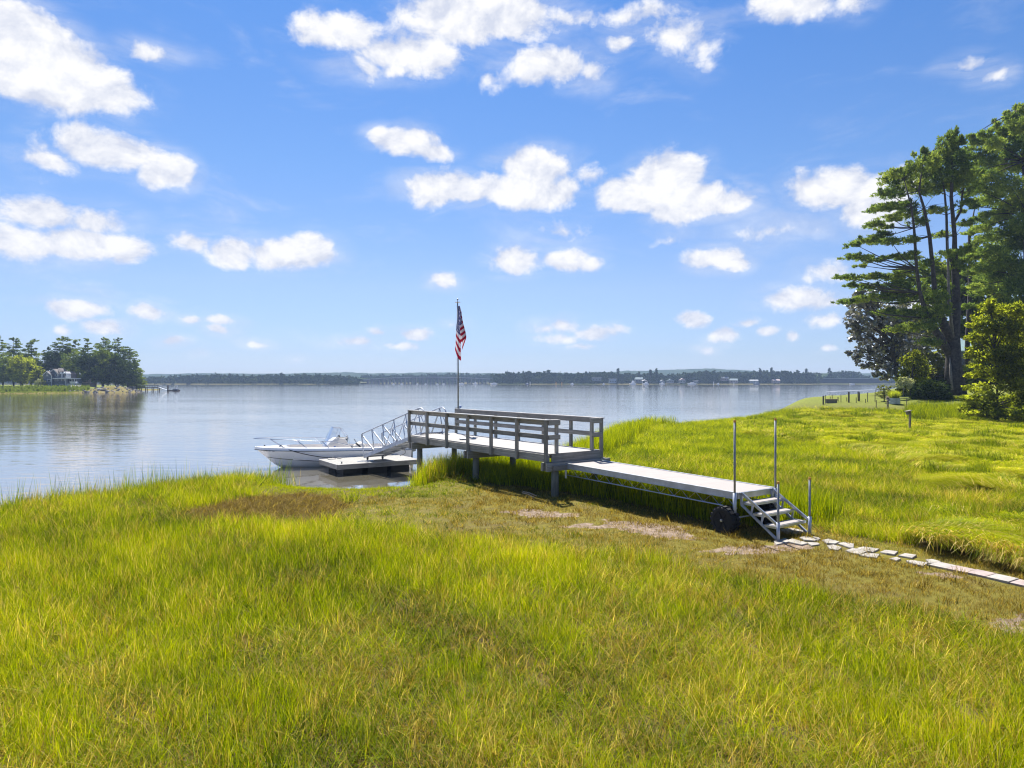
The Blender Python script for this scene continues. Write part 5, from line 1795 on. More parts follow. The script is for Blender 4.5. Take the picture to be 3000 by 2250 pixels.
# reddish dark maple left of the pine
ptree('maple_tree', 'dark reddish leafed tree drooping over the shore, left of the tall pine', 'tree', 2640, 1150,
      [(255, 1010, 46, 40), (310, 985, 50, 40), (360, 1030, 60, 50), (240, 1075, 36, 34), (300, 1090, 56, 50), (230, 1120, 30, 26), (280, 1150, 46, 40), (350, 1150, 60, 50), (420, 1100, 60, 60), (240, 1170, 24, 14), (215, 1240, 20, 14), (250, 1255, 34, 18),
       (300, 1225, 50, 34), (360, 1235, 50, 44), (290, 1285, 36, 22), (350, 1300, 36, 26), (340, 1340, 16, 14), (400, 1320, 34, 30), (385, 1355, 22, 10), (430, 1190, 60, 50), (470, 1040, 50, 50), (500, 1120, 60, 50), (450, 1270, 50, 40), (520, 1200, 60, 50), (260, 960, 30, 16)],
      1.0, L_maple, M_bark, 0.27, 0.75, 560, 31, 0.25, 2.0, -0.1, Yabs=84)
ptree('broadleaf_tree', 'pale green leafy tree showing between the stems of the open pine', 'tree', 2790, 1150,
      [(480, 880, 60, 40), (520, 960, 70, 50), (440, 960, 50, 40), (560, 880, 50, 30), (640, 850, 50, 34), (720, 800, 44, 30), (790, 870, 60, 40), (860, 900, 80, 60), (700, 900, 80, 60), (780, 1000, 80, 70), (640, 1000, 80, 60), (560, 1080, 80, 60), (880, 1040, 80, 60), (820, 760, 60, 50), (900, 820, 70, 60), (760, 1120, 80, 50), (960, 940, 80, 70), (620, 1160, 80, 50), (520, 1180, 60, 50)],
      0, L_decid, M_bark, 0.40, 0.8, 330, 41, 0.3, 3.0, 0.0, Yabs=100)
ptree('broadleaf_tree', 'grey green tree low behind the pine trunk, beside the hidden house', 'tree', 2700, 1150,
      [(440, 1100, 70, 50), (520, 1150, 70, 50), (600, 1230, 80, 60), (520, 1260, 70, 60), (660, 1330, 70, 60), (580, 1350, 70, 60), (450, 1200, 50, 40), (700, 1420, 90, 50), (760, 1340, 60, 60)],
      0, L_olive, M_bark, 0.34, 0.8, 380, 43, 0.25, 3.0, 0.0, Yabs=93)
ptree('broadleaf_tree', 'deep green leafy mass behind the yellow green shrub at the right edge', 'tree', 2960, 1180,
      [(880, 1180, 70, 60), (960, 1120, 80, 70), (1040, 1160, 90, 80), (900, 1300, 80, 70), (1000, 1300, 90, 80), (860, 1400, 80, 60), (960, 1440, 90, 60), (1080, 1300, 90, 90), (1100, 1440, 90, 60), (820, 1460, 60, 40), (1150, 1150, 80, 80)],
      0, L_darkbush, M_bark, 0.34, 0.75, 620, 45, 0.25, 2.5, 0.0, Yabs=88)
ptree('olive_shrub', 'upright olive green shrub on the lawn in front of the dark maple', 'shrub', 2668, 1165,
      [(520, 1250, 22, 24), (490, 1280, 34, 26), (545, 1280, 34, 26), (510, 1320, 50, 30), (560, 1320, 36, 26), (470, 1330, 30, 24), (500, 1370, 60, 30), (555, 1370, 50, 30), (500, 1410, 56, 26), (560, 1410, 50, 26), (460, 1400, 26, 20)],
      0, L_yellow, M_bark, 0.18, 0.5, 1500, 51, 0.12, 0.9, 0.5, Yabs=78)
ptree('hydrangea_tree', 'small round tree covered in creamy yellow blossom beside the lawn', 'tree', 2646, 1163,
      [(475, 1362, 24, 12), (455, 1375, 20, 14), (495, 1375, 22, 14), (475, 1385, 32, 16), (450, 1395, 16, 10), (502, 1392, 16, 12)],
      0, L_cream, M_barkpale, 0.13, 0.8, 1500, 53, 0.05, 0.5, 0.2, Yabs=76)
ptree('garden_tree', 'little rounded grey green tree right of the fence posts', 'tree', 2590, 1177,
      [(375, 1400, 24, 13), (400, 1402, 22, 12), (390, 1422, 34, 13), (360, 1425, 18, 10), (385, 1440, 30, 9), (415, 1425, 14, 10)],
      0, L_olive, M_bark, 0.13, 0.6, 1100, 55, 0.05, 0.5, 0.2, y1=90)
ptree('garden_bush', 'low dark shrub on the lawn behind the blossom tree', 'shrub', 2672, 1168, [(500, 1438, 34, 12), (530, 1430, 30, 14), (470, 1446, 20, 8)], 0, L_decid, M_bark, 0.14, 0.6, 900, 56, .05, .5, 0.2, Yabs=80)
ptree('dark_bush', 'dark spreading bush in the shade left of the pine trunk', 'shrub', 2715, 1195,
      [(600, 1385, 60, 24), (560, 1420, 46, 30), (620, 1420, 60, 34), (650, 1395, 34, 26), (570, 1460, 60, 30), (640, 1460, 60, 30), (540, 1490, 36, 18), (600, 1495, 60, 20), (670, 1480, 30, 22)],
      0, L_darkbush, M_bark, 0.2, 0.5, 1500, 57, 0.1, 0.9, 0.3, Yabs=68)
ptree('yellow_shrub', 'big feathery yellow green shrub at the right edge under the dense pine', 'shrub', 2925, 1215,
      [(870, 1010, 26, 26), (845, 1040, 36, 26), (900, 1050, 50, 36), (960, 1040, 50, 34), (1010, 1060, 44, 50), (820, 1085, 40, 22), (790, 1110, 30, 14), (850, 1120, 56, 34), (930, 1120, 60, 40), (1000, 1150, 60, 50), (790, 1160, 36, 18), (840, 1180, 50, 26), (900, 1190, 60, 36),
       (800, 1215, 40, 16), (790, 1250, 36, 20), (840, 1260, 46, 26), (900, 1260, 56, 36), (960, 1240, 60, 44), (1030, 1250, 60, 60), (810, 1300, 36, 18), (790, 1340, 34, 14), (850, 1330, 50, 28), (920, 1340, 50, 34), (780, 1400, 36, 14), (830, 1400, 46, 24), (740, 1450, 34, 12), (790, 1450, 46, 20), (850, 1440, 46, 26), (800, 1485, 40, 16), (870, 1490, 46, 22), (1080, 1150, 60, 70), (1090, 1300, 60, 60), (780, 1515, 36, 14), (840, 1525, 50, 18), (910, 1525, 60, 22), (980, 1525, 60, 24), (1050, 1520, 60, 24), (960, 1460, 60, 30), (1030, 1450, 60, 40), (960, 1380, 60, 40), (1030, 1380, 60, 40), (980, 1310, 60, 40), (1090, 1430, 60, 50), (740, 1500, 30, 10)],
      0, L_yellow, M_bark, 0.24, 0.5, 1300, 61, 0.10, 1.2, 0.5, Yabs=53)
for i, (x_, vb, lab) in enumerate(((910, 1225, 'taller clump of broad bright reeds in front of the right hand shrub'), (957, 1232, 'shorter clump of bright reeds at the far right of the marsh edge'))):
    b = hit(2350 + x_ / 1.58, vb, 25, 60)
    o_V = []; o_F = []; o_t = []
    r = random.Random(i)
    for k_ in range(26):
        a = r.uniform(0, 6.28); hgt_ = r.uniform(.7, 1.5) * (1 - .2 * i); bx = b.x + r.uniform(-.3, .3); by = b.y + r.uniform(-.3, .3)
        dx, dy = math.cos(a) * .3, math.sin(a) * .3
        q = len(o_V)
        for s in range(4):
            t_ = s / 3
            ww = .035 * (1 - t_ * .85)
            o_V += [(bx + dx * t_ * t_ - ww, by + dy * t_ * t_, b.z + hgt_ * t_), (bx + dx * t_ * t_ + ww, by + dy * t_ * t_, b.z + hgt_ * t_)]
            o_t += [r.uniform(.3, .9)] * 2
        o_F += [(q, q + 1, q + 3, q + 2), (q + 2, q + 3, q + 5, q + 4), (q + 4, q + 5, q + 7, q + 6)]
    o = mesh_obj('reed_clump', np.array(o_V) - np.array(b), np.array(o_F), L_reed, M=Matrix.Translation(b), attrs={'tint': np.array(o_t)})
    tag(o, lab, 'plant', 'reed clumps at the marsh edge')

# the house glimpsed behind the pine: pale roof edge and wall
hx = at(2843, 1012, 106)
hh = thing('hidden_house', (hx.x, hx.y, gz(hx.x, hx.y)), 'house mostly hidden by trees, only a pale teal roof showing right of the pine trunk', 'house')
M_teal = make_plain('teal_roof', (0.30, 0.42, 0.42), 0.5)
zt = at(0, 1007, 106).z; zb2 = at(0, 1030, 106).z
x0, x1 = at(2800, 0, 106).x, at(2960, 0, 106).x
MB().prism([(x0, 106, zb2), (x1, 106, zb2), (x1, 109, zt + .6), (x0, 109, zt + .6)], (0, 0, .15)).build('roof', M_teal, hh)
MB().abox(x0 + .4, x1 - .4, 106.6, 112, gz(hx.x, 108) - .3, zb2 + .1).build('wall', M_shingle, hh)
MB().abox(x0 + 1.2, x0 + 2.2, 106.52, 106.6, zb2 - 2.0, zb2 - .8).build('window', M_glass, hh)

# ------------------------------------------------------------------ things on the right-hand lawn
fence = [(92, 510, 310, 34), (137, 500, 290, 10), (258, 430, 330, 9), (303, 470, 285, 9), (437, 440, 340, 15), (505, 470, 285, 10), (638, 440, 350, 10), (685, 470, 222, 36), (858, 470, 350, 12),
         (905, 435, 218, 26), (932, 440, 232, 22), (1075, 470, 385, 12), (1120, 455, 235, 12), (1290, 450, 228, 12), (1318, 595, 410, 13), (2025, 630, 380, 9)]
flab = ['thick dark post, leftmost of the row, standing at the shore corner', 'slim stake just right of the thick corner post', 'short slim stake in front of the rust topped bank', 'taller slim stake third from the corner post', 'short stout stake at the right end of the low bank',
        'slim tall stake between the low bank and the first big pile', 'short stub left of the first big pile', 'big brown pile standing alone, left of the paired piles', 'short stub between the lone pile and the paired piles', 'left of the two big brown piles standing together',
        'right of the two big brown piles standing together', 'lowest stub on the lawn right of the paired piles', 'tall slim stake in front of the far gangway truss', 'tall slim stake beneath the end frame of the far gangway', 'near stake standing in the tall grass left of the birdhouses',
        'lone thin stake on the lawn left of the dark bush']
for (x, yb, yt, wpx), lab in zip(fence, flab):
    u = 2400 + x / 7.9; vb = 1120 + yb / 7.9; vt = 1120 + yt / 7.9
    b = hit(u, vb, 30, 100)
    h_ = (vb - vt) / F * b.y
    w_ = max(0.045, wpx / 7.9 / F * b.y)
    big = wpx > 20
    mb = MB()
    lean = random.uniform(-.02, .02)
    if big:
        mb.tube([(b.x, b.y, b.z - .3), (b.x + lean, b.y, b.z + h_)], w_ / 2, 10)
    else:
        mb.box((b.x, b.y, b.z - .3), (b.x + lean, b.y, b.z + h_), w_, w_)
    o = mb.build('pile_post' if big else 'fence_stake', M_oldpost)
    tag(o, lab, 'post', 'old posts along the lawn by the shore')

# low bank with a rusty top board, left end of the row
b = hit(2424, 1181, 30, 90); b1 = hit(2456, 1181, 30, 90)
bank = thing('low_bulkhead', b, 'low brown timber bulkhead with a pinkish top board at the shore corner', 'bulkhead')
MB().box(b + Vector((0, .3, .14)), b1 + Vector((0, .3, .14)), .12, .4).build('wall_board', M_birdwood, bank)
MB().box(b + Vector((-.1, .3, .36)), b1 + Vector((.1, .3, .36)), .22, .05).build('cap_board', M_tanwood, bank)

# birdhouses
def birdhouse(u, vb, vt, roofw, lab, roofmat, post_w, y1=60, flatroof=True):
    b = hit(u, vb, 25, y1)
    k_ = b.y / F
    h_ = (vb - vt) * k_
    t = thing('birdhouse', b, lab, 'birdhouse', 'birdhouses on posts')
    MB().box((b.x, b.y, b.z - .3), (b.x + .04, b.y, b.z + h_ - .05), post_w, post_w).build('post', M_birdwood, t)
    bw = roofw * k_ * 0.6
    cx_ = b.x - bw * 0.35 if flatroof else b.x
    zt_ = b.z + h_
    MB().abox(cx_ - bw / 2, cx_ + bw / 2, b.y - .1, b.y + .1, zt_ - bw * 1.15, zt_ - .03).build('box', M_birdwood, t)
    mb = MB()
    rw = roofw * k_ / 2
    if flatroof:
        mb.box((cx_ - rw, b.y, zt_ - .05), (cx_ + rw * .9, b.y, zt_ + .03), .32, .02)
    else:
        mb.prism([(b.x - rw, b.y - .25, zt_ - .32), (b.x + rw * .7, b.y - .25, zt_ - .32), (b.x + rw, b.y + .1, zt_ + .03), (b.x - rw * .2, b.y + .1, zt_ + .03)], (0, 0.03, .03))
    mb.build('roof', roofmat, t)
    MB().lathe([(0.02, 0), (0.02, .01)], (cx_, b.y - .105, zt_ - bw * .5), 8, axis=(0, -1, 0)).build('entrance_hole', M_dark, t)
    return t


birdhouse(2664.5, 1271, 1203, 17, 'weathered birdhouse with a slanted roof on a crooked post out in the matted grass', M_birdwood, 0.10)
birdhouse(2600, 1203, 1163, 12.5, 'birdhouse with a broad tan roof on a post beside the round metal tub', M_tanwood, 0.12, 95, False)

# planter tub with ornamental grass
b = hit(2620, 1183, 30, 95)
k_ = b.y / F
tub = thing('planter_tub', b, 'round galvanised metal tub planter on the lawn', 'planter')
rad = 15.5 * k_
ht_ = 17 * k_
MB().lathe([(rad, 0), (rad, ht_ * .33), (rad * 1.025, ht_ * .35), (rad, ht_ * .38), (rad, ht_ * .66), (rad * 1.025, ht_ * .68), (rad, ht_ * .71), (rad, ht_), (rad * 1.03, ht_ + .01), (rad * .95, ht_ + .01), (rad * .95, ht_ - .08)], b, 24).build('tub_wall', M_galv, tub)
MB().lathe([(rad * .94, ht_ - .1), (rad * .94, ht_ - .06)], b, 16).build('soil', M_bark, tub)
r = np.random.default_rng(3)
V = []; Fq = []; tt = []
for i in range(900):
    a = r.uniform(0, 6.28); q = rad * .8 * math.sqrt(r.uniform()); h_ = r.uniform(.35, .95) * 24 * k_
    x0_, y0_ = b.x + q * math.cos(a), b.y + q * math.sin(a)
    dx, dy = r.normal(0, .16, 2) * 1.2
    k0 = len(V)
    V += [(x0_ - .008, y0_, b.z + ht_ - .06), (x0_ + .008, y0_, b.z + ht_ - .06), (x0_ + dx * .5 + .007, y0_ + dy * .5, b.z + ht_ + h_ * .6), (x0_ + dx * .5 - .007, y0_ + dy * .5, b.z + ht_ + h_ * .6), (x0_ + dx, y0_ + dy, b.z + ht_ + h_), (x0_ + dx + .003, y0_ + dy, b.z + ht_ + h_)]
    Fq += [(k0, k0 + 1, k0 + 2, k0 + 3), (k0 + 3, k0 + 2, k0 + 5, k0 + 4)]
    tt += [r.uniform(.2, .8)] * 6
o = mesh_obj('ornamental_grass', np.array(V) - np.array(b), np.array(Fq), L_yellow, M=Matrix.Translation(b), attrs={'tint': np.array(tt)})
tag(o, 'wispy yellow green grass growing in the metal tub', 'plant')

# far gangway and landing frame beyond the lawn
g0 = Vector(((2560 - 1500) / F * 118, 118, CZ - (1158 - VH) / F * 118)); g1 = Vector(((2470 - 1500) / F * 118, 124, CZ - (1163 - VH) / F * 124))
fg_ = thing('far_gangway', (g0.x, g0.y, 0), 'distant light metal truss gangway running out behind the big brown piles', 'gangway')
mb = MB()
hh_ = 0.92
mb.box(g0, g1, 1.0, .12)
mb.build('walkway', M_aludull, fg_)
mb = MB()
for off in (Vector((0, -.5, 0)), Vector((0, .5, 0))):
    mb.tube([g0 + off + Vector((0, 0, hh_)), g1 + off + Vector((0, 0, hh_))], .035, 5)
    for i in range(9):
        p = g0.lerp(g1, i / 8) + off
        mb.tube([p, p + Vector((0, 0, hh_))], .025, 4)
        if i < 8:
            q = g0.lerp(g1, (i + 1) / 8) + off
            mb.tube([p + Vector((0, 0, hh_ * (i % 2))), q + Vector((0, 0, hh_ * ((i + 1) % 2)))], .02, 4)
mb.build('railing', M_aludull, fg_)
lx0 = (2557 - 1500) / F * 117; lx1 = (2600 - 1500) / F * 117
lz = CZ - (1157 - VH) / F * 117
ld = thing('far_landing', (lx0, 117, 0), 'dark framed landing at the top of the distant gangway', 'landing')
MB().abox(lx0, lx1, 116, 118.5, lz - .2, lz).build('platform', M_oldpost, ld)
mb = MB()
for x_ in (lx0 + .06, lx0 + .85, lx0 + 1.7):
    mb.box((x_, 116.1, lz), (x_, 116.1, lz + .85), .08, .08)
mb.box((lx0, 116.1, lz + .88), (lx1, 116.1, lz + .88), .1, .08)
mb.build('railing', M_oldpost, ld)
for x_ in (lx0 + .1, lx1 - .3):
    MB().tube([(x_, 117, -1.2), (x_, 117, lz - .2)], .12, 8).build('pile', M_oldpost, ld)
# ------------------------------------------------------------------ headland on the left
HS = np.array([(-420, 190), (-200, 203), (-154, 210), (-143, 214), (-138, 222), (-133, 226), (-128, 227.5), (-124.5, 231), (-127, 240), (-134, 252), (-141, 262), (-146, 272), (-150, 300), (-210, 350), (-420, 380)], float)


def sd_poly(x, y, poly):
    dm = np.full(x.shape, 1e9); ins = np.zeros(x.shape, bool)
    k = len(poly)
    for i in range(k):
        ax, ay = poly[i]; bx, by = poly[(i + 1) % k]
        ex, ey = bx - ax, by - ay
        t = np.clip(((x - ax) * ex + (y - ay) * ey) / (ex * ex + ey * ey), 0, 1)
        dm = np.minimum(dm, np.hypot(x - ax - t * ex, y - ay - t * ey))
        ins ^= ((ay > y) != (by > y)) & (x < (bx - ax) * (y - ay) / (by - ay + 1e-12) + ax)
    return np.where(ins, dm, -dm)


def hheight(x, y):
    d = sd_poly(x, y, HS)
    rocky = sm(x, -142, -134)
    z = np.where(d < 0, np.maximum(-1.3, d * .4), 0.35 * sm(d, 0, 1.2) + 1.5 * sm(d, 5, 17) * (1 - rocky) + 1.75 * sm(d, 0.5, 8) * rocky)
    return z + 0.12 * wob(x, y, .6) * sm(d, 0, 2)


hxs = np.arange(-300, -110, 1.2); hys = np.arange(185, 340, 1.2)
HX, HY = np.meshgrid(hxs, hys)
HZ = hheight(HX, HY)
hd = sd_poly(HX, HY, HS).ravel()
nx, ny = len(hxs), len(hys)
ix = np.arange(nx * ny).reshape(ny, nx)
q = np.stack([ix[:-1, :-1].ravel(), ix[:-1, 1:].ravel(), ix[1:, 1:].ravel(), ix[1:, :-1].ravel()], 1)
rockz = sm(HX.ravel(), -143, -137) * (1 - sm(hd, 7, 11))
zn = np.stack([rockz * .4, np.full(HX.size, .7), (1 - rockz) * sm(hd, 4, 8), np.ones(HX.size)], 1)
head = mesh_obj('headland', np.stack([HX.ravel(), HY.ravel(), HZ.ravel()], 1), q, M_ground, smooth=True, attrs={'zone': zn})
tag(head, kind='structure')


def hz_(x, y):
    return float(hheight(np.array([float(x)]), np.array([float(y)]))[0])


def hAt(u, Y):
    return Vector(((u - 1500) / F * Y, Y, hz_((u - 1500) / F * Y, Y)))


# marsh grass fringe in front of the house
r = np.random.default_rng(8)
k_ = 26000
X_ = r.uniform(-235, -131, k_); Y_ = r.uniform(196, 235, k_)
d_ = sd_poly(X_, Y_, HS)
kp = (d_ > 0.2) & (d_ < 13) & (X_ < -137 - 0.5 * np.maximum(0, d_ - 3))
X_, Y_, d_ = X_[kp], Y_[kp], d_[kp]
Z_ = hheight(X_, Y_)
hh2 = np.where(d_ < 4.5, .22, 1.0) * r.uniform(.6, 1.2, len(X_))
a_ = r.uniform(0, 3.14, len(X_)); w2_ = .22
dx = np.cos(a_) * w2_; dy = np.sin(a_) * w2_
V = np.stack([np.stack([X_ - dx, Y_ - dy, Z_ - .1], 1), np.stack([X_ + dx, Y_ + dy, Z_ - .1], 1), np.stack([X_ + dx * .6, Y_ + dy * .6, Z_ + hh2], 1), np.stack([X_ - dx * .3, Y_ - dy * .3, Z_ + hh2 * 1.1], 1)], 1).reshape(-1, 3)
o = mesh_obj('far_marsh_grass', V, np.arange(len(V)).reshape(-1, 4), L_decid, attrs={'tint': np.repeat(np.clip(np.where(d_ < 4.5, .95, .62) + r.normal(0, .12, len(X_)), 0, 1), 4)})
tag(o, kind='stuff')

# shore rocks on the point
r = random.Random(12)
Vt = []; Ft = []
for i in range(420):
    x = r.uniform(-143, -122); y = r.uniform(222, 262)
    d = float(sd_poly(np.array([x]), np.array([y]), HS)[0])
    if d < -.6 or d > 6.5:
        continue
    s = r.uniform(.15, .75)
    z = hz_(x, y)
    b = len(Vt)
    for k2 in range(7):
        a = k2 * 2 * math.pi / 7
        Vt.append((x + s * math.cos(a) * r.uniform(.7, 1.2), y + s * math.sin(a) * r.uniform(.7, 1.1), z - .15))
    for k2 in range(7):
        a = k2 * 2 * math.pi / 7
        Vt.append((x + .6 * s * math.cos(a) * r.uniform(.6, 1.2), y + .6 * s * math.sin(a) * r.uniform(.6, 1.1), z + s * r.uniform(.25, .6)))
    Ft.append(tuple(b + 7 + k2 for k2 in range(7)))
    for k2 in range(7):
        k3 = (k2 + 1) % 7
        Ft.append((b + k2, b + k3, b + 7 + k3, b + 7 + k2))
o = MB().add(Vt, Ft).build('shore_rocks', M_rock)
tag(o, kind='stuff')

# gravel apron by the house, sloping to the water
c = hAt(228, 232)
mb = MB()
pts = [(206, 236, 2.35), (236, 238, 2.35), (258, 233, .9), (250, 228, .5), (200, 228, .6), (198, 232, 1.2)]
P3 = [Vector(((u - 1500) / F * y, y, z)) for u, y, z in pts]
mb.prism(P3, (0, 0, -.8))
o = mb.build('gravel_bank', M_gravelpile)
tag(o, 'steep grey gravel bank beside the waterside house', 'bank')

# the blue grey house
YH = 240.0
kk_ = YH / F / 13.82


def HX_(x):
    return (100 + x / 13.82 - 1500) / F * YH


def HZ_(y):
    return CZ - (1060 + y / 13.82 - VH) / F * YH


zb = HZ_(1010) - 1.0
hs_ = thing('waterside_house', (HX_(700), YH, HZ_(1000)), 'blue grey shingled house with white trim and dormers at the left headland', 'house')


def hbox(nm, x0, x1, ytop, ybot, y0, y1, mat, par=None):
    return MB().abox(HX_(x0), HX_(x1), YH + y0, YH + y1, HZ_(ybot), HZ_(ytop)).build(nm, mat, par or hs_)


def gable(nm, poly, y0, depth, mat, par=None):
    return MB().prism([(HX_(x), YH + y0, HZ_(y)) for x, y in poly], (0, depth, 0)).build(nm, mat, par or hs_)


gable('wall', [(372, 1100), (705, 1100), (705, 548), (535, 395), (372, 520)], 0, 8, M_shingle)
gable('wall', [(600, 1100), (1190, 1100), (1190, 655), (890, 655), (890, 490), (715, 300), (560, 440), (560, 520)], 1.2, 8, M_shingle)
hbox('wall', 1190, 1200, 655, 1000, 1.0, 8, M_shingle)
for pl in ([(345, 540), (535, 380), (740, 545), (730, 560), (535, 402), (352, 556)],):
    gable('roof', pl, -0.35, 8.6, M_roof)
gable('roof', [(560, 400), (715, 282), (930, 505), (915, 520), (715, 304), (565, 420)], 0.85, 8.4, M_roof)
MB().prism([(HX_(735), YH + 3, HZ_(262)), (HX_(945), YH + 3, HZ_(265)), (HX_(1080), YH + 1.6, HZ_(372)), (HX_(880), YH + 1.6, HZ_(385))], (0, .1, .1)).build('roof', M_roof, hs_)
gable('wall', [(880, 660), (1200, 660), (1200, 480), (1100, 385), (880, 385)], 2.0, 5, M_roof)
for xc in (975, 1095, 1165):
    gable('dormer', [(xc - 42, 655), (xc + 42, 655), (xc + 42, 470), (xc, 400), (xc - 42, 470)], 1.3, 2.5, M_trim)
    dmr = bpy.context.scene.objects[-1] if False else None
    w_ = hbox('window', xc - 18, xc + 18, 490, 640, 1.22, 1.3, M_glass)
# trims
hbox('corner_board', 690, 715, 545, 1000, -.06, 0.0, M_trim)
hbox('corner_board', 1195, 1212, 660, 1000, .85, 1.0, M_trim)
hbox('corner_board', 872, 890, 480, 655, 1.1, 1.2, M_trim)
gable('gable_trim', [(350, 545), (535, 385), (735, 548), (722, 560), (535, 408), (360, 562)], -.42, .07, M_trim)
gable('gable_trim', [(560, 425), (715, 288), (905, 500), (893, 512), (715, 312), (575, 436)], .78, .07, M_trim)
for x0, x1, y0, y1, yo in ((497, 565, 465, 575, 0), (545, 672, 705, 815, 0), (540, 600, 915, 1010, 0), (790, 868, 480, 585, 1.2), (755, 885, 695, 775, 1.2), (1020, 1150, 695, 775, 1.2), (755, 885, 905, 990, 1.2), (955, 1085, 905, 990, 1.2)):
    fr_w = hbox('window', x0, x1, y0, y1, yo - .1, yo - .01, M_trim)
    hbox('pane', x0 + 14, (x0 + x1) / 2 - 2, y0 + 14, y1 - 12, yo - .13, yo - .1, M_glass, fr_w)
    hbox('pane', (x0 + x1) / 2 + 2, x1 - 14, y0 + 14, y1 - 12, yo - .13, yo - .1, M_glass, fr_w)
# porch
hbox('porch_roof', 730, 1560, 655, 690, .2, 6, M_trim)
hbox('porch_base', 1205, 1500, 885, 975, 1.4, 6, M_trim)
hbox('porch_wall', 1215, 1520, 690, 885, 3.2, 6, M_shingle)
for x0, x1 in ((1215, 1315), (1335, 1395), (1420, 1500)):
    pw = hbox('window', x0, x1, 705, 795 if x0 < 1300 else 880, 3.05, 3.2, M_trim)
    hbox('pane', x0 + 8, x1 - 8, 713, 787 if x0 < 1300 else 872, 3.0, 3.05, M_glass, pw)
for x in (1208, 1405, 1512):
    hbox('porch_post', x, x + 14, 690, 885, 1.4, 1.6, M_trim)
mb = MB()
mb.abox(HX_(1225), HX_(1450), YH + .4, YH + .5, HZ_(575), HZ_(565))
mb.abox(HX_(1225), HX_(1450), YH + .4, YH + .5, HZ_(645), HZ_(638))
for i in range(16):
    x = 1228 + i * 14.5
    mb.abox(HX_(x), HX_(x + 5), YH + .42, YH + .48, HZ_(640), HZ_(575))
mb.build('balcony_railing', M_trim, hs_)
mb = MB().prism([(HX_(1440), YH - .5, HZ_(800)), (HX_(1700), YH - .5, HZ_(800)), (HX_(1740), YH - .5, HZ_(870)), (HX_(1520), YH - .5, HZ_(880))], (0, 1.4, 0))
o = mb.build('covered_dinghy', M_trim)
tag(o, 'white covered dinghy on the gravel beside the waterside house', 'boat')
# small brown shed and low wall right of the house
b = hAt(225, 246)
sd = thing('garden_shed', b, 'small tan roofed shed at the foot of the headland trees', 'shed')
MB().abox(b.x, b.x + 4.6, 246, 250, b.z - .3, b.z + 1.3).build('wall', M_birdwood, sd)
MB().prism([(b.x - .2, 245.8, b.z + 1.3), (b.x + 4.9, 245.8, b.z + 1.3), (b.x + 3.6, 248, b.z + 2.8), (b.x + 1.0, 248, b.z + 2.8)], (0, .3, .05)).build('roof', M_tanwood, sd)
# boats and bits on the point
for i, (u, v, y, L_, mt_, lab) in enumerate(((232, 1137, 231, 1.9, M_dark, 'dark overturned dinghy at the foot of the gravel bank'), (295, 1140, 229, 2.6, M_aludull, 'grey skiff pulled up on the rocky point'), (257, 1138, 231, 1.6, M_tanwood, 'small orange kayak on the sand right of the gravel'), (303, 1145, 228.5, 2.6, M_oldpost, 'dark rowing boat lying on the rocks nearer the water'))):
    c = Vector(((u - 1500) / F * y, y, hz_((u - 1500) / F * y, y) + .25))
    pr = [(-.5, .0, .12), (-.36, -.3, .0), (.3, -.34, .0), (.5, 0, .1), (.3, .34, 0), (-.36, .3, 0)]
    V = [c + Vector((x_ * L_, y_ * L_ * .5, z_)) for x_, y_, z_ in pr] + [c + Vector((x_ * L_ * .7, y_ * L_ * .35, -.3)) for x_, y_, z_ in pr]
    o = MB().add(V, [tuple(range(5, -1, -1)), tuple(range(6, 12))] + [(k2, (k2 + 1) % 6, 6 + (k2 + 1) % 6, 6 + k2) for k2 in range(6)]).build('small_boat', mt_)
    tag(o, lab, 'boat')
c = Vector(((2 - 1500) / F * 214, 214, .2))
o = MB().box(c + Vector((-3.2, 0, .15)), c + Vector((.3, 0, .1)), .8, .35, w2=.3, h2=.2).box(c + Vector((-3, 0, .36)), c + Vector((-.5, 0, .34)), .6, .1).build('red_kayak', M_red)
tag(o, 'red and dark kayak at the water edge, cut by the left border', 'kayak')

# headland dock
dk = thing('headland_dock', (at(395, 1134, 262).x, 262, 0), 'dark wooden dock on thin piles running right from the headland', 'pier')
zd = CZ - (1134.3 - VH) / F * 262
xa, xb_ = at(392, 0, 262).x, at(465, 0, 262).x
MB().abox(xa, xb_, 261.2, 262.8, zd - .22, zd).build('deck', M_oldpost, dk)
for u in (393, 412, 429, 448, 465):
    x = at(u, 0, 262).x
    for y in (261.4, 262.6):
        MB().tube([(x, y, -1.3), (x, y, zd - .22)], .15, 7).build('pile', M_oldpost, dk)
for y in (261.3, 262.7):
    mb = MB().box((xa, y, zd + .72), (xb_, y, zd + .72), .07, .1)
    for i in range(6):
        x = xa + (xb_ - xa) * i / 5
        mb.box((x, y, zd), (x, y, zd + .7), .08, .08)
    mb.build('railing', M_oldpost, dk)
g0 = Vector((xb_, 262, zd)); g1 = Vector((at(488, 0, 262).x, 262, .45))
fgw = thing('headland_gangway', (g0.x, 262, 0), 'light thin gangway sloping down from the end of the headland dock', 'gangway')
MB().box(g0, g1, .8, .08).build('walkway', M_alu, fgw)
mb = MB()
for y in (-.4, .4):
    mb.tube([g0 + Vector((0, y, .85)), g1 + Vector((0, y, .85))], .035, 4)
    for i in range(7):
        p = g0.lerp(g1, i / 6) + Vector((0, y, 0))
        mb.tube([p, p + Vector((0, 0, .85))], .025, 4)
mb.build('railing', M_alu, fgw)
x = at(492, 0, 262).x
o = MB().tube([(x, 262, -1.4), (x, 262, CZ - (1128.6 - VH) / F * 262)], .24, 10).build('mooring_pile', M_oldpost)
tag(o, 'thick dark mooring pile standing at the left end of the far float', 'pile')
x0, x1 = at(493.5, 0, 262).x, at(523, 0, 262).x
o = MB().abox(x0, x1, 260.8, 263.4, -.05, .38).build('swim_float', M_oldpost)
tag(o, 'low dark float beyond the thick mooring pile off the headland', 'float')
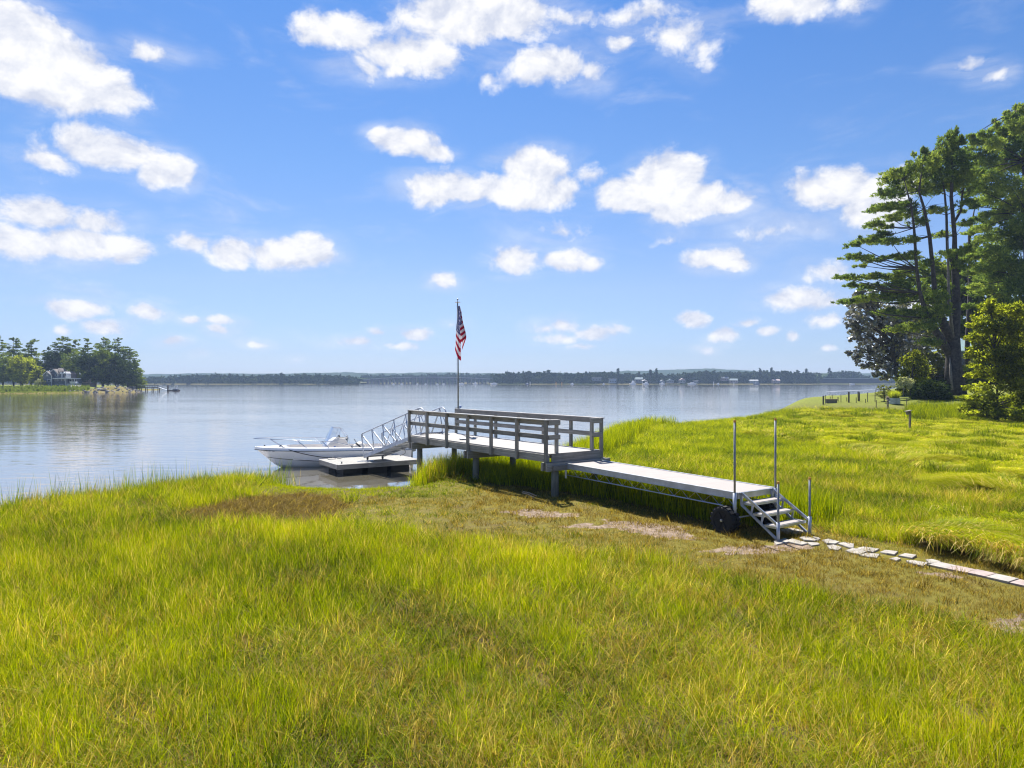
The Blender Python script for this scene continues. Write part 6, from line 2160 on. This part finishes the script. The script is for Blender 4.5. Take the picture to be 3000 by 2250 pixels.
x0, x1 = at(374, 0, 258).x, at(408, 0, 258).x
o = MB().abox(x0, x1, 257, 259.4, -.05, .35).build('low_float', M_oldpost)
tag(o, 'low dark float lying at the shore end of the headland dock', 'float')
mb = MB()
xs0 = at(376, 0, 260).x; xs1 = at(393, 0, 260).x
o = mb.abox(xs0, xs1, 259.5, 261, .3, zd + .35).build('dock_steps', M_wood)
tag(o, 'grey timber steps and landing where the headland dock meets the shore', 'landing')
# skiff with small canopy frame at the float
xc = at(515, 0, 260).x
sk_ = thing('moored_skiff', (xc, 260, 0), 'small dark skiff with a white console frame beyond the headland dock', 'boat')
V = [(xc - 1.1, 259.6, .35), (xc + .9, 259.6, .35), (xc + 1.3, 260.2, .5), (xc + .9, 260.8, .35), (xc - 1.1, 260.8, .35), (xc - 1.0, 259.8, -.1), (xc + .7, 259.8, -.1), (xc + .9, 260.2, -.1), (xc + .7, 260.6, -.1), (xc - 1, 260.6, -.1)]
V = [(a, b - 0, c + .38) for a, b, c in V]
MB().add(V, [(4, 3, 2, 1, 0), (5, 6, 7, 8, 9)] + [(i, (i + 1) % 5, 5 + (i + 1) % 5, 5 + i) for i in range(5)]).build('hull', M_shingle, sk_)
mb = MB().abox(xc - .35, xc + .2, 259.9, 260.5, .7, 1.25)
mb.build('console', M_trim, sk_)
mb = MB()
for dx_ in (-.5, .45):
    for y in (259.8, 260.6):
        mb.tube([(xc + dx_, y, .7), (xc + dx_ * .9, y, 1.95)], .03, 4)
mb.abox(xc - .55, xc + .5, 259.75, 260.65, 1.95, 2.0)
mb.build('canopy_frame', M_trim, sk_)


# headland trees
def htree(label, u, Y, vtop, wpx, mat, kind, seed, tint_sh=0.0, name=None):
    b = hAt(u, Y)
    ztop = CZ - (vtop - VH) / F * Y
    H = ztop - b.z
    Rw = wpx / 2 * Y / F
    t = thing(name or ('pine_tree' if kind == 'pine' else 'broadleaf_tree'), b, label, 'tree', 'trees on the headland')
    r = random.Random(seed)
    C_ = []; R_ = []
    if kind == 'pine':
        nl = int(H / 1.15)
        for i in range(nl):
            f = i / (nl - 1)
            z = b.z + H * (0.14 + 0.84 * f)
            w = Rw * (1.0 - 0.85 * abs(f - .35) ** 1.3 * (1.15 if f > .35 else .5)) * r.uniform(.55, 1.15)
            for j in range(4 if f < .85 else 2):
                a = r.uniform(0, 6.28)
                q = w * r.uniform(.35, .95)
                C_.append((b.x + q * math.cos(a), Y + q * math.sin(a), z + r.uniform(-.3, .3)))
                s = max(.35, w * r.uniform(.32, .55))
                R_.append((s * 1.2, s * 1.2, s * .42))
        C_.append((b.x, Y, ztop - .5)); R_.append((.5, .5, .6))
    else:
        for i in range(26):
            a = r.uniform(0, 6.28); f = r.uniform(0, 1)
            z = b.z + H * (0.2 + .7 * f)
            w = Rw * math.sqrt(max(0.05, 1 - ((f - .4) / .68) ** 2)) * .75
            q = w * math.sqrt(r.uniform(0, 1))
            C_.append((b.x + q * math.cos(a), Y + q * math.sin(a), z))
            s = Rw * r.uniform(.25, .42)
            R_.append((s, s, s * .8))
        C_.append((b.x, Y, ztop - Rw * .25)); R_.append((Rw * .35, Rw * .35, Rw * .25))
    C_ = np.array(C_); R_ = np.array(R_)
    mb = MB().tube([b - Vector((0, 0, .5)), b + Vector((r.uniform(-.4, .4), 0, H * .5)), Vector((b.x, Y, ztop - .4))], [.30, .18, .04], 7)
    for c_ in C_[::4]:
        c_ = Vector(c_)
        mb.tube([Vector((b.x, Y, c_.z - .6)), c_], [.1, .03], 4)
    mb.build('trunk', M_bark, t)
    n_ = (R_[:, 0] * R_[:, 2] * (95 if kind == 'pine' else 60) + 60).astype(int)
    crown('crown', mat, t, leaves(C_, R_ * 1.1, n_, 0.62, 0.42, 0.3, seed, shell=.2, flat=1.0))
    return t


HT = [('pine at the left border, its boughs cut by the photo edge', -2, 250, 985, 60, L_pinefar, 'pine'),
      ('full rounded pine second from the left border of the headland', 40, 256, 989, 66, L_pinefar, 'pine'),
      ('thin topped pine between the rounded pine and the tree above the house', 92, 262, 996, 74, L_pinefar, 'pine'),
      ('short pointed pine just left of the layered crown', 142, 266, 1018, 44, L_pinefar, 'pine'),
      ('tall pine with layered crown rising right behind the house', 184, 258, 987, 70, L_pinefar, 'pine'),
      ('pine with a broad top right of the layered crown', 220, 264, 996, 60, L_pinefar, 'pine'),
      ('slim pine standing free in the gap of the headland skyline', 257, 262, 994, 44, L_pinefar, 'pine'),
      ('dense pine with square top in the right half of the headland', 303, 258, 990, 84, L_pinefar, 'pine'),
      ('tall dark topped pine near the headland point', 346, 262, 990, 66, L_pinefar, 'pine'),
      ('sloping pine, last tall tree before the headland point', 378, 264, 1022, 70, L_pinefar, 'pine'),
      ('low pine reaching out over the headland dock', 400, 266, 1068, 56, L_pinefar, 'pine'),
      ('light green round tree left of the waterside house', 62, 244, 1046, 96, L_yellow, 'leaf'),
      ('small bright yellow green tree touching the house wall', 112, 242, 1072, 46, L_yellow, 'leaf'),
      ('dark leafy tree low at the left border of the headland', 8, 246, 1040, 80, L_decid, 'leaf'),
      ('dark leafy tree between the light round tree and the house', 90, 252, 1050, 80, L_darkbush, 'leaf'),
      ('green leafy tree filling in right behind the house', 160, 254, 1022, 84, L_darkbush, 'leaf'),
      ('broad dark tree right of the house roof', 215, 250, 1028, 80, L_decid, 'leaf'),
      ('dark spreading tree above the garden shed', 262, 248, 1036, 84, L_darkbush, 'leaf'),
      ('mid green tree in the middle of the headland wood', 300, 250, 1022, 88, L_decid, 'leaf'),
      ('dark tree above the rocky point', 340, 252, 1036, 88, L_darkbush, 'leaf'),
      ('lowest leafy tree at the tip of the headland', 374, 258, 1055, 72, L_darkbush, 'leaf'),
      ('green tree on the skyline above the light round tree', 66, 262, 1030, 80, L_decid, 'leaf')]
for i, (lab, u, Y, vt, wp, mt_, kd) in enumerate(HT):
    htree(lab, u, Y, vt, wp, mt_, kd, 100 + i)
# hydrangea bushes by the house, pale
for i, (u, vt, w_, lab) in enumerate(((112, 1113, 16, 'pale blossoming bush, left of two in front of the house wall'), (128, 1117, 14, 'pale blossoming bush nearest the house corner'))):
    b = hAt(u, 238)
    t = thing('flowering_bush', b, lab, 'bush', 'pale bushes by the house')
    s = w_ / 2 * 238 / F
    zt = CZ - (vt - VH) / F * 238
    C_ = np.array([(b.x + dx_, 238 + dy_, b.z + (zt - b.z) * f) for dx_, dy_, f in ((-.6 * s, 0, .7), (.5 * s, -.3, .8), (0, .3, .9), (0, -.5, .5), (.8 * s, 0, .45), (-.8 * s, 0, .4))])
    crown('foliage', L_cream if i == 0 else L_olive, t, leaves(C_, np.full((6, 3), s * .6), 110, .35, .7, .2, 200 + i))

# ------------------------------------------------------------------ far shore
def ridge(name, y0, y1, x0, x1, fn, mat, nx_=260, ny_=14):
    xs_ = np.linspace(x0, x1, nx_); ys_ = np.linspace(y0, y1, ny_)
    X, Y = np.meshgrid(xs_, ys_)
    t = (Y - y0) / (y1 - y0)
    Z = fn(X) * np.sin(np.clip(t * 1.5, 0, 1) * math.pi / 2) - 1.0 * (t < .01)
    ix = np.arange(nx_ * ny_).reshape(ny_, nx_)
    q = np.stack([ix[:-1, :-1].ravel(), ix[:-1, 1:].ravel(), ix[1:, 1:].ravel(), ix[1:, :-1].ravel()], 1)
    o = mesh_obj(name, np.stack([X.ravel(), Y.ravel(), Z.ravel()], 1), q, mat, smooth=True)
    return tag(o, kind='structure')


m, n = new_mat('far_shore_ground')
g = n.add('ShaderNodeNewGeometry').outputs['Position']
nz = n.noise(n.vmath('MULTIPLY', g, (.02, .02, .3)), 1.0, 5, .6)
c = n.mix(n.smooth(nz.outputs[0], .4, .6), (0.07, 0.085, 0.035), (0.20, 0.18, 0.085))
out(n, n.add('ShaderNodeBsdfDiffuse', {0: c}).outputs[0])
M_farground = m
m, n = new_mat('far_wooded_hill')
g = n.add('ShaderNodeNewGeometry').outputs['Position']
nz = n.noise(g, .06, 6, .7)
c = n.mix(n.smooth(nz.outputs[0], .35, .65), (0.022, 0.036, 0.02), (0.05, 0.068, 0.03))
out(n, n.add('ShaderNodeBsdfDiffuse', {0: c}).outputs[0])
M_farhill = m


def pline(pts):
    xs_ = [p[0] for p in pts]; ys_ = [p[1] for p in pts]
    return lambda x: np.interp(x, xs_, ys_)


# land strips: left of the bridge, beyond it, and right of it
BY = 900.0
xl = (1063 - 1500) / F * BY; xr = (1443 - 1500) / F * BY
for x0, x1, y0 in ((-1200, xl, 735), (xr, 1300, 728)):
    o = mesh_obj('far_shore', [(x0, y0, -1.3), (x1, y0, -1.3), (x1, y0 + 3, .5), (x0, y0 + 3, .5), (x0, 1300, 3.0), (x1, 1300, 3.0)], [(0, 1, 2, 3), (3, 2, 5, 4)], M_farground)
    tag(o, kind='structure')
o = mesh_obj('far_shore', [(xl - 5, 1010, -1.3), (xr + 5, 1010, -1.3), (xr + 5, 1020, 1), (xl - 5, 1020, 1), (xl - 5, 1300, 2.4), (xr + 5, 1300, 2.4)], [(0, 1, 2, 3), (3, 2, 5, 4)], M_farground)
tag(o, kind='structure')
hill1 = pline([((u - 1500) / F * 1700, CZ - (v - VH) / F * 1700) for u, v in ((-600, 1096), (390, 1100), (500, 1097), (590, 1094), (700, 1096), (850, 1094.5), (1000, 1092.5), (1100, 1094), (1300, 1092), (1500, 1094), (1700, 1092), (1850, 1088), (1950, 1084), (2000, 1081.5), (2080, 1081), (2160, 1086), (2300, 1096), (2450, 1097), (2600, 1093), (3600, 1092))])
rw = np.random.default_rng(4)


def hillfn(x):
    return hill1(x) + 1.3 * np.sin(x * .05) * np.sin(x * .023 + 1) + rw.normal(0, .55, x.shape)


ridge('wooded_hill', 1330, 1900, -1900, 1900, hillfn, M_farhill, 900, 12)

# far woodland: lumpy crowns merged into one mass
prof = pline([(-600, 1098), (395, 1101), (480, 1101.5), (530, 1099), (560, 1098), (600, 1097), (660, 1095), (700, 1097), (760, 1098), (820, 1097), (900, 1096), (960, 1096), (1050, 1104), (1063, 1110), (1064, 1096), (1450, 1094), (1478, 1092), (1500, 1090), (1560, 1088), (1600, 1087), (1640, 1092), (1700, 1090), (1790, 1088), (1850, 1094), (1900, 1092), (1960, 1096), (2010, 1093), (2060, 1086), (2110, 1088), (2180, 1090), (2230, 1085), (2300, 1087), (2350, 1090), (2395, 1094), (2400, 1103), (2420, 1100), (2440, 1088), (2500, 1087), (2530, 1095), (2560, 1106), (3600, 1100)])
r = np.random.default_rng(77)
Cs = []; Rs = []
for u in np.arange(-400, 3500, 6.0):
    u = u + r.uniform(-3, 3)
    inbr = 1060 < u < 1445
    for row in range(3):
        Y = (1025 if inbr else 752) + row * 26 + r.uniform(-8, 8)
        if 2395 < u < 2600:
            Y += 90
        vt = float(prof(u)) + r.uniform(-1.5, 4.5) + (3 - row * 1.2)
        zt = CZ - (vt - VH) / F * Y
        zt = max(zt, 3.0)
        s = r.uniform(3.0, 5.5)
        x = (u - 1500) / F * Y
        for zc in np.arange(zt - s * .8, 0.5, -s * 1.15):
            Cs.append((x + r.uniform(-1, 1), Y + r.uniform(-3, 0), zc)); Rs.append((s, s, s * .85))
Cs = np.array(Cs); Rs = np.array(Rs)
V, q, t = leaves(Cs, Rs, 34, 2.4, .75, .35, 78, shell=.6, flat=1.1)
o = mesh_obj('far_woodland', V, q, L_far, attrs={'tint': t})
tag(o, kind='stuff')
# solid dark interior so the water and hill do not show through
V = []; Fc = []
us = np.arange(-400, 3500, 14.0)
for seg in ((-400, 1060, 764), (1060, 1445, 1040), (1445, 2395, 764), (2400, 3500, 860)):
    uu_ = np.arange(seg[0], seg[1] + .1, 12.0)
    Yb = seg[2]
    b0 = len(V)
    for u in uu_:
        zt = max(2.0, CZ - (float(prof(min(max(u, seg[0] + 8), seg[1] - 8))) + 5 - VH) / F * Yb)
        x = (u - 1500) / F * Yb
        V += [(x, Yb, -.5), (x, Yb + 2, zt), (x, Yb + 60, zt)]
    for i in range(len(uu_) - 1):
        Fc += [(b0 + 3 * i, b0 + 3 * i + 3, b0 + 3 * i + 4, b0 + 3 * i + 1), (b0 + 3 * i + 1, b0 + 3 * i + 4, b0 + 3 * i + 5, b0 + 3 * i + 2)]
o = mesh_obj('far_woodland_understorey', V, Fc, M_farhill)
tag(o, kind='stuff')

# single trees that stand out of the far wood
FT = [(1492, 1090, 22, 'leaf', 'rounded tree at the right end of the far bridge'), (1545, 1088, 26, 'leaf', 'broad tree on the far shore, second right of the bridge'), (1606, 1083, 24, 'leaf', 'tree with a lighter bumpy top right of the bridge'),
      (1811, 1079, 18, 'pine', 'dark flat topped tree alone on the far skyline right of centre'), (1873, 1088, 12, 'pine', 'small pointed tree above the grey gabled far house'), (1905, 1082, 18, 'pine', 'left of twin pointed trees on the far skyline'), (1923, 1079, 20, 'pine', 'right of twin pointed trees on the far skyline'),
      (2018, 1092, 22, 'leaf', 'round tree beside the pinkish roofed far house'), (2068, 1084, 34, 'leaf', 'large rounded tree on the far shore below the hill'), (2090, 1096, 26, 'leaf', 'lower rounded tree right of the large one'),
      (2227, 1078, 14, 'pine', 'narrow tree, left spike of the tall pair on the far shore'), (2260, 1077, 16, 'pine', 'narrow tree, right spike of the tall pair on the far shore'), (2300, 1085, 30, 'leaf', 'broad dark tree right of the tall pair'), (2338, 1084, 20, 'leaf', 'tree with uneven top near the far right wood end'),
      (2362, 1080, 7, 'pine', 'thin spire standing from the far right wood'), (2372, 1091, 28, 'leaf', 'last rounded tree before the open causeway'), (2431, 1078, 16, 'leaf', 'round crowned tree alone above the causeway'), (2470, 1085, 24, 'leaf', 'left low crown of the causeway grove'), (2500, 1088, 24, 'leaf', 'middle low crown of the causeway grove'),
      (555, 1100, 14, 'leaf', 'small round tree top on the far left skyline'), (824, 1092, 12, 'leaf', 'tiny bump of a tree on the far left skyline')]
for i, (u, vt, wp, kd, lab) in enumerate(FT):
    Y = 742.0
    x = (u - 1500) / F * Y
    if 2400 < u < 2560:
        Y = 800.0; x = (u - 1500) / F * Y
    zt = CZ - (vt - VH) / F * Y
    Rw = wp / 2 * Y / F
    t = thing('far_pine' if kd == 'pine' else 'far_tree', (x, Y, .4), lab, 'tree', 'trees standing out on the far shore')
    r_ = random.Random(300 + i)
    C_ = []; R_ = []
    for k2 in range(22):
        f = k2 / 21
        w = Rw * ((1 - f) ** .7 * .9 + .12 if kd == 'pine' else math.sqrt(max(.03, 1 - ((f - .45) / .6) ** 2)) * .8)
        for j in range(2):
            C_.append((x + r_.uniform(-w, w) * .7, Y + r_.uniform(-w, w) * .7, 1 + (zt - 1.5) * (f * .98)))
            s = max(.9, w * .6); R_.append((s, s, s * .8))
    MB().tube([(x, Y, -.5), (x, Y, zt - 1)], [.5, .1], 5).build('trunk', M_bark, t)
    crown('crown', L_far, t, leaves(np.array(C_), np.array(R_), 26, 1.5, .7, .3, 400 + i, shell=.5))

# bridge
br = thing('bridge', ((1253 - 1500) / F * BY, BY, 0), 'long low road bridge crossing the water at the far shore behind the flagpole', 'bridge')


def bz(u):
    return CZ - (1105.2 + 7.0 * abs((u - 1260) / 192) ** 2 - VH) / F * BY


ub = np.linspace(1063, 1443, 39)
V = []; Fc = []
for u in ub:
    x = (u - 1500) / F * BY; z = bz(u)
    V += [(x, BY, z - 1.1), (x, BY, z), (x, BY + 9, z), (x, BY + 9, z - 1.1)]
for i in range(len(ub) - 1):
    a = 4 * i
    Fc += [(a, a + 4, a + 5, a + 1), (a + 1, a + 5, a + 6, a + 2), (a + 3, a + 2, a + 6, a + 7), (a, a + 3, a + 7, a + 4)]
M_conc = make_plain('bridge_concrete', (0.34, 0.34, 0.34), .9, 0, .1, .1)
M_concd = make_plain('bridge_girder', (0.05, 0.055, 0.065), .8, 0, .1, .1)
MB().add(V, Fc).build('deck', M_concd, br)
V2 = [(p[0], p[1] + (-.1 if k2 % 4 < 2 else .1), p[2] + (.7 if k2 % 4 in (1, 2) else 1.1)) for k2, p in enumerate(V)]
mbp = MB()
for i in range(len(ub) - 1):
    xa_, xb2 = (ub[i] - 1500) / F * BY, (ub[i + 1] - 1500) / F * BY
    mbp.box((xa_, BY - .15, bz(ub[i]) + .25), (xb2, BY - .15, bz(ub[i + 1]) + .25), .3, .55)
mbp.build('parapet', M_conc, br)
for u in np.linspace(1076, 1434, 34):
    x = (u - 1500) / F * BY
    MB().abox(x - .6, x + .6, BY + .4, BY + 8.6, -1.4, bz(u) - 1.1).build('bridge_pier', M_concd, br)
# causeway with guard rail on the far right
cw = thing('causeway', ((2500 - 1500) / F * 770, 770, 0), 'low causeway wall with a pale guard rail on the far right shore', 'causeway')
x0, x1 = (2398 - 1500) / F * 770, (2620 - 1500) / F * 770
MB().abox(x0, x1, 770, 782, -.5, CZ - (1109.5 - VH) / F * 770).build('wall', M_concd, cw)
MB().abox(x0, x1, 769.6, 769.9, CZ - (1109.2 - VH) / F * 770, CZ - (1108 - VH) / F * 770).build('guard_rail', M_conc, cw)

# far houses
M_hwall = [make_plain('far_wall_%s' % a, c, .8, 0, .05, .3) for a, c in (('grey', (.15, .17, .20)), ('blue', (.18, .23, .29)), ('white', (.24, .255, .27)), ('pink', (.26, .23, .235)))]
M_hroof = [make_plain('far_roof_%s' % a, c, .8, 0, .05, .3) for a, c in (('pale', (.26, .275, .29)), ('grey', (.15, .2, .22)), ('white', (.55, .53, .5)), ('brown', (.34, .27, .26)))]
FH = [(1733, 1760, 1105.6, 1115, 0, 0, 'flat', 'long low far house with a pale flat roof among the trees'), (1784, 1804, 1109, 1121, 1, 0, 'flat', 'pale blue box shaped far house left of centre row'), (1860, 1881, 1105, 1120, 0, 1, 'gable', 'grey gabled far house above the moored cabin cruiser'),
      (1932, 1944, 1113, 1124, 1, 0, 'gable', 'small pale blue far boathouse with pointed roof'), (1954, 1971, 1110, 1121, 2, 1, 'gable', 'small light far house right of the boathouse'), (1989, 2005, 1108, 1121, 2, 3, 'gable', 'far house with a steep pinkish roof by the small pier'),
      (2030, 2042, 1114.5, 1122, 2, 2, 'flat', 'low bright far building with a white roof'), (2111, 2131, 1104, 1114, 3, 0, 'gable', 'far house half hidden higher among the trees'), (2136, 2158, 1109, 1121, 3, 1, 'gable', 'wide grey pink far house right of the higher one'),
      (2194, 2218, 1112, 1121, 1, 0, 'gable', 'low wide far house with a pale roof behind the dark boat'), (2261, 2281, 1110.5, 1121, 3, 3, 'gable', 'pinkish far house at the foot of the tall tree pair')]
for i, (u0, u1, vt, vb, wi, ri, kd, lab) in enumerate(FH):
    Y = 739.0 if vb > 1116 else 745
    x0, x1 = (u0 - 1500) / F * Y, (u1 - 1500) / F * Y
    z1 = CZ - (vt - VH) / F * Y; z0 = CZ - (vb - VH) / F * Y - .6
    hgt_ = z1 - z0
    t = thing('far_house', ((x0 + x1) / 2, Y, z0), lab, 'house', 'houses along the far shore')
    ze = z0 + hgt_ * (.62 if kd == 'gable' else .88)
    MB().abox(x0, x1, Y - 4.5, Y + 3, z0, ze).build('wall', M_hwall[wi], t)
    xm = (x0 + x1) / 2
    if kd == 'gable' and (x1 - x0) < 7:
        MB().prism([(x0 - .3, Y - 4.8, ze), (x1 + .3, Y - 4.8, ze), (xm, Y - 4.8, z1)], (0, 8, 0)).build('roof', M_hroof[ri], t)
    elif kd == 'gable':
        MB().prism([(x0 - .3, Y - 5, ze), (x0 - .3, Y + 3.4, ze), (x0 + .5, Y - 1, z1)], (x1 - x0 + .2, 0, 0)).build('roof', M_hroof[ri], t)
    else:
        MB().abox(x0 - .4, x1 + .4, Y - 5, Y + 3.3, ze, z1).build('roof', M_hroof[ri], t)
    nw = 3 if x1 - x0 > 6 else 2
    for k2 in range(nw):
        xc = x0 + (x1 - x0) * (k2 + .5) / nw
        MB().abox(xc - .5, xc + .5, Y - 4.62, Y - 4.5, z0 + hgt_ * .25, z0 + hgt_ * .48).build('window', M_glass, t)

# far boats
FB = [(1843, 1863, 1115, 'cabin', 'white cabin cruiser moored before the grey gabled far house'), (1882, 1901, 1118.5, 'open', 'white open boat right of the far cabin cruiser'), (1931, 1947, 1120, 'open', 'pale boat in front of the small far boathouse'), (2013, 2039, 1120, 'open', 'tan and white boat by the low bright far building'),
      (2205, 2225, 1121.5, 'open', 'long white and dark boat before the low wide far house'), (2099, 2108, 1121.5, 'open', 'tiny boat on the far shore left of the channel mark'), (2488, 2504, 1123, 'open', 'lone white boat on the far water above the fence posts'), (1342, 1360, 1121.5, 'open', 'white boat right of the flagpole under the far bridge'),
      (1384, 1399, 1119, 'cabin', 'white cabin boat near the right end of the far bridge'), (1435, 1457, 1121, 'open', 'long white boat at the right foot of the far bridge'), (1148, 1156, 1123, 'open', 'leftmost tiny moored boat under the bridge'), (1172, 1181, 1123, 'open', 'second tiny moored boat from the left under the bridge'),
      (1218, 1226, 1123, 'open', 'tiny moored boat in the middle left of the bridge'), (1243, 1251, 1123, 'open', 'tiny moored boat below the middle of the bridge'), (1276, 1285, 1123, 'open', 'tiny moored boat left of the flagpole by a hand width'), (1294, 1304, 1122.5, 'open', 'tiny moored boat nearest the flagpole on its left'),
      (1670, 1682, 1121.5, 'open', 'small white boat below the wood in the far centre'), (1538, 1550, 1121.5, 'open', 'small dark blue and white boat left of the white post'), (1764, 1772, 1123, 'open', 'tiny boat below the long low far house')]
for i, (u0, u1, vt, kd, lab) in enumerate(FB):
    Y = 716.0
    x0, x1 = (u0 - 1500) / F * Y, (u1 - 1500) / F * Y
    L_ = x1 - x0
    t = thing('moored_boat', ((x0 + x1) / 2, Y, 0), lab, 'boat', 'boats moored along the far shore')
    hh_ = min(1.3, L_ * .17)
    bw = L_ * .15
    V = [(x0, Y, hh_ * 1.15), (x0 + L_ * .25, Y - bw, hh_), (x1, Y - bw, hh_ * .9), (x1, Y + bw, hh_ * .9), (x0 + L_ * .25, Y + bw, hh_), (x0 + L_ * .15, Y, -.15), (x0 + L_ * .3, Y - bw * .7, -.15), (x1 - .1, Y - bw * .7, -.15), (x1 - .1, Y + bw * .7, -.15), (x0 + L_ * .3, Y + bw * .7, -.15)]
    MB().add(V, [(4, 3, 2, 1, 0), (5, 6, 7, 8, 9)] + [(a, (a + 1) % 5, 5 + (a + 1) % 5, 5 + a) for a in range(5)]).build('hull', M_shingle if i in (4, 17) else M_trim, t)
    zt = CZ - (vt - VH) / F * Y
    if zt > hh_ + .2:
        MB().prism([(x0 + L_ * .35, Y - bw * .5, hh_), (x0 + L_ * .45, Y - bw * .5, zt), (x0 + L_ * .75, Y - bw * .5, zt), (x0 + L_ * .8, Y - bw * .5, hh_)], (0, bw, 0)).build('cabin', M_trim, t)
# canopy, channel marks, small jetty
t = thing('boat_shelter', ((1888 - 1500) / F * 728, 728, 0), 'bright white peaked shelter roof over the far boats', 'shelter')
x0, x1 = (1881 - 1500) / F * 728, (1897 - 1500) / F * 728
z0 = CZ - (1116 - VH) / F * 728; z1 = CZ - (1113 - VH) / F * 728
MB().prism([(x0, 727, z0), (x1, 727, z0), ((x0 + x1) / 2, 727, z1 + .3)], (0, 5, 0)).build('canopy', M_hroof[2], t)
for x in (x0 + .2, x1 - .2):
    MB().abox(x - .1, x + .1, 727, 727.2, -.5, z0).build('post', M_trim, t)
for u, v0, mt_, lab in ((1553, 1118, M_trim, 'white channel post, leftmost of the far marker posts'), (1629, 1119, M_orange, 'orange marker post, middle one on the far shore'), (1646, 1120, M_orange, 'orange marker post, right hand one on the far shore'), (2091, 1118, M_trim, 'white mark with a green top off the far shore'), (2150, 1120, M_trim, 'blue white channel mark right of the small far boat')):
    Y = 716
    x = (u - 1500) / F * Y
    o = MB().tube([(x, Y, -.8), (x, Y, CZ - (v0 - VH) / F * Y)], .32, 7).build('channel_post', mt_)
    tag(o, lab, 'marker post', 'marker posts along the far shore')
x0, x1 = (1950 - 1500) / F * 722, (1992 - 1500) / F * 722
jt = thing('far_jetty', (x0, 722, 0), 'low timber jetty on the far shore left of the pinkish roof', 'jetty')
MB().abox(x0, x1, 721, 723, .9, 1.25).build('deck', M_tanwood, jt)
for k2 in range(5):
    x = x0 + (x1 - x0) * k2 / 4
    MB().abox(x - .15, x + .15, 721.5, 721.8, -1.3, .9).build('pile', M_oldpost, jt)

# ------------------------------------------------------------------ air
m = bpy.data.materials.new('haze')
m.use_nodes = True
m.node_tree.nodes.clear()
n = NT(m.node_tree)
pv = n.add('ShaderNodeVolumePrincipled', {'Color': (0.50, 0.68, 1.0, 1), 'Density': 0.00025, 'Anisotropy': 0.1})
o_ = n.add('ShaderNodeOutputMaterial')
n.l.new(pv.outputs[0], o_.inputs['Volume'])
hb = MB().abox(-2050, 2050, -340, 2050, -2.7, 46).build('haze', m)
tag(hb, kind='stuff')
